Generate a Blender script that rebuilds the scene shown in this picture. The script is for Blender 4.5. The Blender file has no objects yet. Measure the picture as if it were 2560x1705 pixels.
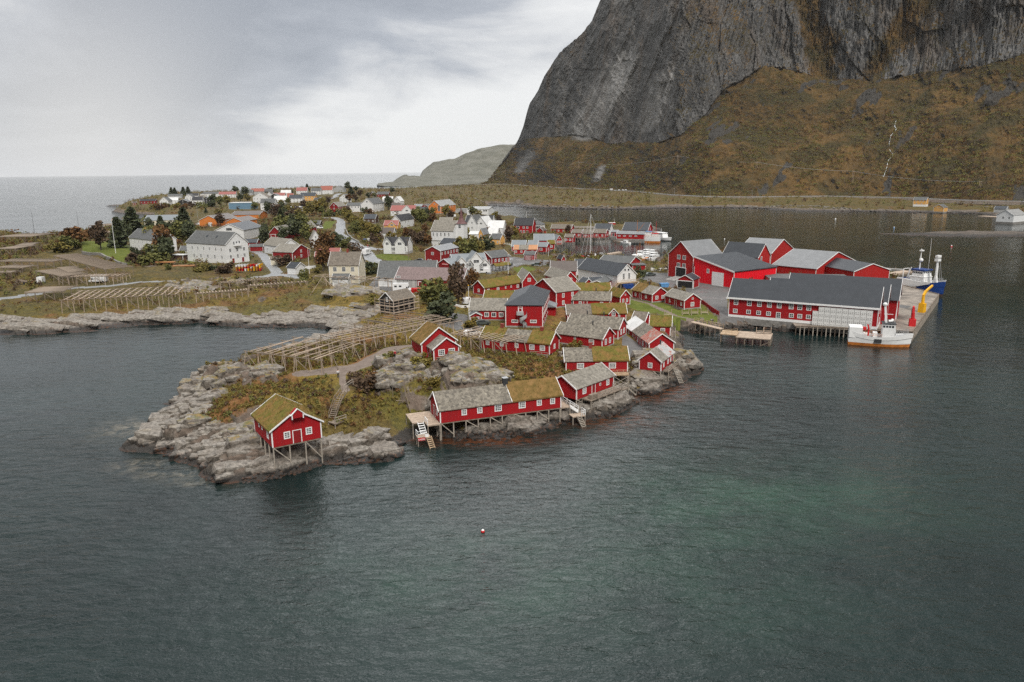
import bpy, math, random
import numpy as np
from mathutils import Matrix, Vector
random.seed(7); RS = np.random.RandomState(11)
SC = bpy.context.scene
# ------------------------------------------------------------------ camera
FPX, CAMH, YH, ROLL = 1849.0, 45.0, 427.0, 0.65      # focal length in pixels of a 2560 wide frame
_p = math.atan((852.5 - YH) / FPX); _r = math.radians(ROLL)
FW = np.array([0, math.cos(_p), -math.sin(_p)]); _rt = np.array([1., 0, 0]); _up = np.cross(_rt, FW)
RT = _rt * math.cos(_r) - _up * math.sin(_r); UP = _up * math.cos(_r) + _rt * math.sin(_r)
cd = bpy.data.cameras.new('camera'); cam = bpy.data.objects.new('camera', cd); SC.collection.objects.link(cam)
cd.sensor_width = 36; cd.lens = 36 * FPX / 2560; cd.clip_start = 1; cd.clip_end = 120000
cam.matrix_world = Matrix(((RT[0], UP[0], -FW[0], 0), (RT[1], UP[1], -FW[1], 0), (RT[2], UP[2], -FW[2], CAMH), (0, 0, 0, 1)))
SC.camera = cam
SC.view_settings.view_transform = 'Standard'; SC.view_settings.look = 'None'
SC.view_settings.exposure = 0.22; SC.view_settings.gamma = 1.0
SC.cycles.max_bounces = 5; SC.cycles.diffuse_bounces = 2; SC.cycles.glossy_bounces = 3; SC.cycles.volume_bounces = 0
SC.cycles.use_adaptive_sampling = False; SC.cycles.use_denoising = False
# ------------------------------------------------------------------ node helper
class NT:
    def __init__(s, tree): s.t = tree; s.n = tree.nodes; s.l = tree.links
    def node(s, typ, **kw):
        o = s.n.new(typ)
        for k, v in kw.items():
            if k.startswith('i_'):
                key = k[2:]; key = int(key) if key.isdigit() else key.replace('_', ' ')
                s.put(o.inputs[key], v)
            else: setattr(o, k, v)
        return o
    def put(s, sock, v):
        if isinstance(v, bpy.types.NodeSocket): s.l.new(v, sock)
        elif isinstance(v, bpy.types.Node): s.l.new(v.outputs[0], sock)
        else:
            if sock.type == 'RGBA' and len(v) == 3: v = (*v, 1)
            sock.default_value = v
    def math(s, op, a, b=0.0, c=0.0, clamp=False):
        o = s.n.new('ShaderNodeMath'); o.operation = op; o.use_clamp = clamp
        s.put(o.inputs[0], a); s.put(o.inputs[1], b); s.put(o.inputs[2], c); return o.outputs[0]
    def mix(s, f, a, b, mode='MIX'):
        o = s.n.new('ShaderNodeMix'); o.data_type = 'RGBA'; o.blend_type = mode; o.clamp_factor = True
        s.put(o.inputs[0], f); s.put(o.inputs[6], a); s.put(o.inputs[7], b); return o.outputs[2]
    def ramp(s, f, stops, interp='LINEAR'):
        o = s.n.new('ShaderNodeValToRGB'); cr = o.color_ramp; cr.interpolation = interp
        while len(cr.elements) < len(stops): cr.elements.new(0.5)
        for e, (p, c) in zip(cr.elements, stops):
            e.position = p; e.color = (c, c, c, 1) if isinstance(c, (int, float)) else (*c, 1)
        s.put(o.inputs[0], f); return o.outputs[0]
    def noise(s, vec, scale, detail=3, rough=.55, dist=0.0):
        o = s.n.new('ShaderNodeTexNoise'); s.put(o.inputs['Vector'], vec); o.inputs['Scale'].default_value = scale
        o.inputs['Detail'].default_value = detail; o.inputs['Roughness'].default_value = rough; o.inputs['Distortion'].default_value = dist
        return o.outputs[0]
    def mapping(s, vec, scale=(1, 1, 1), rot=(0, 0, 0), loc=(0, 0, 0)):
        o = s.n.new('ShaderNodeMapping'); s.put(o.inputs[0], vec); o.inputs['Scale'].default_value = scale
        o.inputs['Rotation'].default_value = rot; o.inputs['Location'].default_value = loc; return o.outputs[0]
# ------------------------------------------------------------------ sky and sun
SUN_EL, SUN_AZ = math.radians(46), math.radians(164)     # behind the camera, azimuth from +Y clockwise
w = bpy.data.worlds.new('World'); SC.world = w; w.use_nodes = True
N = NT(w.node_tree); N.n.clear()
sky = N.node('ShaderNodeTexSky', sky_type='NISHITA', sun_disc=False, sun_elevation=SUN_EL, sun_rotation=SUN_AZ)
bg0 = N.node('ShaderNodeBackground', i_Color=sky.outputs[0], i_Strength=0.07)
tc = N.node('ShaderNodeTexCoord'); dirv = tc.outputs['Generated']
sp = N.node('ShaderNodeSeparateXYZ', i_0=dirv)
zz = N.math('MAXIMUM', N.math('ADD', sp.outputs[2], 0.10), 0.03)
cv = N.node('ShaderNodeCombineXYZ', i_0=N.math('DIVIDE', sp.outputs[0], zz), i_1=N.math('DIVIDE', sp.outputs[1], zz), i_2=0.3)
n1 = N.noise(N.mapping(dirv, (1, 1, 3.4)), 2.3, 6, .58, .5); n3 = N.noise(N.mapping(dirv, (1, 1, 2.8)), 8.0, 5, .62, .4); n2 = N.noise(N.mapping(dirv, (1, 1, 2.6)), 3.6, 5, .55, .6)
def lobe(px, py, rad, amp):
    d = FW * FPX + RT * (px - 1280) - UP * (py - 852.5); d /= np.linalg.norm(d)
    o = N.node('ShaderNodeVectorMath', operation='DISTANCE', i_0=dirv); o.inputs[1].default_value = d
    a = N.math('DIVIDE', o.outputs['Value'], rad); a = N.math('MULTIPLY', N.math('MULTIPLY', a, a), -1.0)
    return N.math('MULTIPLY', N.math('POWER', 2.718, a), amp)
dark = N.math('ADD', N.math('ADD', N.math('MULTIPLY', N.math('SUBTRACT', n1, .5), 1.0), N.math('MULTIPLY', N.math('SUBTRACT', n3, .5), .7)), N.math('MULTIPLY', N.math('SUBTRACT', n2, .5), 2.0))
for a in ((150, 100, .19, .95), (420, 190, .15, .42), (850, 20, .17, .62), (1250, -10, .12, .28), (660, 130, .1, .18), (20, 310, .06, .25),
          (1000, 240, .2, -.22), (350, 340, .16, -.34), (1250, 300, .2, -.16), (750, 330, .14, -.2), (480, 90, .13, .24), (1050, 110, .08, .14), (250, 220, .08, .16)):
    dark = N.math('ADD', dark, lobe(*a))
cloud = N.ramp(dark, [(0.0, (.77, .775, .775)), (.28, (.64, .65, .665)), (.62, (.40, .425, .47)), (1.0, (.30, .325, .37))])
warm = lobe(230, 350, .16, .55); cloud = N.mix(warm, cloud, (.79, .765, .73))
hz = N.math('POWER', N.math('SUBTRACT', 1.0, N.math('MINIMUM', N.math('MULTIPLY', N.math('ABSOLUTE', sp.outputs[2]), 9.0), 1.0)), 2.0)
cloud = N.mix(N.math('MULTIPLY', hz, .45), cloud, (.72, .73, .74))
over = N.math('SUBTRACT', 1.03, N.math('MULTIPLY', N.math('MINIMUM', N.math('MAXIMUM', N.math('MULTIPLY', N.math('SUBTRACT', sp.outputs[2], .26), 4.5), 0.0), 1.0), .58))
over = N.math('ADD', over, N.math('MULTIPLY', N.math('MINIMUM', N.math('MAXIMUM', N.math('MULTIPLY', N.math('SUBTRACT', sp.outputs[2], .68), 4.5), 0.0), 1.0), 2.3))
glow = N.math('MULTIPLY', lobe(1180, -640, .34, 1.0), N.math('SUBTRACT', 1.0, N.math('POWER', 2.718, N.math('MULTIPLY', N.math('POWER', N.math('MAXIMUM', N.math('SUBTRACT', sp.outputs[2], .2), 0.0), 2.0), -90.0)))); cloud = N.mix(glow, cloud, (.90, .905, .91)); over = N.math('ADD', over, N.math('MULTIPLY', glow, 2.5)); over = N.math('MULTIPLY', over, N.math('SUBTRACT', 1.0, N.math('MULTIPLY', N.math('MINIMUM', N.math('MAXIMUM', N.math('MULTIPLY', sp.outputs[1], -2.0), 0.0), 1.0), .5)))
bg1 = N.node('ShaderNodeBackground', i_Color=cloud, i_Strength=over)
ms = N.node('ShaderNodeMixShader', i_0=0.94); N.put(ms.inputs[1], bg0.outputs[0]); N.put(ms.inputs[2], bg1.outputs[0])
N.put(N.node('ShaderNodeOutputWorld').inputs[0], ms.outputs[0])
ld = bpy.data.lights.new('sun', 'SUN'); ld.energy = 2.7; ld.angle = math.radians(16); ld.color = (1, .96, .9)
sun = bpy.data.objects.new('sun', ld); SC.collection.objects.link(sun)
_sd = Vector((math.sin(SUN_AZ) * math.cos(SUN_EL), math.cos(SUN_AZ) * math.cos(SUN_EL), math.sin(SUN_EL)))
sun.rotation_euler = _sd.to_track_quat('Z', 'Y').to_euler()
# ------------------------------------------------------------------ reading points off the survey frames
FR = dict(F=(0, 0, 1.0875), A=(300, 900, .3397), B=(900, 720, .3397), C=(1350, 620, .21231), D=(1600, 560, .3397), E=(0, 540, .3397),
          G=(700, 540, .25478), I=(250, 440, .25478), J=(800, 460, .21231), K=(1200, 500, .21231), M=(1180, 340, .29724),
          N=(1860, 400, .29724), H=(600, 760, .25478), P=(2080, 620, .1658), Q=(1400, 560, .13588), R=(1700, 740, .13588),
          S=(980, 940, .13588), T=(1360, 880, .16985), L=(0, 560, .19108), O=(900, 340, .21231), V=(1200, 0, .5775), X=(0, 0, 1.0))
def px(s):
    f = FR[s[0]]; a = s[1:].replace(',', ' ').split(); return f[0] + float(a[0]) * f[2], f[1] + float(a[1]) * f[2]
def ray(x, y): return FW * FPX + RT * (x - 1280) - UP * (y - 852.5)
def at(s, z):
    d = ray(*px(s)); return np.array([0, 0, CAMH]) + d * ((z - CAMH) / d[2])
def ray_range(x, y, rng):
    d = ray(x, y); k = rng / math.hypot(d[0], d[1]); return np.array([d[0] * k, d[1] * k, CAMH + d[2] * k])
def slope_of(x, y):
    d = ray(x, y); return d[2] / math.hypot(d[0], d[1])
def pxm(x, y, z=0): return FPX / (np.array([x, y, z - CAMH]) @ FW)       # pixels per metre at a point
# ------------------------------------------------------------------ numpy noise
_perm = RS.rand(256, 256)
def vnoise(x, y, seed=0):
    x = x + seed * 17.31; y = y + seed * 9.77
    xi = np.floor(x).astype(int); yi = np.floor(y).astype(int); fx = x - xi; fy = y - yi
    fx = fx * fx * fx * (fx * (fx * 6 - 15) + 10); fy = fy * fy * fy * (fy * (fy * 6 - 15) + 10)
    g = lambda a, b: _perm[a & 255, b & 255]
    return (g(xi, yi) * (1 - fx) + g(xi + 1, yi) * fx) * (1 - fy) + (g(xi, yi + 1) * (1 - fx) + g(xi + 1, yi + 1) * fx) * fy
def fbm(x, y, o=4, seed=0, gain=.5):
    s = 0; a = 1; t = 0
    for i in range(o): s = s + a * vnoise(x * 2 ** i, y * 2 ** i, seed + i * 3); t += a; a *= gain
    return s / t
def worley(x, y, seed=0):
    xi = np.floor(x).astype(int); yi = np.floor(y).astype(int)
    f1 = np.full(x.shape, 9.); f2 = np.full(x.shape, 9.); idv = np.zeros(x.shape); vx = np.zeros(x.shape); vy = np.zeros(x.shape)
    for dx in (-1, 0, 1):
        for dy in (-1, 0, 1):
            a = xi + dx + seed * 13; b = yi + dy + seed * 29
            jx = _perm[a & 255, b & 255]; jy = _perm[(a + 91) & 255, (b + 57) & 255]
            ox = xi + dx + jx - x; oy = yi + dy + jy - y; d = np.hypot(ox, oy)
            near = d < f1
            f2 = np.where(near, f1, np.minimum(f2, d)); idv = np.where(near, _perm[(a + 7) & 255, (b + 131) & 255], idv)
            vx = np.where(near, ox, vx); vy = np.where(near, oy, vy); f1 = np.where(near, d, f1)
    return f1, f2, idv, vx, vy
def sstep(a, b, x): t = np.clip((x - a) / (b - a), 0, 1); return t * t * (3 - 2 * t)
def poly_sd(X, Y, poly):           # signed distance, positive inside
    d2 = np.full(X.shape, 1e18); ins = np.zeros(X.shape, bool); n = len(poly)
    for i in range(n):
        x0, y0 = poly[i]; x1, y1 = poly[(i + 1) % n]; ex, ey = x1 - x0, y1 - y0
        t = np.clip(((X - x0) * ex + (Y - y0) * ey) / (ex * ex + ey * ey + 1e-12), 0, 1)
        d2 = np.minimum(d2, (X - x0 - t * ex) ** 2 + (Y - y0 - t * ey) ** 2)
        c = ((y0 > Y) != (y1 > Y)); xx = ex * (Y - y0) / (ey if ey else 1e-12) + x0; ins ^= c & (X < xx)
    return np.where(ins, 1, -1) * np.sqrt(d2)
def line_d(X, Y, pts):
    d2 = np.full(X.shape, 1e18)
    for (x0, y0), (x1, y1) in zip(pts[:-1], pts[1:]):
        ex, ey = x1 - x0, y1 - y0; t = np.clip(((X - x0) * ex + (Y - y0) * ey) / (ex * ex + ey * ey + 1e-12), 0, 1)
        d2 = np.minimum(d2, (X - x0 - t * ex) ** 2 + (Y - y0 - t * ey) ** 2)
    return np.sqrt(d2)
# ------------------------------------------------------------------ objects
COL = SC.collection
def link(o, parent=None):
    COL.objects.link(o)
    if parent is not None: o.parent = parent
    return o
def tag(o, label=None, cat=None, group=None, kind=None):
    if label: o['label'] = label
    if cat: o['category'] = cat
    if group: o['group'] = group
    if kind: o['kind'] = kind
    return o
def empty(name, loc, rz=0):
    o = bpy.data.objects.new(name, None); o.empty_display_size = .5; o.location = loc; o.rotation_euler = (0, 0, rz); return link(o)
def mesh_np(name, V, F, mats, smooth=False, attrs=None, midx=None):
    me = bpy.data.meshes.new(name); V = np.asarray(V, np.float32); F = np.asarray(F, np.int32); k = F.shape[1]
    me.vertices.add(len(V)); me.vertices.foreach_set('co', V.ravel())
    me.loops.add(F.size); me.loops.foreach_set('vertex_index', F.ravel())
    me.polygons.add(len(F)); me.polygons.foreach_set('loop_start', np.arange(0, F.size, k, dtype=np.int32))
    try: me.polygons.foreach_set('loop_total', np.full(len(F), k, np.int32))
    except Exception: pass
    for m in (mats if isinstance(mats, (list, tuple)) else [mats]): me.materials.append(m)
    if midx is not None: me.polygons.foreach_set('material_index', np.asarray(midx, np.int32))
    me.update(calc_edges=True)
    me.polygons.foreach_set('use_smooth', np.full(len(F), smooth))
    for n, a in (attrs or {}).items():
        at_ = me.attributes.new(n, 'FLOAT', 'POINT'); at_.data.foreach_set('value', np.asarray(a, np.float32).ravel())
    return me
class MB:
    """collects boxes, bars, tubes and prisms; build() links them as one mesh object"""
    def __init__(s): s.v = []; s.f = []; s.m = []; s.mi = 0
    def add(s, vs, fs):
        b = len(s.v); s.v += [tuple(v) for v in vs]; s.f += [tuple(b + i for i in f) for f in fs]; s.m += [s.mi] * len(fs); return s
    def box(s, x0, x1, y0, y1, z0, z1):
        return s.add([(x0, y0, z0), (x1, y0, z0), (x1, y1, z0), (x0, y1, z0), (x0, y0, z1), (x1, y0, z1), (x1, y1, z1), (x0, y1, z1)],
                     [(0, 3, 2, 1), (4, 5, 6, 7), (0, 1, 5, 4), (1, 2, 6, 5), (2, 3, 7, 6), (3, 0, 4, 7)])
    def bar(s, a, b, w=.1, d=None, up=(0, 0, 1)):
        a = Vector(a); b = Vector(b); d = w if d is None else d; t = (b - a)
        if t.length < 1e-6: return s
        t.normalize(); u = Vector(up)
        if abs(t.dot(u)) > .98: u = Vector((0, 1, 0))
        x = t.cross(u).normalized(); y = x.cross(t).normalized(); x *= w / 2; y *= d / 2
        return s.add([a - x - y, a + x - y, a + x + y, a - x + y, b - x - y, b + x - y, b + x + y, b - x + y],
                     [(0, 3, 2, 1), (4, 5, 6, 7), (0, 1, 5, 4), (1, 2, 6, 5), (2, 3, 7, 6), (3, 0, 4, 7)])
    def tube(s, a, b, r0=.05, r1=None, n=8, cap=True):
        a = Vector(a); b = Vector(b); r1 = r0 if r1 is None else r1; t = (b - a).normalized()
        u = Vector((0, 0, 1)) if abs(t.z) < .95 else Vector((1, 0, 0)); x = t.cross(u).normalized(); y = x.cross(t)
        vs = [a + (x * math.cos(q) + y * math.sin(q)) * r0 for q in [2 * math.pi * i / n for i in range(n)]]
        vs += [b + (x * math.cos(q) + y * math.sin(q)) * r1 for q in [2 * math.pi * i / n for i in range(n)]]
        fs = [(i, (i + 1) % n, n + (i + 1) % n, n + i) for i in range(n)]
        if cap: fs += [tuple(range(n))[::-1], tuple(range(n, 2 * n))]
        return s.add(vs, fs)
    def prism(s, prof, y0, y1, ax='y'):      # profile of (x, z) extruded along y (or (y, z) along x)
        n = len(prof); q = (lambda p, t: (p[0], t, p[1])) if ax == 'y' else (lambda p, t: (t, p[0], p[1]))
        vs = [q(p, y0) for p in prof] + [q(p, y1) for p in prof]
        return s.add(vs, [(i, (i + 1) % n, n + (i + 1) % n, n + i) for i in range(n)] + [tuple(range(n))[::-1], tuple(range(n, 2 * n))])
    def sphere(s, c, r, n=8, sz=1.0):
        vs = []; fs = []
        for i in range(n // 2 + 1):
            th = math.pi * i / (n // 2)
            for j in range(n): vs.append((c[0] + r * math.sin(th) * math.cos(2 * math.pi * j / n), c[1] + r * math.sin(th) * math.sin(2 * math.pi * j / n), c[2] + r * sz * math.cos(th)))
        for i in range(n // 2):
            for j in range(n): fs.append((i * n + j, i * n + (j + 1) % n, (i + 1) * n + (j + 1) % n, (i + 1) * n + j))
        return s.add(vs, fs)
    def mesh(s, name, mats, smooth=False):
        me = bpy.data.meshes.new(name); me.from_pydata([tuple(v) for v in s.v], [], s.f)
        for m in (mats if isinstance(mats, (list, tuple)) else [mats]): me.materials.append(m)
        me.polygons.foreach_set('material_index', s.m); me.polygons.foreach_set('use_smooth', [smooth] * len(s.f)); me.update(); return me
    def build(s, name, mats, parent=None, smooth=False):
        return link(bpy.data.objects.new(name, s.mesh(name, mats, smooth)), parent)
def inst(name, me, parent=None, loc=(0, 0, 0), rz=0, sc=None):
    o = bpy.data.objects.new(name, me); o.location = loc; o.rotation_euler = (0, 0, rz)
    if sc: o.scale = sc
    return link(o, parent)
def copy_tree(o, parent=None):
    c = o.copy(); COL.objects.link(c)
    if parent is not None: c.parent = parent
    for ch in list(o.children): copy_tree(ch, c)
    return c
# ------------------------------------------------------------------ materials
MT = {}
def newmat(name):
    m = bpy.data.materials.new(name); m.use_nodes = True; n = NT(m.node_tree); b = n.n['Principled BSDF']; MT[name] = m; return m, n, b
def obj_co(n): return n.node('ShaderNodeTexCoord').outputs['Object']
def pos_co(n): return n.node('ShaderNodeNewGeometry').outputs['Position']
def simple(name, col, rough=.7, var=.18, scale=1.5, metal=0, bump=0, col2=None, spec=.4):
    m, n, b = newmat(name); co = obj_co(n); f = n.noise(co, scale, 4, .65)
    c2 = col2 if col2 else tuple(c * (1 - 2 * var) for c in col)
    c = n.mix(n.ramp(f, [(.3, 0.), (.7, 1.)]), c2, tuple(min(1, x * (1 + var * .4)) for x in col))
    n.put(b.inputs['Base Color'], c); b.inputs['Roughness'].default_value = rough; b.inputs['Metallic'].default_value = metal
    b.inputs['Specular IOR Level'].default_value = spec
    if bump:
        n.put(b.inputs['Normal'], n.node('ShaderNodeBump', i_Height=n.noise(co, scale * 6, 4), i_Strength=bump, i_Distance=.05).outputs[0])
    return m
def siding(name, col, step=.26, horiz=False, dirt=.42):
    m, n, b = newmat(name); co = obj_co(n); s = n.node('ShaderNodeSeparateXYZ', i_0=co)
    t = s.outputs[2] if horiz else n.math('ADD', s.outputs[0], s.outputs[1])
    fr = n.math('FRACT', n.math('DIVIDE', t, step)); groove = n.math('LESS_THAN', fr, .2)
    idn = n.node('ShaderNodeTexWhiteNoise', noise_dimensions='1D'); n.put(idn.inputs['W'], n.math('FLOOR', n.math('DIVIDE', t, step)))
    f = n.noise(n.mapping(co, (1, 1, .35)), 1.1, 4, .7)
    k = n.math('ADD', n.math('MULTIPLY', idn.outputs[0], .22), n.math('MULTIPLY', n.ramp(f, [(.35, 0.), (.75, 1.)]), dirt))
    c = n.mix(k, col, tuple(x * .45 + .012 for x in col)); c = n.mix(n.math('MULTIPLY', groove, .35), c, tuple(x * .4 for x in col))
    n.put(b.inputs['Base Color'], c); b.inputs['Roughness'].default_value = .75; b.inputs['Specular IOR Level'].default_value = .25
    n.put(b.inputs['Normal'], n.node('ShaderNodeBump', i_Height=n.math('SUBTRACT', 1.0, groove), i_Strength=.5, i_Distance=.03).outputs[0])
    return m
siding('red_boards', (.37, .007, .011)); siding('dark_red_boards', (.26, .012, .014)); siding('plant_red', (.40, .014, .012), .5, dirt=.2)
siding('bright_red', (.78, .004, .016), 1.2, dirt=.08); siding('white_boards', (.76, .765, .76), .2, True, .12); siding('grey_boards', (.45, .46, .46), .2, True)
siding('cream_boards', (.72, .66, .52), .2, True, .15); siding('yellow_boards', (.72, .40, .12), .2, True, .12); siding('orange_boards', (.68, .22, .05), .25, True, .15)
siding('black_boards', (.035, .033, .032), .2); siding('brown_boards', (.10, .055, .04), .2); siding('blue_panel', (.15, .26, .36), .8, True, .2)
siding('concrete_wall', (.42, .41, .39), 1.5, dirt=.4)
def slate(name, c1, c2, c3, sc=.42, lich=.5):
    m, n, b = newmat(name); co = obj_co(n); rot = n.mapping(co, (1, 1, 1), (.62, .0, .78))
    v = n.node('ShaderNodeTexVoronoi', i_Vector=n.mapping(rot, (1, 1, 1)), i_Scale=1 / sc); v.inputs['Randomness'].default_value = .55
    cell = n.node('ShaderNodeSeparateXYZ', i_0=v.outputs['Color'])
    big = n.noise(co, .5, 4, .6); f = n.math('ADD', n.math('MULTIPLY', cell.outputs[0], .65), n.math('MULTIPLY', big, .5))
    c = n.ramp(f, [(.2, c2), (.55, c1), (.95, c3)])
    sp_ = n.ramp(n.noise(co, 4.2, 3, .7), [(.56, 0.), (.66, 1.)])
    c = n.mix(n.math('MULTIPLY', sp_, lich), c, (.05, .042, .022))
    sp2 = n.ramp(n.noise(n.mapping(co, (1, 1, 1), loc=(4, 7, 1)), 3.1, 3, .7), [(.58, 0.), (.68, 1.)])
    c = n.mix(n.math('MULTIPLY', sp2, lich * .8), c, (.36, .33, .25))
    n.put(b.inputs['Base Color'], c); b.inputs['Roughness'].default_value = .75
    h = n.math('ADD', v.outputs['Distance'], n.math('MULTIPLY', cell.outputs[1], .6))
    n.put(b.inputs['Normal'], n.node('ShaderNodeBump', i_Height=h, i_Strength=.5, i_Distance=.05).outputs[0]); return m
slate('slate', (.145, .126, .10), (.085, .075, .06), (.225, .20, .16), lich=.85); slate('slate_pale', (.185, .168, .14), (.125, .114, .095), (.25, .23, .195), lich=.55)
slate('slate_brown', (.135, .11, .085), (.09, .075, .06), (.18, .155, .125), lich=.4); slate('slate_mauve', (.17, .12, .115), (.13, .095, .09), (.21, .155, .15), lich=.15)
slate('tile_grey', (.085, .088, .088), (.06, .062, .062), (.11, .113, .113), lich=.2)
def metalroof(name, col, step=.4, rough=.45):
    m, n, b = newmat(name); co = obj_co(n); s = n.node('ShaderNodeSeparateXYZ', i_0=co)
    f = n.noise(co, .45, 5, .65); c = n.mix(n.ramp(f, [(.3, 0.), (.75, 1.)]), col, tuple(x * 1.35 + .006 for x in col))
    st = n.noise(n.mapping(co, (3.0, .25, .25)), 1.2, 3); c = n.mix(n.math('MULTIPLY', n.ramp(st, [(.5, 0.), (.7, 1.)]), .3), c, tuple(x * .7 for x in col))
    n.put(b.inputs['Base Color'], c); b.inputs['Roughness'].default_value = rough; b.inputs['Specular IOR Level'].default_value = .35
    seam = n.math('LESS_THAN', n.math('FRACT', n.math('DIVIDE', s.outputs[0], step)), .14)
    n.put(b.inputs['Normal'], n.node('ShaderNodeBump', i_Height=seam, i_Strength=.35, i_Distance=.03).outputs[0]); return m
metalroof('navy_roof', (.022, .026, .032)); metalroof('grey_metal', (.15, .155, .16)); metalroof('pale_metal', (.22, .22, .215), .5)
metalroof('red_roof', (.23, .07, .058)); metalroof('orange_roof', (.24, .07, .045)); metalroof('brown_roof', (.07, .052, .042)); metalroof('black_roof', (.018, .018, .02), .4, .6)
metalroof('white_roof', (.50, .50, .49)); metalroof('bluegrey_roof', (.15, .165, .175)); metalroof('timber_roof', (.36, .17, .075))
def rusty(name):
    m, n, b = newmat(name); co = obj_co(n); f = n.noise(n.mapping(co, (.5, 2.2, 2.2)), .9, 4, .6)
    c = n.ramp(f, [(.34, (.27, .05, .03)), (.48, (.33, .075, .045)), (.56, (.26, .17, .13)), (.66, (.30, .29, .28))])
    n.put(b.inputs['Base Color'], c); b.inputs['Roughness'].default_value = .6; return m
rusty('rust_roof')
m, n, b = newmat('patchy_metal'); co = obj_co(n); f = n.noise(n.mapping(co, (2.2, .7, .7)), .7, 4, .6)
n.put(b.inputs['Base Color'], n.ramp(f, [(.4, (.34, .345, .34)), (.52, (.40, .40, .39)), (.60, (.36, .18, .15)), (.70, (.30, .10, .08))])); b.inputs['Roughness'].default_value = .5
m, n, b = newmat('turf'); co = obj_co(n); a_ = n.noise(co, .55, 4, .6); c_ = n.noise(n.mapping(co, (1, 1, 1), loc=(9, 3, 1)), 1.3, 4, .7)
c = n.mix(n.ramp(a_, [(.36, 0.), (.62, 1.)]), (.15, .145, .03), (.25, .145, .05)); c = n.mix(n.ramp(c_, [(.5, 0.), (.72, 1.)]), c, (.09, .085, .02))
c = n.mix(n.ramp(n.noise(co, 5, 3, .7), [(.3, .45), (.7, 0.)]), c, (.05, .038, .016)); n.put(b.inputs['Base Color'], c); b.inputs['Roughness'].default_value = .95; b.inputs['Specular IOR Level'].default_value = .1
n.put(b.inputs['Normal'], n.node('ShaderNodeBump', i_Height=n.noise(co, 7, 4), i_Strength=.9, i_Distance=.12).outputs[0])
m, n, b = newmat('turf_dry'); co = obj_co(n); a_ = n.noise(co, .8, 5, .65)
c = n.ramp(a_, [(.3, (.105, .078, .024)), (.5, (.175, .112, .04)), (.7, (.245, .145, .06))]); n.put(b.inputs['Base Color'], c); b.inputs['Roughness'].default_value = .95; b.inputs['Specular IOR Level'].default_value = .1
n.put(b.inputs['Normal'], n.node('ShaderNodeBump', i_Height=n.noise(co, 7, 4), i_Strength=.9, i_Distance=.12).outputs[0])
simple('white_paint', (.78, .78, .77), .55, .06); simple('grey_paint', (.42, .43, .44), .6); simple('wood', (.27, .215, .165), .85, .3, 1.2); simple('pale_wood', (.46, .36, .275), .85, .2, 1.2)
simple('new_wood', (.50, .36, .23), .8, .2); simple('dark_wood', (.10, .075, .055), .85, .3); simple('brick_red', (.27, .05, .035), .85, .25, 4); simple('concrete', (.33, .32, .30), .85, .25, .6, bump=.3)
simple('quay_deck', (.30, .255, .21), .55, .35, .22, bump=.2); simple('steel', (.45, .46, .47), .4, .15, 2, .3); simple('dark_metal', (.04, .042, .045), .5)
simple('red_paint', (.55, .012, .015), .5, .12); simple('yellow_paint', (.80, .42, .01), .5, .1); simple('orange_paint', (.60, .20, .035), .55, .2, .8); simple('blue_paint', (.012, .05, .22), .4, .12)
simple('light_blue', (.10, .28, .55), .5); simple('black_rubber', (.018, .018, .018), .8, .1); simple('rail_wood', (.40, .35, .29), .85, .25)
simple('tub_white', (.70, .70, .68), .6, .08, 2); simple('cloth_dark', (.02, .022, .028), .9); simple('cloth_red', (.42, .03, .04), .9); simple('cloth_white', (.6, .6, .6), .9); simple('skin', (.52, .32, .23), .6, .05)
simple('hair', (.06, .04, .03), .8); simple('spire', (.16, .075, .075), .6, .2); simple('car_black', (.012, .013, .016), .2, .05, spec=.6); simple('car_grey', (.07, .085, .08), .25, .05, spec=.6); simple('car_white', (.75, .75, .75), .25, .04, spec=.5)
simple('car_blue', (.02, .05, .16), .25, .05); simple('stone', (.26, .245, .225), .85, .3, .8, bump=.5); simple('white_spray', (.62, .66, .67), .5, .15)
m, n, b = newmat('glass'); b.inputs['Base Color'].default_value = (.03, .035, .042, 1); b.inputs['Roughness'].default_value = .08; b.inputs['Specular IOR Level'].default_value = .6
m, n, b = newmat('curtain_glass'); co = obj_co(n); n.put(b.inputs['Base Color'], n.mix(n.ramp(n.noise(co, 2.0, 2), [(.45, 0.), (.55, 1.)]), (.035, .038, .042), (.20, .205, .205))); b.inputs['Roughness'].default_value = .12
def foliage(name, a, bb, c3):
    m, n, b = newmat(name); g = n.node('ShaderNodeNewGeometry'); oi = n.node('ShaderNodeObjectInfo')
    rnd = n.node('ShaderNodeTexWhiteNoise', noise_dimensions='3D'); n.put(rnd.inputs['Vector'], n.node('ShaderNodeVectorMath', operation='SNAP', i_0=obj_co(n), i_1=(.06, .06, .06)).outputs[0])
    big = n.noise(obj_co(n), 4.0, 2); k = n.math('ADD', n.math('MULTIPLY', rnd.outputs[0], .45), n.math('MULTIPLY', big, .6))
    c = n.ramp(k, [(.2, a), (.5, bb), (.85, c3)]); c = n.mix(n.math('MULTIPLY', oi.outputs['Random'], .5), c, tuple(x * .55 for x in bb))
    n.put(b.inputs['Base Color'], c); b.inputs['Roughness'].default_value = .85; b.inputs['Specular IOR Level'].default_value = .15; return m
foliage('leaf_olive', (.085, .08, .025), (.19, .16, .045), (.30, .235, .07)); foliage('leaf_green', (.075, .085, .03), (.145, .148, .048), (.23, .215, .07)); foliage('leaf_dark', (.045, .056, .032), (.082, .096, .052), (.135, .14, .068))
foliage('leaf_rust', (.06, .045, .02), (.14, .075, .03), (.22, .105, .045)); foliage('leaf_yellow', (.10, .085, .02), (.19, .145, .035), (.28, .20, .06)); foliage('leaf_brown', (.06, .045, .032), (.105, .07, .045), (.15, .10, .065))
simple('bark', (.085, .07, .055), .9, .3, 3)
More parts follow.
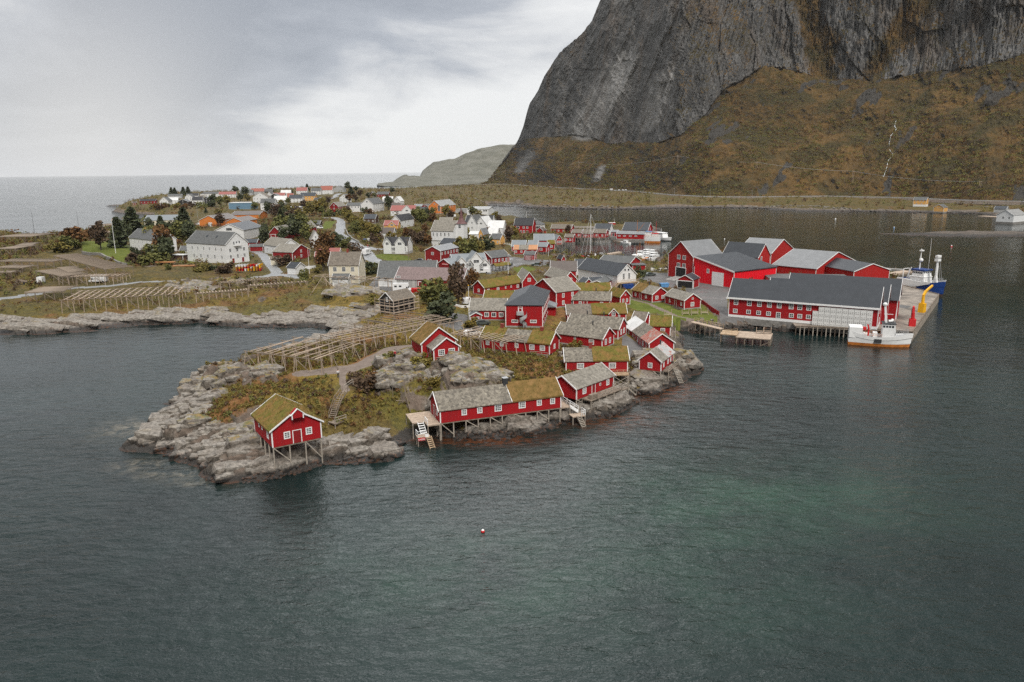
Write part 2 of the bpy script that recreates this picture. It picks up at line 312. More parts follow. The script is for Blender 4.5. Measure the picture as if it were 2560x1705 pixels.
# ================================================================== the buildings, measured off the survey frames
HOUSES = []
def HS(name, label, p1, p2, zf, h, depth, ridge='x', rise=2.0, wall='red_boards', roof='slate', win=(), **k):
    ze = zf + (0 if k.get('base') else h)
    a = at(p1, ze)[:2]; b = at(p2, ze)[:2]; W = float(np.hypot(*(b - a))); t = (b - a) / W; nrm = np.array([-t[1], t[0]]); rg = float(np.hypot(*(a + b) / 2))
    if rg > 430 or 'ang' in k:                  # sight lines too flat to read a bearing from: set the bearing, keep the widths
        th = math.radians(k.get('ang', 24 if ridge == 'y' else 14)); c = (a + b) / 2 * (1 if rg < 430 else 1); v = c / np.hypot(*c); q = np.array([v[1], -v[0]]); sc = float(np.hypot(*c)) / FPX
        x1, x2 = px(p1)[0], px(p2)[0]; W = abs(x2 - x1) * sc / math.cos(th); cc = math.cos(th); sn = math.sin(-th); t = np.array([q[0] * cc - q[1] * sn, q[0] * sn + q[1] * cc])
        xm = px(p2)[0] if th > 0 else px(p1)[0]; ym = px(p2)[1] if th > 0 else px(p1)[1]; m_ = at('X %f %f' % (xm, ym), ze)[:2]; a = m_ - t * W if th > 0 else m_; b = a + t * W; nrm = np.array([-t[1], t[0]])
        if isinstance(depth, str): depth = abs(px(depth)[0] - xm) * sc / max(.3, math.sin(abs(th)))
    if isinstance(depth, str): depth = abs(float((at(depth, ze)[:2] - a) @ nrm))
    HOUSES.append(dict(name=name, label=label, a=a, W=W, D=depth, rz=math.atan2(t[1], t[0]), zf=zf, h=h, ridge=ridge, rise=rise, wall=wall, roof=roof, win=win, **k))
    return HOUSES[-1]
RC = 'red cabins with white trim on the headland'
# --- the near headland
HS('boathouse', 'red turf-roofed boathouse on stilts alone on the bare rock nearest the camera', 'A 1112 525', 'A 1478 452', 4.5, 2.65, 9.6, 'y', 2.45, roof='turf',
   win=[('f', [.30, .74], [1.55], 1.0, 1.15, 2, 3), ('l', [.21], [1.5], 1.0, 1.2, 2, 3), ('l', [.52, .69], [1.75], .55, .6, 1, 1)], door=[('f', .50, 1.2, 2.0)], stilts=(4, 4), brace=1, group=RC, dormer=1, cat='boathouse', over=.35)
HS('long_cabin', 'long red stilt cabin over the shore, half grey slate and half brown turf roof', 'S 880 628', 'B 1480 788', 3.1, 2.35, 6.4, 'x', 2.3, roof='slate:.575,turf_dry',
   win=[('f', [.19, .315], [1.45], .95, 1.1, 2, 3), ('f', [.465, .665], [1.45], 1.3, 1.25, 3, 3), ('f', [.81, .925], [1.45], .95, 1.1, 2, 3), ('l', [.28], [1.4], .9, 1.1, 2, 3)], door=[('l', .6, 1.0, 2.0)],
   stilts=(11, 3), brace=1, chim=[(.575, .5, 'b')], group=RC, splitboard=.575)
HS('cabin', 'red slate-roofed stilt cabin with weathered balcony, right of the long slate-and-turf cabin', 'T 480 540', 'T 1027 342', 3.4, 2.15, 6.6, 'x', 1.9, roof='slate_pale',
   win=[('f', [.2], [1.2], 1.15, 1.2, 3, 3), ('f', [.62], [1.35], .5, .5, 1, 1), ('f', [.83], [1.2], .95, 1.2, 2, 3)], door=[('f', .44, .95, 1.9)], stilts=(6, 3), brace=1, group=RC)
HS('cabin', 'red cabin half slate half green turf roofed, just behind the weathered balcony cabin', 'B 1515 537', 'B 1972 531', 4.2, 2.4, 6.2, 'x', 2.0, roof='slate:.44,turf',
   win=[('f', [.235, .75], [1.3], 1.45, 1.2, 4, 3), ('f', [.5], [1.5], .7, .7, 2, 2)], stilts=(6, 3), brace=1, chim=[(.42, .5, 'r')], group=RC)
HS('cabin', 'red end cabin on stilts at the headland tip with patchy rusted metal roof', 'T 1402 104', 'T 1728 140', 3.2, 2.2, 9.0, 'y', 1.9, roof='slate_pale:.5,patchy_metal',
   win=[('f', [.5], [1.1], 1.0, 1.15, 2, 3), ('r', [.2, .55, .78], [1.1], .8, 1.1, 2, 3)], stilts=(4, 4), brace=1, chim=[(.75, .5, 'p')], group=RC)
HS('long_cabin', 'long red cabin roofed in rust-red metal, grey slate and a white cover', 'C 1285 1118', 'C 1578 1106', 3.2, 2.5, 21.0, 'y', 2.1, roof='rust_roof:.3,slate:.64,white_roof',
   win=[('l', [.22, .42, .62, .8], [1.3], .9, 1.2, 2, 3), ('f', [.52], [2.6], .4, .4, 1, 1)], door=[('l', .1, .9, 2), ('l', .32, .9, 2), ('l', .52, .9, 2)], stilts=(4, 5), group=RC)
HS('cabin', 'red slate-roofed cabin with two tall gable windows, behind the half turf one', 'C 188 998', 'C 733 1068', 4.3, 2.4, 6.0, 'x', 2.1, roof='slate',
   win=[('f', [.42], [1.7], .55, .55, 1, 1), ('f', [.775], [1.3], 1.35, 1.25, 3, 3), ('r', [.3, .66], [1.3], .95, 1.35, 2, 3)], chim=[(.66, .5, 'p')], group=RC)
HS('long_cabin', 'long red turf, slate and turf roofed cabin beside the middle drying rack', 'B 890 366', 'B 1395 413', 5.0, 2.4, 5.8, 'x', 2.0, roof='turf:.33,slate:.68,turf',
   win=[('f', [.1, .31, .53], [1.4], .9, 1.1, 2, 3), ('f', [.75, .9], [1.35], 1.25, 1.2, 3, 3), ('r', [.5], [1.3], .95, 1.1, 2, 3)], stilts=(6, 3), brace=1, group=RC, chim=[(.24, .55, 'r'), (.82, .55, 'r')])
HS('cabin', 'red slate-roofed cabin wedged behind another slate roof, two stove pipes on its ridge', 'C 322 897', 'C 922 952', 4.4, 2.5, 6.0, 'x', 2.2, roof='slate',
   win=[('r', [.35, .7], [1.3], .95, 1.35, 2, 3)], chim=[(.63, .5, 'p'), (.3, .5, 'p')], group=RC)
HS('long_cabin', 'red row house, brown slate left and turf right, with small gable dormer', 'C 325 778', 'C 1015 768', 4.5, 2.2, 6.2, 'x', 2.1, roof='slate_brown:.42,turf',
   win=[('f', [.86], [1.2], 1.2, 1.1, 3, 3)], group=RC, cross=[(.78, 2.4, .55, 1.3)])
HS('cabin', 'red slate-roofed cabin facing the turf-roofed row, chimney pipe mid ridge', 'C 390 606', 'C 822 616', 4.6, 2.3, 5.5, 'x', 2.1, roof='slate', win=[('f', [.2, .78], [1.2], .95, 1.1, 2, 3)], door=[('f', .34, .9, 1.9)], chim=[(.6, .5, 'p')], group=RC)
HS('cabin', 'turf-roofed red cabin seen just above the grey slate ridge of its neighbour', 'C 425 506', 'C 830 500', 4.6, 2.4, 5.5, 'x', 2.0, roof='turf', group=RC)
HS('cabin', 'small red turf-roofed cabin with two gable windows beside the lawn path', 'C 945 578', 'C 1062 566', 4.3, 2.5, 6.5, 'y', 1.9, roof='turf', win=[('f', [.3, .68], [1.3], .7, 1.1, 2, 3), ('f', [.5], [3.1], .45, .45, 1, 1)], group=RC)
HS('cabin', 'red lawn cabin, slate in front and dry turf on the rear of its roof', 'C 1322 547', 'C 1502 528', 4.0, 2.5, 'C 1108 492', 'y', 2.0, roof='slate_pale:.52,turf_dry',
   win=[('f', [.3, .7], [1.35], 1.15, 1.15, 3, 3), ('l', [.3, .82], [1.35], .9, 1.1, 2, 3)], door=[('l', .58, .9, 1.9)], chim=[(.5, .5, 'p')], group=RC)
HS('cabin', 'red slate-roofed cabin at the lawn edge with red fence running from its corner', 'C 1700 618', 'C 1892 602', 3.7, 2.6, 'C 1578 548', 'y', 1.9, roof='slate_pale',
   win=[('f', [.5], [1.25], 1.25, 1.3, 3, 3), ('f', [.5], [3.0], .6, .6, 2, 1), ('l', [.15, .75], [1.3], .8, 1.1, 2, 3)], door=[('l', .45, .9, 1.9)], group=RC)
HS('cabin', 'red turf-roofed cabin at the inlet behind the rust-and-slate roof', 'C 1300 914', 'C 1538 922', 3.6, 2.5, 6.0, 'x', 1.9, roof='turf', win=[('f', [.62], [1.35], 1.15, 1.2, 3, 3), ('r', [.5], [1.4], .8, 1.1, 2, 3)], stilts=(4, 3), group=RC)
HS('cabin', 'grey slate-roofed cabin end peeking between white roof cover and inlet turf roof', 'C 1085 850', 'C 1225 862', 3.8, 2.4, 5.5, 'x', 1.9, roof='slate_brown', group=RC)
HS('cabin', 'red cabin with dry turf roof and slate front wing on the knoll by the racks', 'B 540 446', 'B 727 424', 8.3, 2.5, 3.4, 'y', 1.9, roof='slate_pale',
   win=[('f', [.31, .71], [1.5], 1.35, 1.3, 3, 3), ('l', [.5], [1.4], .8, 1.2, 2, 3)], stilts=(4, 2), group=RC, over=.35, blocks=[(-1.3, 'W+.7', 'D', 'D+6.4', 2.9, 'y', 2.9, 'turf_dry')], chim=[(1.2, .5, 'm')])
HS('inn', 'three storey red building with dark hipped roof and outside spiral stair', 'B 1070 124', 'B 1345 127', 4.6, 5.9, 'B 1452 22', 'hip', 2.6, 'red_boards', 'navy_roof',
   win=[('r', [.08, .2, .31, .43, .55, .67, .78, .9], [4.9, 2.9], .95, 1.3, 2, 2), ('r', [.12, .3, .5, .7, .88], [.9], .8, .7, 2, 1), ('f', [.25, .75], [1.55], 1.75, .85, 4, 1), ('f', [.4], [4.6], 1.0, 1.1, 1, 1)], door=[('f', .4, 1.0, 2.0, 3.5)], cat='inn', basement=.3)
HS('house', 'low red house with pale slate roof joined to the hip-roofed building', 'B 810 161', 'B 1070 163', 4.6, 2.8, 7.0, 'x', 2.7, roof='slate_pale', win=[('f', [.47, .67, .88], [1.5], 1.3, 1.3, 2, 1)], cat='house')
HS('shed', 'small red gabled shed with three porthole panes beside the flagpole', 'B 812 202', 'B 893 199', 4.6, 1.9, 3.0, 'y', .8, roof='tile_grey', win=[('f', [.5], [1.2], 1.9, .6, 3, 1)], cat='shed')
HS('long_cabin', 'long red turf-roofed cabin behind the low slate house, near the parked van', 'G 2005 706', 'K 495 968', 5.4, 2.4, 5.6, 'x', 2.0, roof='turf', win=[('f', [.1, .35, .88], [1.3], 1.1, 1.15, 3, 3), ('f', [.55, .7], [1.5], .6, .7, 2, 1), ('l', [.5], [1.3], .95, 1.1, 2, 3)], group=RC)
HS('cabin', 'low turf roof showing between the pale slate house and the long turf cabin', 'B 914 74', 'B 1120 78', 5.0, 2.2, 5.5, 'x', 1.8, roof='turf', group=RC)
HS('house', 'red slate-roofed house with white-framed attic window, left of the wooden balcony house', 'K 497 963', 'K 662 957', 5.0, 3.4, 12, 'y', 3.2, roof='slate_pale', win=[('f', [.5], [4.0], 1.1, 1.2, 3, 3)], cat='house')
HS('house', 'two storey red house with wooden gable balcony and pale slate roof', 'C 275 377', 'C 432 366', 4.6, 4.1, 15, 'y', 2.6, roof='slate_pale', win=[('f', [.22, .75], [1.1], 1.1, 1.5, 3, 3), ('f', [.55], [4.0], 1.0, 1.4, 2, 2)], cat='house', balc=1)
HS('house', 'red house with steep slate gable pressed against the hip-roofed inn', 'K 612 1032', 'C 192 522', 5.0, 4.6, 9.0, 'y', 3.4, roof='slate_pale', win=[('r', [.3, .7], [1.2, 3.4], .9, 1.3, 2, 3)], cat='house')
HS('house', 'white house with wide navy roof, glazed gable and upper balcony', 'C 912 325', 'C 1132 304', 4.4, 4.9, 24, 'y', 3.6, 'white_boards', 'navy_roof', win=[('f', [.33, .62], [4.4], .9, 2.2, 2, 1), ('f', [.40, .58], [6.6], .8, .9, 1, 1)], cat='house', balc=1, garage=1)
HS('house', 'white wing with navy roof and single gable window beside the glazed gable house', 'C 470 272', 'C 607 276', 4.6, 3.6, 11, 'y', 2.4, 'white_boards', 'navy_roof', win=[('f', [.75], [2.3], .7, 1.5, 2, 3), ('r', [.45, .55, .65], [2.5], .45, .45, 1, 1)], cat='house')
HS('house', 'small white navy-roofed annex behind the white wing with the square chimney', 'C 420 215', 'C 540 215', 4.6, 3.2, 8, 'x', 2.4, 'white_boards', 'navy_roof', win=[('f', [.3], [1.9], .7, .9, 1, 1)], cat='house')
HS('shed', 'low red shed with dark roof and small gable below the white wing', 'C 615 411', 'C 752 403', 4.4, 2.2, 5.5, 'x', 1.5, roof='navy_roof', cat='shed', blocks=[(-3.0, .2, 0, 5, 2.2, 'y', 1.5, 'navy_roof')])
HS('shed', 'red monopitch shed leaning beside the outside stair of the glazed gable house', 'C 757 418', 'C 902 340', 4.4, 3.0, 5, 'x', .8, roof='tile_grey', cat='shed')
HS('hall', 'low hall with wide brown roof and red gable by the parking area', 'K 832 835', 'K 1135 835', 4.0, 2.6, 14, 'x', 3.0, 'red_boards', 'brown_roof', cat='hall')
HS('hall', 'red hall with slate-grey metal roof behind the white navy-roofed house', 'K 1400 722', 'K 1762 745', 3.0, 3.0, 11, 'x', 2.3, 'red_boards', 'tile_grey', cat='hall', win=[('r', [.3, .6], [1.5], 1, 1, 1, 1)])
HS('shed', 'low flat-topped red shed near the marina', 'K 1797 770', 'K 1952 768', 3.0, 2.6, 6, 'flat', .1, roof='tile_grey', cat='shed')
HS('kiosk', 'tiny red kiosk with dark roof at the edge of the harbour parking', 'K 962 692', 'K 1004 690', 3.0, 2.8, 5.5, 'y', 1.4, roof='black_roof', cat='kiosk', win=[('f', [.5], [1.4], .6, 1.4, 1, 2)])
HS('kiosk', 'small harbour building with white doors, dark roof and red gable end', 'K 522 642', 'K 640 644', 3.2, 2.6, 5.0, 'x', 1.4, 'red_boards', 'tile_grey', cat='kiosk', win=[('r', [.5], [1.3], .7, 1.4, 1, 2)], door=[('f', .1, 1.2, 2), ('f', .28, 1.2, 2), ('f', .46, 1.2, 2), ('f', .64, 1.2, 2)])
HK = 'red cabins round the harbour basin'
HS('long_cabin', 'low red harbour cabin with orange, grey and orange roof sections', 'K 402 580', 'K 670 580', 3.4, 2.6, 5.5, 'x', 1.9, roof='timber_roof:.22,slate_pale:.62,timber_roof', win=[('f', [.08, .32, .5, .8], [1.4], 1, 1.1, 2, 2)], group=HK)
HS('cabin', 'grey-roofed harbour cabin behind the orange-sectioned roof', 'K 375 546', 'K 532 546', 4.0, 2.5, 9, 'x', 2.8, roof='bluegrey_roof', group=HK)
HS('cabin', 'pale grey-roofed cabin between the orange-sectioned roof and the large grey roof', 'K 562 542', 'K 668 543', 4.0, 2.5, 9, 'x', 2.6, roof='bluegrey_roof', group=HK)
HS('cabin', 'red cabin with small grey roof and white corner window above the harbour piles', 'K 683 547', 'K 782 550', 3.4, 2.8, 5.5, 'x', 2.0, roof='bluegrey_roof', win=[('f', [.35], [1.4], 1.6, 1.3, 3, 2), ('r', [.5], [1.4], .8, 1.2, 2, 2)], stilts=(4, 3), group=HK)
HS('cabin', 'harbour cabin with largest pale grey roof of the left basin side', 'K 640 476', 'K 868 474', 4.2, 2.6, 10, 'x', 3.2, roof='bluegrey_roof', group=HK, win=[('r', [.5], [1.6], .8, 1.1, 2, 2)])
HS('cabin', 'turf-roofed harbour cabin on piles in front of the largest grey roof', 'K 800 517', 'K 882 516', 3.2, 3.0, 5.5, 'x', 1.6, roof='turf', win=[('f', [.5], [1.6], 1.2, 1.2, 2, 2)], stilts=(3, 3), group=HK)
HS('cabin', 'red gabled harbour cabin with triple window facing the basin', 'K 903 462', 'K 964 460', 3.4, 3.0, 8, 'y', 2.2, roof='bluegrey_roof', win=[('f', [.5], [1.4], 2.2, 1.3, 4, 2), ('f', [.5], [3.4], .6, .6, 1, 1)], stilts=(3, 3), group=HK)
HS('cabin', 'red pile cabin with brown roof beside the triple-window gable', 'K 1002 440', 'K 1094 439', 3.2, 3.0, 6, 'x', 1.7, roof='slate_brown', win=[('f', [.15, .65], [1.5], 1.3, 1.2, 3, 2)], stilts=(4, 3), group=HK)
HS('cabin', 'red pile cabin with gable and slate roof at the head of the basin', 'K 1082 387', 'K 1190 388', 3.0, 2.8, 8, 'x', 2.0, roof='slate_brown', win=[('f', [.3, .75], [1.4], 1.1, 1.1, 2, 2), ('l', [.5], [1.4], 1, 1.1, 2, 2)], stilts=(5, 3), group=HK)
HS('cabin', 'low red link cabin on piles between two basin cabins', 'K 1215 397', 'K 1322 397', 3.0, 2.4, 7, 'x', 2.4, roof='slate_brown', win=[('f', [.2, .4], [1.2], .8, .9, 1, 1)], stilts=(4, 3), group=HK)
HS('cabin', 'red pile cabin with tan roof and sun deck at the outer basin corner', 'K 1330 389', 'K 1477 390', 3.0, 2.9, 9, 'x', 2.2, roof='slate_brown', win=[('f', [.3, .76], [1.4], 1.1, 1.2, 2, 2), ('r', [.5], [1.5], 1.6, 1.4, 3, 2)], door=[('f', .04, .9, 2.1)], stilts=(5, 3), group=HK)
HS('house', 'long red house with slate roof on the shore behind the basin cabins', 'K 838 338', 'K 1072 338', 3.6, 3.0, 9, 'x', 2.6, roof='slate_brown', win=[('f', [.2, .38, .62], [1.5], 1.1, 1.2, 2, 2)], cat='house')
HS('shed', 'low grey shed on the outer harbour mole', 'K 1105 335', 'K 1345 335', 2.5, 2.2, 7, 'x', 1.2, 'grey_boards', 'slate_brown', cat='shed')
HS('boathouse', 'boathouse with half red half navy roof and white gable on the mole', 'K 1352 342', 'K 1530 345', 2.6, 3.2, 10, 'x', 3.4, 'white_boards', 'navy_roof', cat='boathouse')
HS('shed', 'small grey-roofed red shed left of the low quay building', 'K 1545 378', 'K 1612 378', 2.4, 3.0, 6, 'x', 1.2, roof='grey_metal', cat='shed', win=[('f', [.4], [1.3], 1.4, 2, 1, 1)])
HS('warehouse', 'long low red quay building with pale metal roof beside the orange-keeled boat', 'K 1618 398', 'K 1935 405', 2.2, 3.2, 8, 'x', 1.6, roof='grey_metal', win=[('f', [.1, .29, .5, .7], [2.0], 1.6, .8, 2, 1)], cat='warehouse')
HS('warehouse', 'big red quay warehouse with dark roof and gable at the outer harbour', 'K 1690 348', 'K 1972 358', 2.4, 4.2, 15, 'x', 4.6, roof='navy_roof', win=[('r', [.5], [4.6], 1.2, 1.4, 2, 2), ('r', [.3, .7], [2], 1.2, 1.4, 2, 2)], cat='warehouse')
HS('house', 'tall red two storey house with black roof overlooking the harbour', 'K 402 306', 'K 618 298', 4.5, 5.4, 9.5, 'x', 4.6, 'red_boards', 'black_roof', win=[('f', [.2], [3.9], 2.2, 1.8, 2, 1), ('f', [.52, .72], [3.9], 1.3, 1.4, 2, 2), ('f', [.15, .38, .54, .72], [1.3], 1.3, 1.4, 2, 2), ('l', [.25, .75], [1.3, 3.8], 1.1, 1.4, 2, 2), ('l', [.5], [6.5], 1, 1.2, 2, 2)], cat='house')
HS('house', 'white glazed house with grey hipped roof behind the tall red house', 'K 588 288', 'K 722 292', 4.0, 4.0, 11, 'hip', 2.6, 'white_boards', 'tile_grey', win=[('f', [.12, .3, .48, .66, .84], [2.2], 1.6, 1.8, 1, 1)], cat='house')
HS('shed', 'little red gabled shed below the grey hipped roof', 'K 668 360', 'K 743 358', 3.6, 2.8, 5, 'y', 1.9, roof='brown_roof', cat='shed')
# --- the fish plant
HS('fish_plant_hall', 'tall dark red fish plant hall with four gable windows and open loading door', 'D 211 219', 'D 394 243', 3.3, 9.0, 15, 'y', 5.4, 'plant_red', 'grey_metal',
   win=[('f', [.42, .64], [8.3], 1.8, 1.7, 2, 1), ('f', [.42, .64], [5.2], 1.8, 1.7, 2, 1)], opening=[('f', .52, 5.4, 3.6, .6)], cat='fish plant')
HS('fish_plant_hall', 'navy-roofed plant hall with long ridge behind the tall gable', 'D 404 243', 'D 590 222', 3.3, 8.6, 13, 'x', 5.2, 'plant_red', 'navy_roof', cat='fish plant')
HS('fish_plant_hall', 'bright red sloping plant hall with large white roller door', 'D 395 428', 'D 687 475', 3.2, 6.0, 'D 865 415', 'mono', 3.6, 'bright_red', 'navy_roof', base=True, win=[('f', [.36], [5.0], 1.2, 1.6, 2, 2)], rdoor=[('f', .61, 5.6, 5.0)], cat='fish plant')
HS('fish_plant_hall', 'navy-roofed plant wing with white trimmed gable and two stacked windows', 'D 608 226', 'D 868 247', 3.2, 7.0, 10, 'x', 5.0, 'plant_red', 'navy_roof', win=[('r', [.28], [6.2, 2.2], 1.2, 2.0, 2, 2)], cat='fish plant')
HS('fish_plant_hall', 'pale metal-roofed plant hall peeking over the navy-roofed wing', 'D 722 200', 'D 965 216', 3.2, 6.5, 24, 'x', 5.0, 'plant_red', 'grey_metal', cat='fish plant')
HS('fish_plant_hall', 'wide low plant hall under a broad pale grey metal roof', 'D 975 301', 'D 1297 331', 3.2, 3.6, 34, 'x', 5.2, 'plant_red', 'grey_metal', cat='fish plant')
HS('fish_plant_hall', 'low dark red plant end hall with blank gable facing the quay', 'D 1575 350', 'D 1838 337', 3.0, 4.2, 22, 'y', 2.6, 'plant_red', 'navy_roof', cat='fish plant')
HS('fish_plant_hall', 'flat grey-roofed plant link between warehouse ridges and grey metal hall', 'D 955 404', 'D 1565 410', 3.0, 3.4, 12, 'flat', .2, 'concrete_wall', 'tile_grey', cat='fish plant')
HS('garage', 'small red open-fronted garage with navy roof before the bright red hall', 'D 277 403', 'D 390 411', 3.3, 3.2, 6.5, 'y', 1.5, 'red_boards', 'navy_roof', opening=[('f', .5, 6.0, 2.5, 0)], cat='garage')
HS('warehouse', 'long two storey red quay warehouse with three parallel navy roofs', 'D 657 529', 'D 1760 610', 2.9, 5.9, 9.2, 'x', 4.6, 'red_boards', 'navy_roof', over=.6,
   win=[('f', [.052, .148, .22, .29, .358, .44, .498, .558], [4.3], 1.25, 1.75, 2, 3), ('f', [.05, .146, .218, .288, .445, .502, .56], [1.65], 1.25, 1.2, 2, 2), ('f', [.356], [1.4], 1.25, 1.75, 2, 3), ('r', [.5], [1.4, 4.2], 1.3, 1.8, 2, 3)],
   blocks=[(9, 'W+1.2', 'D', 'D+8.2', 5.7, 'x', 4.3, 'navy_roof'), (13, 'W+3.5', 'D+8.2', 'D+18', 5.7, 'x', 4.9, 'navy_roof')], fascia=1, basement=.5, cat='warehouse')
# --- middle of the village
HS('house', 'big white three storey house with grey roof, skylights and gable balcony', 'E 1655 211', 'E 1824 193', 5.8, 8.6, 'E 1437 187', 'y', 5.0, 'white_boards', 'tile_grey', win=[('f', [.2, .5, .8], [3.0, 5.9], 1.15, 1.6, 2, 3), ('f', [.38, .5, .62], [8.9], .9, 1.5, 1, 2), ('l', [.1, .28, .46, .64, .82], [3.0], .9, 1.5, 2, 2), ('l', [.1, .24, .4, .55, .7, .85], [6.4], .9, 1.4, 2, 2)], door=[('f', .3, 1.2, 2.1), ('f', .72, 1.2, 2.1)], cat='house', basement=1.8, skyl=2, gbalc=1)
HS('house', 'white wing with small grey roof on the back of the three storey house', 'E 1378 188', 'E 1440 190', 6.4, 6.0, 9, 'x', 2.6, 'white_boards', 'tile_grey', win=[('f', [.3, .7], [4], .8, 1.4, 2, 2)], cat='house')
HS('garage', 'long white garage with grey roof beside the three storey house', 'E 1322 254', 'E 1437 252', 6.2, 2.6, 7, 'x', 1.9, 'white_boards', 'tile_grey', win=[('f', [.2, .5], [1.4], .8, .9, 1, 1)], cat='garage')
HS('shed', 'brown timber sauna shed with flat pale roof in front of the white garage', 'E 1263 288', 'E 1344 290', 6.0, 2.4, 4, 'flat', .15, 'brown_boards', 'white_roof', cat='shed')
HS('house', 'white farmhouse with grey roof and two brick chimneys by the lawn', 'E 950 157', 'E 1140 178', 8.0, 5.8, 10.5, 'x', 4.2, 'white_boards', 'tile_grey', win=[('f', [.07, .22, .37, .52, .67, .82], [4.4, 1.6], .8, 1.4, 2, 3)], door=[('f', .72, 1.1, 2.2)], chim=[(.28, .5, 'o'), (.7, .5, 'o')], cat='house')
HS('house', 'white navy-roofed house with open timber gable behind the barn with a red cross door', 'I 1165 524', 'I 1408 532', 6.6, 5.6, 30, 'y', 3.8, 'white_boards', 'navy_roof', win=[('f', [.15, .4, .6, .85], [2.4], 1.1, 1.5, 2, 1), ('f', [.5], [6.2], 3.6, 1.6, 4, 1)], cat='house')
HS('barn', 'barn with grey roof and red gable with white crossed door', 'I 1668 574', 'I 1782 564', 6.4, 4.2, 'I 1420 566', 'y', 4.0, 'dark_red_boards', 'slate_pale', cat='barn', cross_door=1)
HS('shed', 'low dark-roofed lean-to in front of the red-gabled barn', 'I 1385 640', 'I 1535 652', 6.0, 2.6, 8, 'x', 1.6, 'dark_red_boards', 'navy_roof', cat='shed')
HS('shed', 'little red shed with pale roof beside the road bend', 'E 1836 226', 'E 1934 224', 6.0, 2.5, 4.5, 'x', 1.1, 'dark_red_boards', 'tile_grey', cat='shed')
HS('house', 'long white house with grey roof joined to the red gabled storehouse', 'E 1942 208', 'E 2075 226', 6.0, 4.2, 9.5, 'x', 3.4, 'white_boards', 'slate_pale', cat='house', win=[('f', [.2, .5, .8], [2.2], .9, 1.3, 2, 2)])
HS('storehouse', 'dark red gabled storehouse on short posts with grey roof', 'E 2150 268', 'E 2278 247', 6.4, 3.6, 11, 'y', 3.0, 'dark_red_boards', 'slate_pale', win=[('f', [.5], [3.6, 1.4], 1.1, 1.3, 2, 2), ('f', [.14], [1.2], .8, 1.2, 2, 2)], stilts=(5, 3), cat='storehouse')
HS('shed', 'small cream shed with lean roof below the storehouse', 'E 1990 318', 'E 2056 316', 5.6, 2.8, 4, 'x', 1.0, 'cream_boards', 'slate_brown', cat='shed')
HS('garage', 'white garage with dark roof by the road bend', 'E 2113 377', 'E 2174 381', 5.5, 2.6, 5.5, 'x', 1.8, 'white_boards', 'navy_roof', cat='garage')
HS('house', 'cream two storey house with mottled brown slate roof above the drying rack', 'G 478 480', 'G 768 480', 4.6, 7.0, 8.5, 'x', 4.4, 'cream_boards', 'slate_brown', win=[('f', [.2, .5, .8], [5.4], 1.4, 1.7, 3, 3), ('f', [.2, .8], [2.3], 1.4, 1.7, 3, 3), ('r', [.5], [8], .8, 1.1, 2, 2)], chim=[(.55, .5, 'r')], cat='house')
HS('shed', 'small white shed with dark roof at the foot of the cream house', 'G 512 615', 'G 665 615', 4.4, 2.6, 4.5, 'x', 1.5, 'white_boards', 'tile_grey', cat='shed')
HS('barn', 'barn with broad dark grey shingle roof and white gable', 'G 958 610', 'G 1520 604', 4.6, 2.9, 14, 'x', 5.4, 'white_boards', 'tile_grey', cat='barn')
HS('barn', 'long barn with mauve roof, grey wall and red section with black doorway', 'G 1130 616', 'G 1790 634', 4.4, 3.9, 10, 'x', 3.6, 'concrete_wall', 'slate_mauve', cat='barn', redpanel=(.33, .78), opening=[('f', .42, 3.4, 3.0, 0)], win=[('f', [.05], [4.6], 1.6, .7, 2, 1)])
HS('cabin', 'black timber cabin wrapped in scaffolding on the rocky shore', 'G 1112 834', 'G 1314 792', 4.6, 3.8, 5.6, 'x', 2.3, 'black_boards', 'slate_brown', win=[('f', [.2, .75], [1.6], .9, 1.3, 2, 3), ('l', [.45], [1.6, 4.0], .8, 1.3, 2, 3)], cat='cabin', scaffold=1)
HS('house', 'white house with black roof and twin front gables on a grey plinth', 'J 745 716', 'J 1028 718', 6.2, 4.3, 8, 'x', 3.4, 'white_boards', 'black_roof', win=[('f', [.1, .18, .36, .44], [2.3], .9, 1.6, 1, 2), ('f', [.6, .88], [2.3], 1.4, 1.8, 2, 2)], cross=[(.18, 4.0, 1.4, 2.6), (.70, 5.0, 1.4, 3.0)], basement=1, cat='house', plinth='concrete_wall')
HS('house', 'long red two storey house with row of upper windows and grey-blue roof', 'J 1236 781', 'J 1420 788', 4.6, 5.6, 'J 1612 746', 'y', 1.9, 'dark_red_boards', 'grey_metal', win=[('f', [.48], [4.3], 1.3, 1.3, 2, 2), ('f', [.2, .36], [1.2], .9, .9, 1, 1), ('r', [.07, .25, .42, .59, .76, .92], [4.3], 1.1, 1.3, 1, 2)], cat='house')
HS('shop', 'red gabled shop wing with white sign under a grey roof', 'G 1522 483', 'G 1706 500', 4.2, 3.2, 15, 'y', 2.9, 'dark_red_boards', 'bluegrey_roof', win=[('f', [.3, .5, .7], [1.4], 1.1, 1.6, 1, 1)], cat='shop', shopsign=1)
HS('shop', 'white shop hall with grey roof and glazed gables facing the car park', 'G 1716 492', 'G 2040 478', 4.2, 3.2, 16, 'x', 4.0, 'white_boards', 'bluegrey_roof', cross=[(.2, 5.5, 1.2, 3.0), (.44, 3.2, 1.2, 2.2), (.64, 6.0, 2.4, 3.6), (.9, 4.5, .8, 2.4)], win=[('f', [.2], [1.6], .6, 1.1, 1, 1), ('f', [.9], [1.8], .9, 1.2, 1, 1)], cat='shop')
HS('cafe', 'red cafe with dark grey roof and outdoor tables beside the car park', 'G 1955 398', 'G 2078 412', 4.0, 2.9, 'G 2202 386', 'y', 2.6, 'dark_red_boards', 'tile_grey', win=[('r', [.2, .4, .6, .8], [1.5], 1.0, 1.3, 1, 2), ('f', [.8], [1.2], .9, 1.5, 1, 2)], cat='cafe')
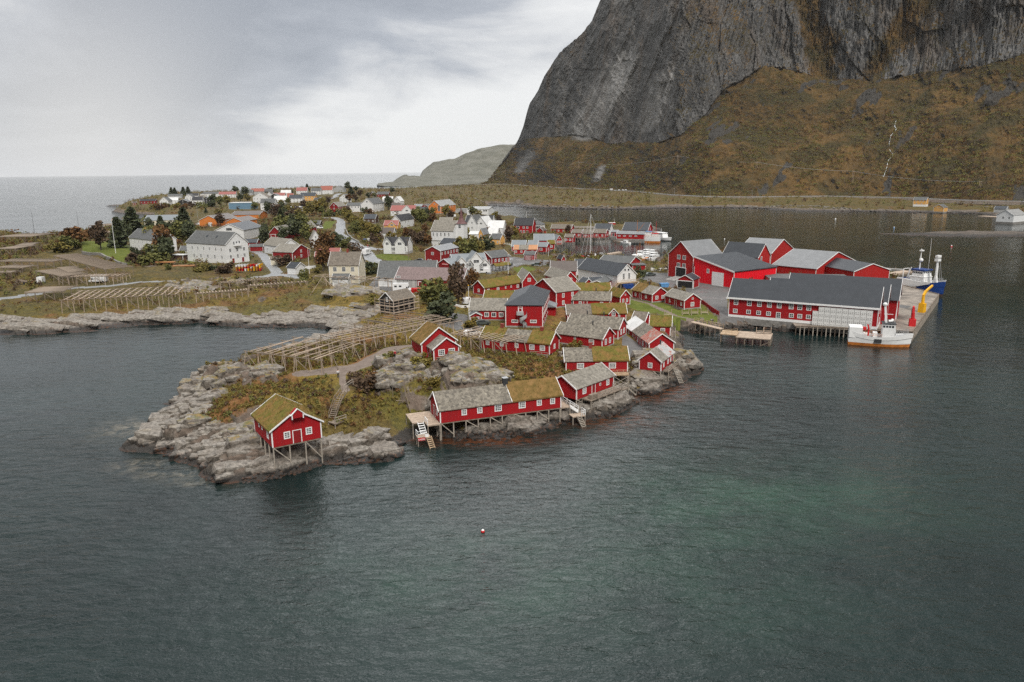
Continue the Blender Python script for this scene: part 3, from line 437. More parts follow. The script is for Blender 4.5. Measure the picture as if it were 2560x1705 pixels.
HS('church', 'white wooden church with grey roof, square tower and purple-brown spire', 'J 1308 548', 'J 1568 553', 5.8, 8.2, 11, 'x', 5.2, 'white_boards', 'slate_pale', win=[('f', [.1, .27, .44, .62, .8], [6.3], .9, 1.9, 2, 3)], cat='church', tower=1)
HS('shed', 'small white chapel annex with dark gable roof in front of the church', 'J 1560 706', 'J 1658 692', 5.6, 3.6, 8, 'y', 2.4, 'white_boards', 'navy_roof', cat='shed')
HS('house', 'steep white gabled house right of the church tower', 'J 1738 468', 'J 1842 460', 6, 6.0, 12, 'y', 5.0, 'white_boards', 'tile_grey', win=[('f', [.5], [6.2, 3], .9, 1.2, 2, 2)], cat='house')
HS('house', 'white gabled house with single pair of small attic windows, second from the church tower', 'J 1832 488', 'J 1962 478', 5.5, 5.5, 12, 'y', 5.0, 'white_boards', 'white_roof', win=[('f', [.45, .55], [6.2], .7, 1.1, 1, 1)], cat='house')
HS('house', 'white house with pale roof between the gabled row and the tall red house', 'J 1975 520', 'J 2150 518', 5.0, 5.2, 11, 'x', 4.2, 'white_boards', 'white_roof', win=[('f', [.2, .5, .8], [3.4], .9, 1.2, 2, 2)], cat='house')
HS('hall', 'dark-roofed hall behind the white gabled houses', 'J 1712 448', 'J 2020 450', 6.5, 4.5, 14, 'x', 4.2, 'white_boards', 'black_roof', cat='hall')
HS('house', 'yellow gabled house with white base below the pale-roofed white house', 'J 1868 590', 'J 1922 588', 5, 4.6, 8, 'y', 3.0, 'yellow_boards', 'grey_metal', win=[('f', [.5], [3.6], .9, 1.1, 2, 2)], cat='house')
HS('house', 'white veranda house with long low roof attached to the yellow gable', 'J 1758 598', 'J 1868 592', 5, 3.6, 8, 'x', 1.5, 'white_boards', 'white_roof', win=[('f', [.3, .7], [1.8], 1.4, 1.1, 2, 1)], cat='house')
HS('house', 'small yellow house with green-grey roof and white fence', 'J 2005 645', 'J 2118 648', 4.6, 3.6, 7, 'x', 2.6, 'yellow_boards', 'tile_grey', win=[('f', [.3, .75], [1.9], .9, 1.1, 2, 2)], cat='house')
HS('house', 'white house with wide pale grey roof behind the small yellow house', 'J 1975 590', 'J 2080 590', 5, 3.6, 9, 'x', 3.4, 'white_boards', 'white_roof', cat='house')
HS('house', 'orange gabled hotel with pale grey roof and glazed front strip', 'J 1278 268', 'J 1422 262', 7.5, 6.6, 'J 1605 241', 'y', 5.0, 'orange_boards', 'pale_metal', win=[('f', [.85], [4.8], 2.2, 5, 2, 4), ('f', [.5], [8.6], 1.2, 1.2, 1, 1), ('f', [.25], [4.2], 2.4, 2.6, 1, 1), ('r', [.2, .35, .5, .65, .8], [5], 1.1, 1.4, 1, 2)], cat='hotel', chim=[(.5, .5, 'm')])
HS('school', 'low white modern building with flat grey roofs beside the bay', 'J 1732 305', 'J 1982 298', 6.5, 5.0, 24, 'x', 2.0, 'white_boards', 'pale_metal', win=[('f', [.5, .62, .8, .9], [3.8], 1.6, 1.4, 2, 1)], cat='hall')
HS('shed', 'flat-roofed grey link between the orange hotel and the modern building', 'J 1600 300', 'J 1735 300', 6.8, 3.4, 12, 'flat', .2, 'grey_boards', 'pale_metal', cat='hall')
HS('house', 'white house with salmon red roof and wide front gable', 'J 838 319', 'J 1115 312', 7.5, 4.6, 11, 'x', 4.2, 'white_boards', 'red_roof', win=[('f', [.1, .25], [2.8], 1, 1.3, 2, 2)], cross=[(.68, 9.0, .8, 4.4)], cat='house')
HS('house', 'white house with black roof below the salmon-roofed house', 'J 845 412', 'J 945 430', 7, 5.2, 'J 1108 424', 'y', 3.6, 'white_boards', 'black_roof', win=[('f', [.4], [4.2], 1, 1.2, 2, 2), ('r', [.35, .6], [3.8], 1.3, 1.4, 2, 2)], cat='house')
HS('house', 'peach house with salmon red roof between the trees and the road', 'J 757 487', 'J 912 486', 6.8, 3.6, 9, 'x', 3.0, 'yellow_boards', 'red_roof', win=[('f', [.2, .75], [1.9], 1, 1.2, 2, 2), ('l', [.25, .7], [1.9], .9, 1.2, 1, 1)], cross=[(.6, 5.0, 1.0, 2.2)], cat='house')
HS('house', 'dark brown house with navy roof in front of the white guesthouse', 'J 522 415', 'J 648 408', 7.2, 3.6, 11, 'x', 3.0, 'brown_boards', 'navy_roof', win=[('f', [.12, .4, .8], [1.9], 1.1, 1.3, 2, 2)], cat='house')
HS('hotel', 'large white guesthouse with dark roof and rows of windows', 'J 488 240', 'J 624 234', 8, 7.6, 'J 756 223', 'y', 5.2, 'white_boards', 'tile_grey', win=[('f', [.5], [9.6], 1.4, 1.4, 1, 1), ('r', [.12, .3, .48, .66, .84], [6, 3], 1, 1.5, 1, 2)], cat='hotel')
HS('hotel', 'white left wing of the guesthouse with low dark roof', 'J 320 254', 'J 470 254', 8, 6.0, 12, 'x', 2.6, 'white_boards', 'tile_grey', win=[('f', [.15, .4, .65, .88], [4.6], 1, 1.4, 1, 2)], cat='hotel')
HS('house', 'dark red gabled house with grey roof left of the guesthouse', 'J 120 268', 'J 217 266', 8, 6.4, 'J 306 256', 'y', 4.0, 'dark_red_boards', 'slate_pale', win=[('f', [.5], [7.6, 4.6], 1.1, 1.4, 2, 2), ('r', [.2, .45, .7], [4.8], 1, 1.3, 1, 2)], cat='house')
HS('house', 'pale gabled house with grey roof half hidden by rust trees, beside the curving road', 'G 305 228', 'G 396 224', 6.2, 4.4, 'G 540 226', 'y', 4.4, 'white_boards', 'slate_pale', win=[('f', [.5], [5.4], .9, 1.2, 2, 2)], cat='house')
HS('house', 'low house with red metal roof behind rust-coloured trees', 'G 345 395', 'G 575 392', 5.8, 3.0, 7, 'x', 3.2, 'white_boards', 'red_roof', cat='house')
HS('house', 'old brown-roofed house with pale gable among yellow trees', 'J 722 590', 'J 862 575', 6.5, 3.0, 8, 'x', 2.8, 'white_boards', 'brown_roof', cat='house')
HS('house', 'small orange-gabled house behind the church ridge', 'J 1405 455', 'J 1545 460', 7, 4.0, 9, 'x', 3.6, 'orange_boards', 'slate_pale', cat='house')
HS('school', 'orange school building with brown roof and three stepped gables', 'I 1000 430', 'I 1165 434', 7.5, 4.6, 34, 'y', 3.4, 'orange_boards', 'brown_roof', cat='school', win=[('f', [.5], [2], 2, 1.6, 2, 1)], rdoor=[('f', .55, 3, 3)])
HS('school', 'second orange gabled wing of the school, timber front', 'I 1258 437', 'I 1400 445', 7.5, 3.6, 26, 'y', 2.6, 'orange_boards', 'brown_roof', cat='school')
HS('school', 'rear school wing with orange end and flat brown roof', 'I 1320 378', 'I 1560 380', 8.5, 4.4, 30, 'x', 2.4, 'orange_boards', 'brown_roof', cat='school')
HS('hall', 'long low hall with blue-grey roof and beige wall near the sea', 'I 505 430', 'I 818 430', 5.5, 4.2, 24, 'x', 3.6, 'cream_boards', 'bluegrey_roof', cat='hall')
HS('sports_hall', 'blue and white flat-roofed hall among far trees', 'I 1290 268', 'I 1503 262', 9.5, 6.5, 20, 'flat', .3, 'blue_panel', 'white_roof', cat='hall')
HS('hall', 'plain white windowless flat-roofed box building beyond the school', 'I 1836 305', 'I 1958 305', 9, 5.0, 12, 'flat', .3, 'white_boards', 'white_roof', cat='hall')
HS('hall', 'low white hall with grey roof left of the white box building', 'I 1640 335', 'I 1835 338', 8.5, 2.5, 14, 'x', 1.6, 'white_boards', 'pale_metal', cat='hall')
# --- the far end of the village: (label, eave left, eave right, floor z, wall h, depth, ridge, rise, wall, roof)
for t in (
 ('far red bungalow with black roof, first house on the point', 'I 422 240', 'I 545 243', 8, 4, 10, 'x', 2.4, 'dark_red_boards', 'black_roof'),
 ('tiny rust-red hut on the outermost grass of the point', 'I 325 262', 'I 355 262', 7, 3, 4, 'x', 1.5, 'dark_red_boards', 'brown_roof'),
 ('white gabled house next to the red bungalow on the point', 'I 600 243', 'I 668 243', 8, 5.4, 12, 'y', 4.6, 'white_boards', 'tile_grey'),
 ('white house with pale roof, second white one on the point', 'I 690 240', 'I 762 238', 8.5, 4.5, 9, 'x', 3.6, 'white_boards', 'white_roof'),
 ('black house with white garage wall near the point', 'I 778 255', 'I 868 252', 8, 4.0, 9, 'y', 3.0, 'black_boards', 'navy_roof'),
 ('white twin-gabled house under tall dark spruces of the point', 'I 845 205', 'I 905 205', 10, 5.0, 9, 'y', 3.8, 'white_boards', 'tile_grey'),
 ('white house with black roof behind the twin-gabled one', 'I 868 190', 'I 962 192', 11, 4.6, 9, 'x', 3.2, 'white_boards', 'black_roof'),
 ('white house with two black gables and black annex', 'I 918 238', 'I 1005 236', 8.5, 6.0, 10, 'x', 4.0, 'white_boards', 'black_roof'),
 ('black-and-white gabled annex beside the two black gables', 'I 1010 235', 'I 1090 230', 8.5, 6.0, 10, 'y', 3.2, 'black_boards', 'navy_roof'),
 ('grey flat house hidden behind spruces above the point', 'I 690 190', 'I 800 190', 11, 4.0, 9, 'x', 2.0, 'grey_boards', 'tile_grey'),
 ('long white bungalow with dark hipped roof by the sea', 'I 1015 172', 'I 1185 172', 11, 4.4, 11, 'hip', 3.0, 'white_boards', 'tile_grey'),
 ('white house with orange-red roof between bungalow and grey row', 'I 1188 178', 'I 1330 178', 10.5, 5.0, 10, 'x', 3.6, 'white_boards', 'red_roof'),
 ('grey row house with dark roof on the sea side', 'I 1388 160', 'I 1495 160', 11.5, 5.0, 11, 'x', 4.0, 'grey_boards', 'tile_grey'),
 ('grey house with bright orange-red roof on the sea side', 'I 1495 150', 'I 1608 150', 12, 5.0, 10, 'x', 4.6, 'grey_boards', 'orange_roof'),
 ('dark-roofed dark house right of the orange-red roof', 'I 1605 152', 'I 1690 152', 12, 4.4, 9, 'x', 4.2, 'black_boards', 'tile_grey'),
 ('tall white house with grey roof in the far centre', 'I 1515 210', 'I 1645 205', 9.5, 8.0, 10, 'y', 5.4, 'white_boards', 'slate_brown'),
 ('white two storey house with black roof below the tall white one', 'I 1588 262', 'I 1715 262', 9, 7.0, 10, 'x', 4.0, 'white_boards', 'tile_grey'),
 ('white gabled cottage peeking behind the tall white house', 'I 1640 185', 'I 1688 185', 11, 5.0, 8, 'y', 4.4, 'white_boards', 'tile_grey'),
 ('black gabled house under the pink roof', 'I 1672 198', 'I 1755 198', 10.5, 4.4, 8, 'y', 3.4, 'black_boards', 'navy_roof'),
 ('house with pink-red roof in the far village', 'I 1712 188', 'I 1812 190', 11, 3.4, 9, 'x', 3.6, 'white_boards', 'red_roof'),
 ('white-roofed white house below the pink roof', 'I 1718 235', 'I 1825 233', 9.5, 5.4, 10, 'x', 4.4, 'white_boards', 'white_roof'),
 ('white house with snow-pale roof on the far skyline', 'I 1782 165', 'I 1868 165', 12.5, 4.6, 9, 'x', 4.0, 'white_boards', 'white_roof'),
 ('small salmon-roofed house right of the white-roofed ones', 'I 1838 205', 'I 1892 205', 11, 4.0, 8, 'x', 4.4, 'white_boards', 'orange_roof'),
 ('white house with navy roof before the orange-yellow house', 'I 1865 222', 'I 1985 218', 10, 5.0, 10, 'x', 4.0, 'white_boards', 'navy_roof'),
 ('orange-yellow house with navy roof on the far road', 'I 1975 200', 'I 2110 195', 11, 6.0, 10, 'x', 4.0, 'yellow_boards', 'navy_roof'),
 ('white house with red roof beside a dark spruce on the skyline', 'I 1935 145', 'I 2030 143', 13, 5.4, 10, 'x', 4.8, 'white_boards', 'red_roof'),
 ('white house with dark roof between two red-roofed ones', 'I 2078 148', 'I 2165 146', 13, 5.4, 10, 'x', 4.4, 'white_boards', 'tile_grey'),
 ('white house with steep bright red roof on the skyline', 'I 2172 140', 'I 2278 136', 13, 6.4, 10, 'x', 6.0, 'white_boards', 'orange_roof'),
 ('grey-roofed house beside the steep bright red roof', 'J 165 55', 'J 275 55', 12.5, 6.0, 11, 'y', 5.0, 'grey_boards', 'tile_grey'),
 ('low navy-roofed garage under the skyline houses', 'I 2110 228', 'I 2220 230', 10, 3.6, 9, 'x', 2.0, 'white_boards', 'navy_roof'),
 ('white house with grey roof behind the dark red gabled house', 'J 235 160', 'J 330 158', 9.5, 6.0, 10, 'y', 4.0, 'white_boards', 'tile_grey'),
 ('tiny house with white-edged gable among skyline trees', 'J 578 118', 'J 640 115', 12, 3.6, 8, 'y', 2.8, 'brown_boards', 'tile_grey'),
 ('red house with grey roof above the guesthouse', 'J 680 122', 'J 805 120', 10.5, 4.4, 9, 'x', 3.4, 'dark_red_boards', 'tile_grey'),
 ('white cottage with pale roof behind the guesthouse', 'J 740 180', 'J 850 180', 9.5, 4.4, 9, 'x', 3.0, 'white_boards', 'white_roof'),
 ('white steep-gabled house right of the guesthouse', 'J 862 205', 'J 945 200', 9, 6.0, 10, 'y', 4.6, 'white_boards', 'white_roof'),
 ('house with small maroon roof between steep gable and salmon roof', 'J 848 258', 'J 945 255', 8.5, 4.0, 8, 'x', 2.6, 'white_boards', 'brown_roof'),
 ('red twin-gabled house with grey roof left of the orange hotel', 'J 1195 265', 'J 1272 265', 7, 3.6, 10, 'y', 2.4, 'dark_red_boards', 'tile_grey'),
 ('grey-roofed low house left of the red twin gables', 'J 1110 262', 'J 1192 262', 7, 3.6, 10, 'x', 2.0, 'grey_boards', 'bluegrey_roof'),
 ('navy-roofed house behind the salmon roof gable', 'J 1125 308', 'J 1265 306', 7, 3.6, 9, 'x', 2.6, 'grey_boards', 'navy_roof'),
 ('dark low house with grey roof left of the curving road', 'G 275 75', 'G 385 82', 7.2, 2.8, 9, 'x', 2.4, 'brown_boards', 'tile_grey'),
): HS('house', t[0], *t[1:10], win='auto', group='houses at the far end of the village', cat='house')
# --- across the bay
HS('house', 'tall yellow house with white base alone beside the shore road', 'N 1452 338', 'N 1535 338', 4, 6.5, 8, 'x', 3.0, 'yellow_boards', 'tile_grey', win=[('f', [.2, .5, .75], [5.4], .9, 1.2, 2, 2), ('f', [.25, .65], [2.8], .9, 1.2, 2, 2)], basement=2, cat='house')
HS('boathouse', 'small yellow boathouse with dark roof at the far waterline', 'N 1618 400', 'N 1682 400', 1.2, 4.2, 8, 'y', 3.0, 'yellow_boards', 'tile_grey', win=[('f', [.3, .5, .7], [4.0], .6, .8, 1, 1)], cat='boathouse')
HS('warehouse', 'white shore building with grey roof at the far right jetty', 'N 2170 462', 'N 2270 466', 2, 5.0, 20, 'y', 4.0, 'white_boards', 'pale_metal', win=[('f', [.4, .75], [3], 1.2, 1.6, 2, 2)], cat='warehouse')
HS('shed', 'dark navy-roofed shed beside the far white shore building', 'N 2135 412', 'N 2205 412', 3, 3.4, 8, 'x', 2.4, 'grey_boards', 'navy_roof', cat='shed')
# ================================================================== the land: coast, heights and what covers it
COAST = [('F -150 745', 0), ('F 0 754', 0), ('F 45 768', 0), ('F 120 766', 0), ('F 200 758', 0), ('F 330 745', 0), ('F 480 742', 0), ('F 560 748', 0), ('F 600 753', 0), ('F 680 751', 0), ('F 740 747', 0), ('F 800 746', 0),
 ('H 700 218', 0), ('H 850 240', 0), ('H 960 232', 0), ('H 1000 260', 0), ('H 880 330', 0), ('H 760 390', 0), ('H 620 450', 0), ('H 480 530', 0), ('H 330 592', 0), ('H 130 634', 0), ('H 0 662', 0),
 ('A 810 105', 0), ('A 740 140', 0), ('A 680 180', 0), ('A 600 205', 0), ('A 500 265', 0), ('A 400 310', 0), ('A 395 355', 0), ('A 440 385', 0), ('A 330 430', 0), ('A 268 492', 0), ('A 250 548', 0), ('A 130 600', 0), ('A 48 655', 0), ('A 90 672', 0), ('A 160 662', 0), ('A 370 692', 0), ('A 440 742', 0), ('A 590 790', 0),
 ('A 610 845', 0), ('A 690 897', 0), ('A 830 897', 0), ('A 930 882', 0), ('A 1040 872', 0), ('A 1120 848', 0), ('A 1200 822', 0), ('A 1300 802', 0), ('A 1400 782', 0), ('A 1550 758', 0), ('A 1700 748', 0), ('A 1850 745', 0), ('A 1990 740', 0), ('A 2055 668', 0),
 ('S 230 1200', 0), ('S 400 1090', 0), ('S 700 1060', 0), ('S 900 1085', 0), ('S 1050 1105', 0), ('S 1300 1130', 0), ('S 1700 1120', 0), ('S 2000 1095', 0), ('S 2355 1090', 0), ('B 1400 1030', 0), ('B 1560 995', 0), ('B 1700 955', 0), ('B 1890 925', 0), ('B 1960 865', 0),
 ('T 1240 780', 0), ('T 1330 650', 0), ('T 1600 620', 0), ('T 1880 505', 0), ('T 2000 435', 0), ('T 2150 350', 0), ('T 2250 300', 0), ('T 2150 240', 0), ('T 1990 180', 0), ('C 1690 1290', 0), ('C 1640 1180', 0), ('C 1630 1080', 0), ('C 1680 985', 0), ('C 1800 985', 0),
 ('R 200 690', 0), ('R 450 680', 0), ('R 700 640', 0), ('R 850 602', 0), ('R 1100 602', 0), ('R 1400 580', 0), ('R 1700 615', 0), ('R 1900 650', 0), ('R 2150 640', 0), ('D 1300 745', 0), ('D 1600 755', 0), ('P 820 1160', 0), ('P 1120 1190', 0), ('P 1480 760', 0), ('P 1080 600', 0),
 ('D 1845 410', 0), ('D 1650 372', 0), ('D 1300 330', 0), ('D 900 262', 0), ('D 500 235', 0), ('D 110 262', 0), ('K 2060 790', 0), ('K 1950 775', 0), ('K 1800 775', 0), ('K 1650 740', 0), ('K 1300 728', 0), ('K 1100 720', 0), ('K 1010 705', 0), ('K 880 695', 0), ('K 740 692', 0), ('K 715 650', 0), ('K 760 622', 0),
 ('K 880 606', 0), ('K 950 562', 0), ('K 1000 532', 0), ('K 1100 502', 0), ('K 1200 465', 0), ('K 1300 462', 0), ('K 1520 455', 0), ('K 1600 470', 0), ('K 1740 492', 0), ('K 1950 462', 0), ('K 2085 420', 0), ('K 2085 340', 0), ('K 1640 310', 0), ('K 1340 310', 0), ('K 1100 312', 0), ('K 830 312', 0), ('K 720 300', 0), ('K 560 265', 0),
 ('K 250 240', 0), ('K 110 195', 0), ('J 1985 330', 0), ('J 1985 245', 0), ('J 1800 235', 0), ('J 1650 238', 0), ('J 1640 226', 0), ('J 1900 236', 0), ('J 2355 240', 0), ('M 400 582', 0), ('M 560 603', 0), ('M 800 612', 0), ('M 1200 617', 0), ('M 1520 605', 0), ('M 1900 600', 0), ('M 2355 605', 0),
 ('N 500 430', 0), ('N 1000 432', 0), ('N 1300 437', 0), ('N 1600 442', 0), ('N 2000 450', 0), ('N 2100 478', 0), ('N 2355 480', 0), ('X 2700 545', 0), ('X 3100 560', 0), (3000, 1300), (2200, 3000), (500, 3600), (-60, 3200),
 ('J 1890 6', 6), ('J 1600 22', 6), ('J 1100 44', 7), ('J 860 62', 8), ('J 600 52', 9), ('J 280 22', 10), ('I 2280 96', 10), ('I 2000 100', 10), ('I 1700 122', 10), ('I 1500 128', 10), ('I 1250 146', 9.5), ('I 1000 150', 9), ('I 700 170', 9), ('I 420 215', 7), ('I 320 262', 3), ('I 180 312', 0), ('I 120 354', 0), ('I 230 374', 0), ('I 370 380', 0), ('I 530 386', 0),
 ('I 520 410', 1), ('I 440 450', 2), ('I 300 480', 2), ('I 50 492', 2), ('E 720 84', 3), ('E 640 110', 4), ('E 560 116', 5), ('E 450 145', 6), ('E 240 160', 6), ('E 210 120', 5), ('E 100 112', 5), ('E -40 116', 5), ('F -200 530', 2), ('F -420 600', 0), ('F -420 760', 0)]
COASTW = [tuple(at(c[0], c[1])[:2]) if isinstance(c[0], str) else c for c in COAST]
CTRL = []
for s_, z_ in (('H 1000 600', 6), ('H 1300 520', 6.3), ('H 1560 440', 6.6), ('H 600 640', 5.4), ('H 250 620', 4), ('H 900 680', 5.5), ('H 1560 600', 7.4), ('H 1700 540', 8.6), ('H 1450 760', 6.2), ('H 1620 700', 6.8), ('H 1550 830', 5.2), ('H 1750 760', 6.5), ('H 1880 800', 4.5), ('H 1500 930', 3.6), ('H 1300 900', 4.2),
  ('H 2100 560', 8.3), ('H 2250 620', 7.6), ('H 2150 700', 7.0), ('H 2300 740', 6.2), ('B 1250 610', 5.6), ('B 1400 600', 5.0), ('B 1200 560', 6), ('B 900 690', 5.6), ('B 1080 700', 5.2), ('B 850 560', 7.6), ('B 760 620', 7.4),
  ('A 1100 730', 2.7), ('A 1150 690', 3.2), ('A 1300 740', 2.6), ('A 1450 660', 2.9), ('A 950 600', 3.4), ('A 760 470', 4.4), ('A 500 500', 4.0), ('A 960 575', 4.1), ('A 1440 610', 3.2), ('A 420 560', 3.4), ('A 650 300', 5.0), ('A 900 300', 5.0), ('A 1150 250', 5.2), ('A 1300 330', 4.6), ('A 1500 420', 4.2), ('A 1750 400', 4.3), ('A 1850 430', 4.2), ('A 1450 560', 3.2), ('A 1600 600', 2.8), ('A 1900 560', 3.2), ('A 800 680', 3.4), ('A 1000 760', 1.8), ('A 1800 200', 6.2), ('A 560 320', 3.6), ('A 1500 250', 4.9), ('A 800 200', 4.8),
  ('S 1300 960', .7), ('S 1900 960', .8), ('B 1300 960', .8), ('S 1300 860', 1.6), ('B 1200 890', 1.8), ('S 500 900', .6), ('S 350 800', 2.0), ('T 300 950', .8), ('T 700 800', 1.4), ('T 1100 620', 1.8), ('T 1300 400', 2.2), ('T 1600 380', 2.0), ('T 1900 300', 2.0), ('C 1100 1250', 3.4), ('C 1130 1150', 3.4),
  ('L 1300 1090', 2.4), ('L 2000 1080', 2.6), ('L 500 1040', 2.6), ('L 150 1000', 3), ('L 1200 820', 4.2), ('L 300 830', 4.0), ('L 2200 780', 5), ('L 900 520', 6.4), ('L 200 600', 6), ('L 500 400', 8), ('L 300 280', 9), ('L 1200 300', 9.5), ('L 1500 390', 8.6), ('L 700 120', 8.5), ('E 1100 430', 6.0), ('E 1600 400', 5.6), ('E 1700 600', 4.2), ('E 2100 560', 4.4), ('E 2200 640', 3.4), ('E 1300 620', 3.4), ('E 1900 640', 3.6), ('E 2000 520', 5.0), ('E 1500 490', 5.4), ('E 600 190', 10), ('E 400 130', 8),
  ('G 300 700', 4.2), ('G 500 820', 3.4), ('G 620 780', 5.0), ('G 700 740', 5.2), ('G 800 900', 3.6), ('G 950 900', 3.8), ('G 800 650', 4.6), ('G 1250 720', 4.6), ('G 1600 1100', 4.6), ('G 1750 980', 4.6), ('B 600 270', 5.0), ('B 900 250', 4.8), ('H 1500 330', 5.2), ('H 1700 200', 4.8), ('H 1150 420', 4.6), ('H 700 560', 4.4),
  ('C 1300 750', 2.9), ('C 1700 800', 2.6), ('C 2000 760', 2.7), ('C 2050 600', 2.9), ('D 500 560', 3), ('D 700 690', 2.7), ('D 1000 700', 2.6), ('D 300 440', 3.2), ('D 1600 430', 2.6), ('P 1200 800', 1.7), ('P 1000 1050', 1.7), ('P 1060 600', 1.2), ('P 1300 700', 1.4), ('D 1850 440', 1.8), ('C 1250 340', 3.2), ('K 700 750', 3.2), ('K 300 770', 3.4), ('K 500 850', 3.8), ('K 900 720', 3.0),
  ('G 1000 800', 4.2), ('J 300 780', 6), ('J 600 860', 5.4), ('J 700 870', 5.6), ('J 1100 620', 6), ('J 220 500', 7), ('J 1200 560', 6.5), ('J 600 600', 6.8), ('J 250 160', 9.5), ('J 1000 130', 7), ('J 1300 100', 7), ('J 1800 120', 6), ('J 1500 200', 3), ('J 2200 180', 4),
  ('I 800 320', 6), ('I 1100 320', 7.5), ('I 600 310', 6.5), ('I 350 330', 4), ('I 250 350', 2.5), ('I 400 290', 6.5), ('I 900 400', 5.5), ('I 1200 300', 8), ('I 1800 400', 7.5), ('I 1700 480', 7), ('I 2000 600', 6.8),
  ('M 0 408', 8), ('M 400 407', 8), ('M 1000 447', 8), ('M 1400 465', 8), ('M 2000 508', 7.5), ('N 300 305', 7.5), ('N 1000 305', 7.5), ('N 1400 318', 7), ('N 2000 335', 7), ('N 2355 345', 7), ('M 300 500', 5), ('M 1200 540', 4.5), ('M 1900 560', 4), ('N 800 370', 3.5), ('N 1400 380', 4), ('N 2000 390', 3.5)):
    p_ = at(s_, z_); CTRL.append((p_[0], p_[1], z_))
for h in HOUSES:
    if h.get('stilts'): continue
    c_, s_ = math.cos(h['rz']), math.sin(h['rz'])
    for u in (0, .5, 1):
        for v in (0, .5, 1):
            x_, y_ = h['W'] * u, h['D'] * v
            CTRL.append((h['a'][0] + c_ * x_ - s_ * y_, h['a'][1] + s_ * x_ + c_ * y_, h['zf'] - .12))
CTRL = np.array(CTRL)
def W2(pts, z): return [tuple(at(p, z)[:2]) for p in pts]
YARDS = [W2(['C 1150 360', 'C 1330 290', 'C 1510 300', 'D 250 395', 'D 690 470', 'D 640 560', 'D 650 668', 'D 1130 705', 'D 1130 722', 'D 600 715', 'C 2115 812', 'C 1900 680', 'C 1720 545', 'C 1540 470', 'C 1300 430', 'C 1150 400'], 3),
  W2(['K 60 690', 'K 360 668', 'K 700 695', 'K 1000 712', 'K 1130 735', 'K 900 740', 'K 700 800', 'K 560 775', 'K 380 790', 'K 330 860', 'K 100 905', 'K -120 790'], 3.3),
  W2(['B 560 262', 'B 690 175', 'B 790 190', 'B 800 250', 'B 910 275', 'B 880 300', 'B 700 300'], 4.8), W2(['C 970 1040', 'C 1260 1190', 'C 1180 1250', 'C 1040 1310', 'C 960 1150'], 3.5), W2(['D 1600 440', 'D 1850 425', 'P 1040 560', 'P 1570 715', 'P 1180 1230', 'P 700 1150', 'D 1760 620', 'D 1890 600'], 2.2),
  W2(['G 860 690', 'G 950 590', 'G 1130 700', 'G 1400 760', 'G 1150 760'], 4.5)]
LAWNS = [W2(['C 1060 640', 'C 1300 662', 'C 1520 690', 'C 1700 728', 'C 1890 692', 'C 2100 830', 'C 2020 870', 'C 1820 868', 'C 1650 905', 'C 1290 800', 'C 1050 745'], 3.0), W2(['E 600 190', 'E 830 160', 'E 955 205', 'E 965 308', 'E 900 312', 'E 780 290', 'E 615 262'], 9),
  W2(['K 380 800', 'K 560 785', 'K 690 825', 'K 620 870', 'K 440 880'], 3.6), W2(['C 270 510', 'C 380 520', 'C 370 600', 'C 290 610'], 4.5), W2(['J 610 850', 'J 780 830', 'J 1040 860', 'J 1100 910', 'J 800 905'], 5.4), W2(['E 1290 330', 'E 1420 318', 'E 1430 345', 'E 1300 350'], 6), W2(['J 60 440', 'J 190 435', 'J 130 520', 'J 20 530'], 7)]
PATHS = [(W2(['H 1680 405', 'H 1500 455', 'H 1400 510', 'H 1250 585', 'H 1060 630', 'H 850 640', 'H 620 650'], 6), 2.3, 0), (W2(['H 1060 650', 'H 1000 720', 'H 1020 800', 'H 1045 860'], 5.2), .7, 1), (W2(['C 1090 645', 'C 1280 690', 'C 1500 770', 'C 1760 850', 'C 1850 880'], 2.9), .8, 0)]
ROADS = [(W2(['E -200 600', 'E 0 562', 'E 200 543', 'E 500 510', 'E 900 490', 'E 1300 475', 'E 1600 462', 'E 1900 448', 'E 2000 440', 'E 2040 415', 'E 1985 355', 'E 1930 290', 'E 1860 262'], 5.3), 2.2), (W2(['E 2000 440', 'E 2100 440', 'E 2200 455'], 5), 2.6),
  (W2(['J 60 420', 'J 160 415', 'J 240 440', 'J 250 520', 'J 220 590', 'J 330 660', 'J 440 720', 'J 540 800', 'J 600 870', 'J 700 905', 'J 900 925', 'J 1100 935', 'J 1250 945'], 6), 3.2), (W2(['J 500 735', 'J 620 760', 'J 700 760'], 6), 4.0),
  (W2(['J -200 165', 'J 0 165', 'J 120 180', 'J 240 130'], 10), 4.0), (W2(['K -60 760', 'K 80 700', 'K 300 690'], 3.5), 4)]
FARROAD = ['M 0 408', 'M 280 405', 'M 380 409', 'M 700 433', 'M 1020 447', 'M 1350 463', 'M 1700 491', 'M 2000 507', 'M 2355 509', 'N 700 300', 'N 1360 313', 'N 1560 322', 'N 2000 338', 'N 2355 344', 'X 2800 520']
# ================================================================== water
m, n, b = newmat('sea_water'); P_ = pos_co(n)
sw = n.node('ShaderNodeSeparateXYZ', i_0=P_)
big = n.noise(n.mapping(P_, (1, 1, 0)), .02, 4, .6, 1.0)
def patch(x, y, rx, ry, amp):
    a = n.math('DIVIDE', n.math('SUBTRACT', sw.outputs[0], x), rx); c = n.math('DIVIDE', n.math('SUBTRACT', sw.outputs[1], y), ry)
    return n.math('MULTIPLY', n.math('POWER', 2.718, n.math('MULTIPLY', n.math('ADD', n.math('MULTIPLY', a, a), n.math('MULTIPLY', c, c)), -1.0)), amp)
shoal = n.math('ADD', patch(25, 93, 15, 15, .36), n.math('ADD', patch(44, 97, 18, 12, .4), n.math('ADD', patch(-4, 76, 20, 12, .3), patch(22, 70, 16, 10, .15))))
shoal = n.math('MULTIPLY', shoal, n.math('ADD', .35, n.ramp(n.noise(n.mapping(P_, (1, 1, 0)), .11, 4, .6), [(.32, 0.), (.68, 1.4)])))
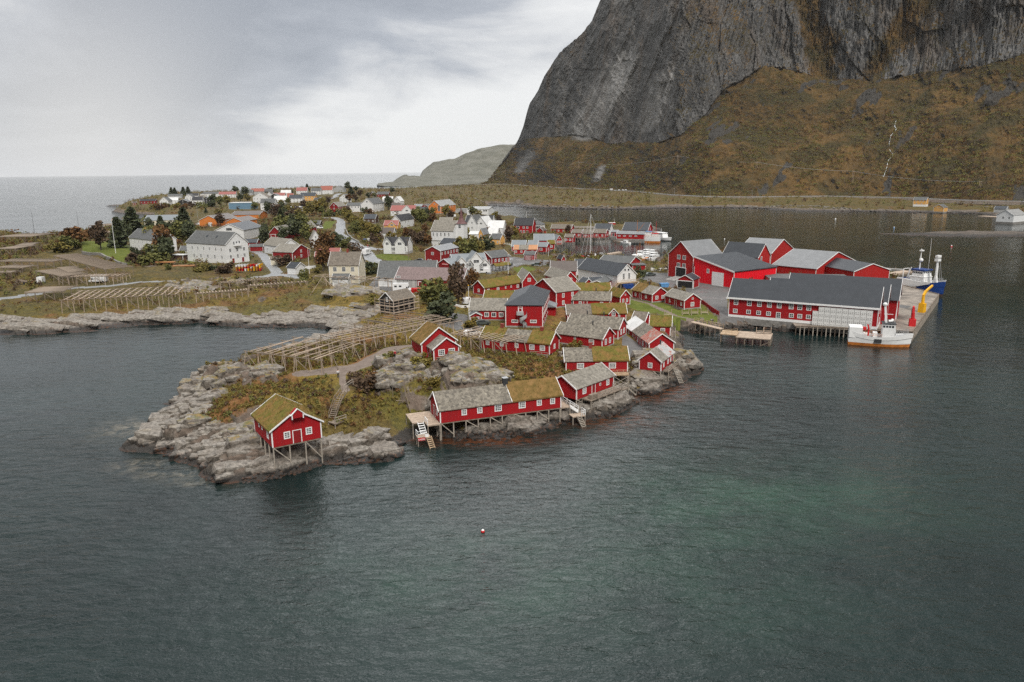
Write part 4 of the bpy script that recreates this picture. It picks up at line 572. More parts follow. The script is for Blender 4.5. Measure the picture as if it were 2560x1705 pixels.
col = n.mix(n.ramp(big, [(.35, 0.), (.65, 1.)]), (.005, .0115, .0115), (.009, .021, .020)); col = n.mix(shoal, col, (.020, .058, .038))
def spot(p, rx, ry, amp): q = at(p, 0); return patch(float(q[0]), float(q[1]), rx, ry, amp)
pale = n.math('ADD', spot('A 60 500', 4.5, 5, 1.), n.math('ADD', spot('A 150 770', 4, 2.2, .8), n.math('ADD', spot('A 400 840', 6, 1.8, .9), spot('A 640 905', 5, 1.5, .6))))
pale = n.math('MULTIPLY', pale, n.ramp(n.noise(n.mapping(P_, (1, 1, 0)), .45, 4, .65, .6), [(.42, 0.), (.68, 1.)])); col = n.mix(n.math('MULTIPLY', pale, .8), col, (.22, .19, .14))
kelp = n.math('ADD', spot('T 900 1000', 10, 5, 1.), n.math('ADD', spot('T 1600 640', 9, 5, 1.), n.math('ADD', spot('S 1700 1220', 10, 2.5, .9), n.math('ADD', spot('B 900 1100', 12, 2.5, .7), spot('T 2000 520', 6, 5, .9)))))
kelp = n.math('MULTIPLY', kelp, n.ramp(n.noise(n.mapping(P_, (1, 1.6, 0)), .5, 5, .7, .8), [(.40, 0.), (.60, 1.)])); col = n.mix(kelp, col, (.085, .028, .010))
n.put(b.inputs['Base Color'], col); b.inputs['IOR'].default_value = 1.333; b.inputs['Roughness'].default_value = .06; b.inputs['Specular IOR Level'].default_value = .5
wv1 = n.noise(n.mapping(P_, (.22, .40, 0), (0, 0, .35)), 1.0, 2, .5, .3); wv2 = n.noise(n.mapping(P_, (.42, .95, 0), (0, 0, -.42)), 1.0, 4, .62, .5); wv3 = n.noise(n.mapping(P_, (2.4, 3.4, 0), (0, 0, .2)), 1.0, 2, .6, .4)
wind = n.ramp(n.noise(n.mapping(P_, (.012, .02, 0), (0, 0, .4)), 1.0, 3, .55, .7), [(.3, .5), (.7, 1.2)])
open_ = n.math('MULTIPLY', n.ramp(n.math('DIVIDE', sw.outputs[1], 2000.0), [(.16, 0.), (.5, 1.)]), n.ramp(n.math('DIVIDE', n.math('SUBTRACT', 60.0, sw.outputs[0]), 600.0), [(0., 0.), (.5, 1.)])); dist_ = n.node('ShaderNodeVectorMath', operation='LENGTH', i_0=P_).outputs['Value']; wind = n.math('MULTIPLY', wind, n.ramp(n.math('DIVIDE', n.math('SUBTRACT', dist_, 100.0), 180.0), [(0., 1.), (1., .26)])); wind = n.math('MULTIPLY', wind, n.math('ADD', 1.0, n.math('MULTIPLY', open_, 9.0)))
hgt = n.math('MULTIPLY', n.math('ADD', n.math('MULTIPLY', wv1, .85), n.math('ADD', n.math('MULTIPLY', wv2, .46), n.math('MULTIPLY', wv3, .13))), wind)
n.put(b.inputs['Normal'], n.node('ShaderNodeBump', i_Height=hgt, i_Strength=1.0, i_Distance=.56).outputs[0])
g_ = [-60000, -4000, -800, 0, 800, 4000, 60000]
V = [(x, y, 0) for y in [-400, 0, 200, 1000, 5000, 90000] for x in g_]; F = [(j * 7 + i, j * 7 + i + 1, j * 7 + i + 8, j * 7 + i + 7) for j in range(5) for i in range(6)]
tag(link(bpy.data.objects.new('sea', mesh_np('sea', V, F, MT['sea_water']))), kind='structure')
# ================================================================== land as one height function sampled on rings round the bay
AZ = np.radians(np.arange(-39.0, 41.01, .085)); RG = np.concatenate([np.exp(np.arange(math.log(78), math.log(190), .0030)), np.exp(np.arange(math.log(190), math.log(3300), .0046))])
AA, RR = np.meshgrid(AZ, RG); GX, GY = RR * np.sin(AA), RR * np.cos(AA)
def coarse(fn, step=4):
    a = fn(GX[::step, ::step], GY[::step, ::step]); ii = np.arange(GX.shape[0]) / step; jj = np.arange(GX.shape[1]) / step
    i0 = np.minimum(ii.astype(int), a.shape[0] - 2); j0 = np.minimum(jj.astype(int), a.shape[1] - 2); fi = (ii - i0)[:, None]; fj = (jj - j0)[None]
    return (a[i0][:, j0] * (1 - fj) + a[i0][:, j0 + 1] * fj) * (1 - fi) + (a[i0 + 1][:, j0] * (1 - fj) + a[i0 + 1][:, j0 + 1] * fj) * fi
def idw(X, Y):
    num = np.zeros(X.shape); den = np.zeros(X.shape); R = np.hypot(X, Y)
    for cx, cy, cz in CTRL:
        q = 1 / ((X - cx) ** 2 + (Y - cy) ** 2 + 1.5 + (R * .006) ** 2) ** 1.6; num += q * cz; den += q
    return num / den
SD = coarse(lambda x, y: poly_sd(x, y, COASTW), 2); BASE = coarse(idw)
wob = (fbm(GX * .16, GY * .16, 4, 5) - .5) * np.clip(RR * .03, 2.2, 8); SDn = SD + wob * np.where(RR < 900, 1, .6)
near = sstep(175, 150, RR) * 1.0                                  # the near headland
def masks(polys, soft):
    o = np.zeros(GX.shape)
    for p in polys:
        p = np.array(p); c = p.mean(0); rad = np.hypot(*(p - c).T).max() + 15; sel = (np.hypot(GX - c[0], GY - c[1]) < rad)
        if sel.any(): o[sel] = np.maximum(o[sel], sstep(-soft, soft, poly_sd(GX[sel], GY[sel], p.tolist())))
    return o
YM, LM = masks(YARDS, .6), masks(LAWNS, 1.0)
def lines(lst):
    o = np.full(GX.shape, 99.)
    for t in lst:
        p = np.array(t[0]); lo = p.min(0) - 12; hi = p.max(0) + 12; sel = (GX > lo[0]) & (GX < hi[0]) & (GY > lo[1]) & (GY < hi[1])
        if sel.any(): o[sel] = np.minimum(o[sel], line_d(GX[sel], GY[sel], t[0]) - t[1])
    return o
RD, PD = lines(ROADS), lines(PATHS)
YM = YM * (SD > .3); LM = LM * (SD > 1.0)
flat = np.maximum(np.maximum(YM, LM), np.maximum(sstep(2.5, 0, RD), sstep(1.6, 0, PD)))
FLOOR = np.zeros(GX.shape)                                         # keep ground level round house walls
for h in HOUSES:
    if h.get('stilts'): continue
    c_, s_ = math.cos(h['rz']), math.sin(h['rz']); X0, Y0 = GX - h['a'][0], GY - h['a'][1]
    sel = np.abs(X0) + np.abs(Y0) < (h['W'] + h['D']) * 1.6 + 8
    lx = X0[sel] * c_ + Y0[sel] * s_; ly = -X0[sel] * s_ + Y0[sel] * c_
    d = np.maximum(np.maximum(-lx, lx - h['W']), np.maximum(-ly, ly - h['D'])); FLOOR[sel] = np.maximum(FLOOR[sel], sstep(2.5, .3, d))
flat = np.maximum(flat, FLOOR) * sstep(-.2, 2.2, SD)
width = 3.2 + 5 * sstep(160, 260, RR) + 10 * sstep(400, 900, RR); west = sstep(-20, -60, GX) * sstep(170, 195, RR) * sstep(300, 270, RR)
width = width + west * 26 + 12 * sstep(-8, -30, GX) * sstep(165, 150, RR)
bank = sstep(52, 62, GX) * sstep(330, 300, GY); width = width * (1 - bank) + 2.6 * bank; SDn = SDn * (1 - bank) + (SD + (fbm(GX * .5, GY * .5, 3, 6) - .5) * .8) * bank
prof = np.clip(SDn / width, -3, 1); prof = np.where(prof > 0, prof ** .8, prof * 1.3)
H_ = BASE * prof
# fractured rock: tilted blocks with cracks between them, larger rounded slabs on the western shore
def blocks(sc, tilt, crack, seed, ang, st):
    u = (GX * math.cos(ang) + GY * math.sin(ang)) / (sc * st); v = (-GX * math.sin(ang) + GY * math.cos(ang)) / sc
    u = u + (fbm(GX / sc * .8, GY / sc * .8, 2, seed) - .5) * .9; v = v + (fbm(GX / sc * .8, GY / sc * .8, 2, seed + 4) - .5) * .9
    f1, f2, idv, vx, vy = worley(u, v, seed); e = f2 - f1
    return (idv - .5) * tilt + (vx * (idv - .3) + vy * .7) * tilt * .9 - crack * (1 - sstep(.02, .22, e)), e
def slabs(L, amp, ang, seed, lat, warp=2.0):
    u = GX * math.cos(ang) + GY * math.sin(ang); v = GX * math.sin(ang) - GY * math.cos(ang)
    vv = v / L + (fbm(u / (L * 2.6), v / (L * 2.6), 3, seed) - .5) * warp; row = np.floor(vv); fr = vv - row; ri = (row * 7 + seed * 31).astype(int)
    uu = u / (L * lat) + _perm[ri & 255, 11] * 9 + (fbm(u / L, v / L, 2, seed + 3) - .5) * .5; cl_ = np.floor(uu); fu = uu - cl_; ci = cl_.astype(int)
    a_ = _perm[ri & 255, ci & 255]; b_ = _perm[(ri + 77) & 255, (ci + 13) & 255]; lip = 1 - sstep(.86, 1.0, fr); ck = np.minimum(fu, 1 - fu) * L * lat
    return amp * ((fr ** .75) * (.45 + .9 * a_) * lip + (b_ - .5) * .55 + (fu - .5) * (a_ - .5) * .8) - amp * .35 * (1 - sstep(.0, .35, ck)), np.minimum(sstep(0, .4, ck), 1 - .8 * sstep(.9, .98, fr))
b1, e1 = slabs(4.6, 1.55, .42, 1, 1.7); b2, e2 = slabs(1.6, .60, .55, 2, 1.5); b3, e3 = slabs(5.5, 1.7, -.05, 3, 4.5, 1.4)
grassn = fbm(GX * .055, GY * .055, 4, 21); shoreband = sstep(13, 3, SDn)
grass = sstep(.40, .56, grassn + .30 * sstep(2, 14, SD) - .22 * shoreband - .05)
knolls = np.zeros(GX.shape)
for s_, z_, r_ in (('H 1560 600', 7, 5), ('H 1580 740', 6, 6), ('H 2120 600', 8, 6.5), ('H 2200 720', 7, 5), ('B 900 640', 6.5, 6), ('A 900 100', 5, 5), ('A 1050 130', 5, 4), ('B 760 700', 5, 5), ('G 700 760', 5, 8), ('G 850 900', 4, 8)):
    q = at(s_, z_); knolls = np.maximum(knolls, sstep(1.25, .55, np.hypot(GX - q[0], GY - q[1]) / r_))
tip = sstep(.9, .2, np.hypot((GX + 44) / 17, (GY - 112) / 24)); grass = np.clip(grass * (1 - knolls * .75) * (1 - tip * .72), 0, 1)
islet = sstep(172, 160, RR) * sstep(-2, 3, SD)
rock = np.clip((1 - grass * .75), 0, 1) * (1 - flat) * sstep(-1.5, 1.5, SDn + 2)
amp = np.where(RR < 400, 1, .8)
H_ = H_ + rock * amp * ((1 - west) * (b1 * .6 + b2 * .7) + west * (b3 * .8 + b2 * .4)) + (fbm(GX * .3, GY * .3, 4, 31) - .5) * 1.1 * (1 - flat) * sstep(0, 3, SDn) + (fbm(GX * .045, GY * .045, 3, 33) - .5) * 2.4 * (1 - flat) * sstep(4, 14, SD)
H_ = H_ + knolls * (1 - flat) * 1.3
H_ = np.where(flat > 0, H_ * (1 - flat) + (BASE + (fbm(GX * .4, GY * .4, 3, 41) - .5) * .12) * flat, H_)
H_ = np.where(SDn < 0, np.minimum(H_, .35 + SDn * .5), H_); H_ = np.where((SDn >= 0) & (SDn < 3), np.maximum(H_, -.15), H_)
# skerries off the right shore and the left frame edge
def skerry(p, rx, ry, hh, ang=0):
    global H_
    q = at(p, 0); lx = (GX - q[0]) * math.cos(ang) + (GY - q[1]) * math.sin(ang); ly = -(GX - q[0]) * math.sin(ang) + (GY - q[1]) * math.cos(ang)
    d = 1 - np.hypot(lx / rx, ly / ry) + (fbm(GX * .12, GY * .12, 4, 51) - .5) * .9
    H_ = np.maximum(H_, np.minimum(d, .6) * hh)
skerry('N 1980 620', 50, 20, 2.2, .05); skerry('N 2330 625', 55, 16, 2.0); skerry('N 1440 620', 26, 6, .9); skerry('I 205 292', 22, 10, 3); skerry('H 890 232', 3.2, 2.0, 2.6); skerry('F 40 762', 22, 4, 1.0)
skerry('A 120 660', 4, 1.2, .9, -.2); skerry('A 470 320', 4, 1.4, .9); skerry('T 1020 860', 1.6, 1.0, 1.6); skerry('T 900 930', 1.8, 1.0, 1.1)
def terr_h(x, y):
    a = math.atan2(x, y); r = math.hypot(x, y); j = (a - AZ[0]) / (AZ[1] - AZ[0]); i = np.searchsorted(RG, r) - 1
    if i < 0 or i >= len(RG) - 1 or j < 0 or j >= len(AZ) - 1: return -3.0
    j0 = int(j); fj = j - j0; fi = (r - RG[i]) / (RG[i + 1] - RG[i])
    return float((H_[i, j0] * (1 - fj) + H_[i, j0 + 1] * fj) * (1 - fi) + (H_[i + 1, j0] * (1 - fj) + H_[i + 1, j0 + 1] * fj) * fi)
def gnd(s, lo=78, hi=3000):           # where the sight line of a survey point meets the ground (or the water)
    x, y = px(s); m_ = slope_of(x, y); d = ray(x, y); az = math.atan2(d[0], d[1]); j = int(round((az - AZ[0]) / (AZ[1] - AZ[0]))); j = min(max(j, 0), len(AZ) - 1)
    z = CAMH + RG * m_; hit = np.nonzero((z <= np.maximum(H_[:, j], 0)) & (RG > lo))[0]; r = RG[hit[0]] if len(hit) else hi
    return np.array([r * math.sin(az), r * math.cos(az), max(terr_h(r * math.sin(az), r * math.cos(az)), 0)])
# what covers it
gx_ = np.gradient(H_, axis=0) / np.gradient(RR, axis=0); gy_ = np.gradient(H_, axis=1) / (RR * (AZ[1] - AZ[0])); steep = np.hypot(gx_, gy_)
GRASS = np.clip(grass * sstep(1.5, .7, steep) * sstep(.9, 2.0, H_ + (grassn - .5) * 2) + (1 - sstep(0, 250, RR - 700)) * 0, 0, 1)
GRASS = np.where(RR > 300, np.maximum(GRASS, sstep(.30, .5, grassn) * sstep(2.2, 3.6, H_)), GRASS)
GRASS = np.maximum(GRASS, sstep(.25, .55, fbm(GX * .35, GY * .35, 3, 61)) * sstep(.9, .3, steep) * sstep(3.2, 4.4, H_) * (1 - tip) * (1 - knolls * .6) * .85)
CRACK = np.clip(1 - np.where(west > .5, e3, e1), 0, 1) * rock; CRACK = np.maximum(CRACK, .6 * (1 - e2) * rock)
ochre = sstep(.52, .68, fbm(GX * .10, GY * .10, 4, 71)); green = sstep(.45, .62, fbm(GX * .07, GY * .07, 3, 81))
m, n, b = newmat('ground'); P_ = pos_co(n); A_ = lambda k: n.node('ShaderNodeAttribute', attribute_name=k).outputs['Fac']; sz = n.node('ShaderNodeSeparateXYZ', i_0=P_)
f1 = n.noise(P_, .9, 6, .65); f2 = n.noise(P_, 4.5, 5, .7); f0 = n.noise(P_, .16, 4, .6)
rk = n.ramp(n.math('ADD', n.math('MULTIPLY', f1, .6), n.math('MULTIPLY', f2, .4)), [(.30, (.030, .025, .020)), (.43, (.085, .068, .052)), (.55, (.165, .137, .110)), (.70, (.30, .26, .22))])
rk = n.mix(n.ramp(f0, [(.45, 0.), (.62, .55)]), rk, (.19, .135, .105)); rk = n.mix(n.math('MULTIPLY', A_('crack'), .88), rk, (.030, .026, .020))
lich = n.ramp(n.noise(P_, 1.7, 5, .7), [(.58, 0.), (.70, .7)]); rk = n.mix(lich, rk, (.085, .08, .055))
zt = n.math('ADD', sz.outputs[2], n.math('MULTIPLY', n.math('SUBTRACT', f1, .5), 1.1))
wet = n.math('SUBTRACT', 1.0, n.ramp(n.math('DIVIDE', zt, 2.0), [(.34, 0.), (.80, 1.)])); rk = n.mix(n.math('MULTIPLY', wet, .93), rk, (.030, .027, .024))
weed = n.math('MULTIPLY', n.math('SUBTRACT', 1.0, n.ramp(n.math('DIVIDE', zt, 2.0), [(.04, 0.), (.20, 1.)])), n.ramp(f1, [(.46, 0.), (.62, .85)])); rk = n.mix(weed, rk, (.10, .036, .014))
gr = n.mix(A_('ochre'), n.ramp(f1, [(.3, (.070, .052, .011)), (.5, (.175, .120, .020)), (.7, (.28, .185, .036))]), n.ramp(f1, [(.3, (.11, .050, .018)), (.55, (.22, .105, .035)), (.75, (.27, .155, .065))]))
gr = n.mix(n.math('MULTIPLY', A_('green'), .65), gr, n.ramp(f1, [(.3, (.036, .042, .010)), (.6, (.098, .098, .020))])); gr = n.mix(n.ramp(f2, [(.28, .75), (.52, 0.)]), gr, (.035, .028, .012)); gr = n.mix(n.math('MULTIPLY', n.ramp(f0, [(.3, .9), (.7, .45)]), A_('heath')), gr, n.ramp(f1, [(.3, (.022, .019, .008)), (.5, (.060, .047, .016)), (.7, (.115, .078, .026))]))
c = n.mix(n.ramp(n.math('ADD', A_('grass'), n.math('MULTIPLY', n.math('SUBTRACT', f2, .5), .7)), [(.38, 0.), (.58, 1.)]), rk, gr)
n.put(b.inputs['Base Color'], c); n.put(b.inputs['Roughness'], n.math('SUBTRACT', .9, n.math('MULTIPLY', wet, .45))); b.inputs['Specular IOR Level'].default_value = .3
bh = n.math('ADD', n.math('MULTIPLY', f1, 1.0), n.math('MULTIPLY', f2, .5)); n.put(b.inputs['Normal'], n.node('ShaderNodeBump', i_Height=bh, i_Strength=.9, i_Distance=.45).outputs[0])
def surf(name, stops, rough, sc=.5, bump=.3, wetp=0.0, spec=.3):
    m, n, b = newmat(name); P_ = pos_co(n); f = n.math('ADD', n.math('MULTIPLY', n.noise(P_, sc, 5, .65), .65), n.math('MULTIPLY', n.noise(P_, sc * 7, 4, .7), .35))
    n.put(b.inputs['Base Color'], n.ramp(f, stops)); b.inputs['Specular IOR Level'].default_value = spec
    n.put(b.inputs['Roughness'], n.math('SUBTRACT', rough, n.math('MULTIPLY', n.ramp(n.noise(P_, .18, 4, .6), [(.5, 0.), (.62, 1.)]), wetp)))
    n.put(b.inputs['Normal'], n.node('ShaderNodeBump', i_Height=f, i_Strength=bump, i_Distance=.2).outputs[0])
surf('asphalt', [(.3, (.075, .072, .07)), (.7, (.15, .145, .14))], .75, .3, .15, .35); surf('road_asphalt', [(.3, (.17, .175, .18)), (.7, (.26, .265, .27))], .6, .3, .1, .3)
surf('lawn_grass', [(.3, (.05, .062, .012)), (.5, (.095, .115, .022)), (.7, (.16, .15, .04))], .95, .35, .5, spec=.1); surf('gravel', [(.3, (.10, .078, .062)), (.55, (.185, .145, .12)), (.75, (.26, .22, .19))], .9, .6, .4)
nr, na = GX.shape; idx = np.arange(nr * na).reshape(nr, na); quad = np.stack([idx[:-1, :-1], idx[:-1, 1:], idx[1:, 1:], idx[1:, :-1]], -1).reshape(-1, 4)[:, ::-1]
fmax = np.maximum.reduce([H_[:-1, :-1], H_[:-1, 1:], H_[1:, 1:], H_[1:, :-1]]).ravel(); cls = np.zeros(len(quad), int); q4 = lambda a: (a[:-1, :-1] + a[1:, 1:]).ravel() / 2
cls[q4(LM) > .5] = 3; cls[q4(YM) > .5] = 1; cls[q4(PD) < 0] = 4; cls[q4(RD) < 0] = 2; cls[fmax < -1.6] = -1
VV = np.stack([GX, GY, H_], -1).reshape(-1, 3)
for k, (nm, mt) in enumerate((('rocky_ground', 'ground'), ('asphalt_yard', 'asphalt'), ('road', 'road_asphalt'), ('lawn', 'lawn_grass'), ('gravel_path', 'gravel'))):
    q = quad[cls == k]; u, inv = np.unique(q, return_inverse=True); at_ = {}
    if k == 0: at_ = dict(grass=GRASS.ravel()[u], crack=CRACK.ravel()[u], ochre=ochre.ravel()[u], green=green.ravel()[u], heath=sstep(190, 330, RR).ravel()[u])
    tag(link(bpy.data.objects.new(nm, mesh_np(nm, VV[u], inv.reshape(-1, 4), MT[mt], k > 0, at_))), kind='structure')
# ================================================================== the shore road across the bay, on its own embankment
pts = [np.array([*at(p, 8.6)[:2], 8.6]) for p in FARROAD]; Vr = []; Fr = []
fine = [pts[0]]
for a_, b_ in zip(pts[:-1], pts[1:]):
    k = max(1, int(np.linalg.norm(b_ - a_) / 25)); fine += [a_ + (b_ - a_) * (i + 1) / k for i in range(k)]
for i, p in enumerate(fine):
    t = fine[min(i + 1, len(fine) - 1)] - fine[max(i - 1, 0)]; t /= np.linalg.norm(t); nn = np.array([t[1], -t[0], 0])
    z = max(8.0, terr_h(*p[:2]) + .5)
    for o_, dz in ((7.0, -3.5), (4.0, 0), (-4.0, 0), (-9, -3.5)): Vr.append((*(p + nn * o_)[:2], z + dz))
for i in range(len(fine) - 1):
    for j in range(3): Fr.append((i * 4 + j, i * 4 + j + 1, i * 4 + j + 5, i * 4 + j + 4))
Fr = np.array(Fr); mid = np.array([j % 3 != 1 for j in range(len(Fr))], int)
tag(link(bpy.data.objects.new('shore_road', mesh_np('shore_road', Vr, Fr, [MT['road_asphalt'], MT['ground']], midx=mid))), kind='structure')
rail = MB(); ROADF = fine
for i in range(len(fine) - 1):
    a_, b_ = np.array(Vr[i * 4 + 1]), np.array(Vr[(i + 1) * 4 + 1]); rail.bar(a_ + [0, 0, .65], b_ + [0, 0, .65], .12, .35); rail.bar(a_, a_ + [0, 0, .8], .15)
tag(rail.build('guard_rail', MT['grey_paint']), 'long pale steel guard rail along the shore road under the mountain', 'guard rail')
# ================================================================== the mountain
def yh_at(x): return YH - (x - 1280) * math.tan(_r)
FOOT = [px(p) for p in FARROAD[1:]]; fx = np.array([p[0] for p in FOOT]); fy = np.array([p[1] for p in FOOT])
CB = np.array([(1200 + x * .5775, y * .5775) for x, y in ((20, 792), (60, 745), (110, 690), (140, 645), (190, 605), (260, 592), (330, 588), (400, 578), (480, 590), (560, 622), (640, 612), (700, 615), (760, 618), (860, 582), (960, 492), (1020, 402), (1100, 352), (1200, 285), (1300, 300), (1430, 330), (1600, 342), (1700, 342), (1900, 312), (2100, 290), (2355, 215), (2700, 120), (3200, 60))])
SIL = np.array([(1200 + x * .5775, y * .5775) for x, y in ((0, 796), (30, 788), (70, 735), (110, 680), (140, 640), (165, 608), (178, 575), (190, 545), (205, 490), (215, 455), (232, 425), (250, 395), (280, 325), (310, 280), (340, 232), (390, 185), (440, 140), (475, 90), (510, 0), (560, -90), (640, -220), (800, -330), (3400, -330))])
XS = np.concatenate([np.arange(1201, 2620, 1.9), np.arange(2620, 3150, 6)]); NS, NC, NB = 170, 330, 14
Vm = []; TT = []
foot_y = np.interp(XS, fx, fy); cb_y = np.interp(XS, CB[:, 0], CB[:, 1]); sil_y = np.interp(XS, SIL[:, 0], SIL[:, 1]); cb_y = np.maximum(np.minimum(cb_y, foot_y - 3), sil_y + 1.5)
MX = np.zeros((NS + NC + NB, len(XS), 3)); SS = np.zeros(MX.shape[:2]); ZZ = np.zeros(MX.shape[:2])
for i, x in enumerate(XS):
    d = ray(x, foot_y[i]); dx, dy = d[0] / math.hypot(d[0], d[1]), d[1] / math.hypot(d[0], d[1]); zf = 7.0
    rf = min((zf - CAMH) / min(slope_of(x, foot_y[i]), -.012), 2500); ts = .52 + .38 * float(sstep(1420, 1230, x))
    mc = slope_of(x, cb_y[i]); rc = max((CAMH - zf + rf * ts) / (ts - mc), rf + 8); zc = CAMH + rc * mc
    tcl = 2.3; mt = slope_of(x, sil_y[i]); rt = max((CAMH - zc + rc * tcl) / (tcl - mt), rc + 3); zt = CAMH + rt * mt
    t = np.linspace(0, 1, NS, endpoint=False); r1 = rf + (rc - rf) * t; z1 = zf + (zc - zf) * (t * .82 + .18 * t * t)
    t2 = np.linspace(0, 1, NC); r2 = rc + (rt - rc) * (t2 * 1.0 + .0 * t2); z2 = zc + (zt - zc) * t2
    t3 = np.linspace(0, 1, NB + 1)[1:]; r3 = rt + 420 * t3; z3 = zt + (-20 - zt) * t3 ** 1.3
    R = np.concatenate([r1, r2, r3]); Z = np.concatenate([z1, z2, z3]); MX[:, i, 0] = R * dx; MX[:, i, 1] = R * dy; MX[:, i, 2] = Z
    SS[:, i] = (x - 1200) * .75; ZZ[:, i] = Z
cl = np.concatenate([np.linspace(0, 1, NS) ** 8 * .5, np.ones(NC), np.ones(NB)])[:, None] * np.ones((1, len(XS))); sl = np.concatenate([np.ones(NS), np.zeros(NC + NB)])[:, None] * np.ones((1, len(XS)))
fade = np.ones(NS + NC + NB); fade[:14] = np.linspace(0, 1, 14); fade = fade[:, None]
dg = SS - ZZ * .42                                                  # tilted streaks: strata rise to the right on the left half
lean = sstep(720, 260, SS)[...]; st = dg * lean + SS * (1 - lean)
def rdg(x, y, o, seed): return 1 - np.abs(fbm(x, y, o, seed) * 2 - 1)
D = 1.25 * cl * (26 * (fbm(st * .009, ZZ * .006, 3, 7) - .5) + 17 * (rdg(st * .028, ZZ * .007, 4, 8) - .75) + 8 * (rdg(st * .085, ZZ * .014, 4, 9) - .75) + 9 * (fbm(st * .22, ZZ * .045, 4, 10) - .5) + 5 * (rdg(st * .5, ZZ * .05, 3, 11) - .7) + 6 * (fbm(SS * .05, ZZ * .05, 4, 12) - .5))
w1, w2, wi, wx, wy = worley(st * .016, ZZ * .011, 5); D += cl * ((wi - .5) * 9 * sstep(.0, .5, w2 - w1) + (wx + wy * .6) * 6); D = D * (1 - .45 * lean * cl); D += cl * lean * (26 * (rdg(dg * .0085 + 1.3, ZZ * .002, 3, 61) - .75) + 12 * (rdg(dg * .024, ZZ * .004, 3, 62) - .75)); D += cl * (9 * (rdg(SS * .045 + ZZ * .02, ZZ * .012 - SS * .01, 4, 44) - .75) + 4.5 * (fbm(st * .16, ZZ * .035, 4, 45) - .5) + 3 * (rdg(SS * .12 + ZZ * .05, ZZ * .10, 3, 46) - .7))
D += sl * (46 * (fbm(SS * .008 + 3, ZZ * .012, 3, 47) - .5) + 24 * (fbm(SS * .022, ZZ * .03, 4, 14) - .5) + 12 * (fbm(SS * .09, ZZ * .11, 4, 15) - .5) + 3 * (fbm(SS * .3, ZZ * .35, 3, 16) - .5))
gul = np.exp(-((SS - (640 - (ZZ - 160) * .30)) / 26) ** 2) * sstep(120, 220, ZZ) + np.exp(-((SS - (690 + (ZZ - 160) * .55)) / 30) ** 2) * sstep(150, 230, ZZ); D -= cl * gul * 26
cav = np.exp(-((SS - 960) / 130) ** 2 - ((ZZ - 250) / 40) ** 2); D -= cl * cav * 26
dirx = MX[..., 0] / np.hypot(MX[..., 0], MX[..., 1]); diry = MX[..., 1] / np.hypot(MX[..., 0], MX[..., 1])
MX[..., 0] -= dirx * D * fade; MX[..., 1] -= diry * D * fade; MX[..., 2] += (D * .12 + (fbm(SS * .2, ZZ * .05, 3, 19) - .5) * 5 * cl) * fade
e_u = np.gradient(MX, axis=1); e_v = np.gradient(MX, axis=0); nrm = np.cross(e_u, e_v); nrm /= np.linalg.norm(nrm, axis=-1, keepdims=True) + 1e-9; nz = np.abs(nrm[..., 2])
veg = np.clip(sl * sstep(.30, .44, fbm(SS * .03, ZZ * .035, 4, 23) + .22 - sstep(500, 100, SS) * .10) + cl * (sstep(.57, .75, nz + (fbm(SS * .05, ZZ * .035, 4, 24) - .5) * .7) * .9 + gul * .8 + .4 * sstep(.58, .70, fbm(SS * .022, ZZ * .014, 4, 29)) * sstep(250, 500, SS)), 0, 1)
out = sl * sstep(.665, .70, fbm(SS * .02 - ZZ * .01, ZZ * .022, 5, 26, .6)) * sstep(300, 420, SS); veg = np.where(sl > 0, veg * sstep(.22, .34, nz) * (1 - .9 * out), veg)
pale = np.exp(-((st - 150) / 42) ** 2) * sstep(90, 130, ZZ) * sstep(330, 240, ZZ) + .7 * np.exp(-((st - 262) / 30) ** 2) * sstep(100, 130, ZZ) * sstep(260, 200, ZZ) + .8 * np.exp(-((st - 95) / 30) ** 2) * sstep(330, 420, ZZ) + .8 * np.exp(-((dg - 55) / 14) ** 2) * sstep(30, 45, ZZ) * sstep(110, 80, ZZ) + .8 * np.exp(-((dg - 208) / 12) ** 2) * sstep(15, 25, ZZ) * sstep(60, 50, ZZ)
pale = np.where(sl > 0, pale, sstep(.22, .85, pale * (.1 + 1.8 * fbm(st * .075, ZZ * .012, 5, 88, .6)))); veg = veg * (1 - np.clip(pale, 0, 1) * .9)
m, n, b = newmat('mountain_rock'); P_ = pos_co(n); A_ = lambda k: n.node('ShaderNodeAttribute', attribute_name=k).outputs['Fac']
f0 = n.noise(n.mapping(P_, (.012, .012, .0035)), 1, 6, .65, .4); f1 = n.noise(n.mapping(P_, (.10, .10, .018), (0, .35, 0)), 1, 6, .7); f2 = n.noise(P_, .35, 5, .7); f3 = n.noise(P_, .07, 5, .65)
rk = n.ramp(n.math('ADD', n.math('MULTIPLY', f1, .55), n.math('MULTIPLY', f0, .45)), [(.30, (.038, .037, .036)), (.43, (.088, .086, .083)), (.55, (.130, .127, .123)), (.70, (.20, .195, .188))])
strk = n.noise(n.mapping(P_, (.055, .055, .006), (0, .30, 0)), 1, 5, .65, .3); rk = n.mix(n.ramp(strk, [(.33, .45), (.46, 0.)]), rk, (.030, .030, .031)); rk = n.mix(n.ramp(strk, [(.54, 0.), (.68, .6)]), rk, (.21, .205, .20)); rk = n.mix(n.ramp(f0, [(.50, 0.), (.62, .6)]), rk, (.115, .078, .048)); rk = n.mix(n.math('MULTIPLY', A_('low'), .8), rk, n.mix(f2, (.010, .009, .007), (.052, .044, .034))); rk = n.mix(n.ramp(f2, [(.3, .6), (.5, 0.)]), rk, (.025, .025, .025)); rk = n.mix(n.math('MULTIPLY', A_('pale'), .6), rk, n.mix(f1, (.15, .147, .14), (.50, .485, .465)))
gr = n.ramp(n.math('ADD', n.math('MULTIPLY', f3, .6), n.math('MULTIPLY', f2, .4)), [(.36, (.016, .012, .006)), (.45, (.036, .024, .009)), (.54, (.080, .047, .014)), (.66, (.145, .080, .024))])
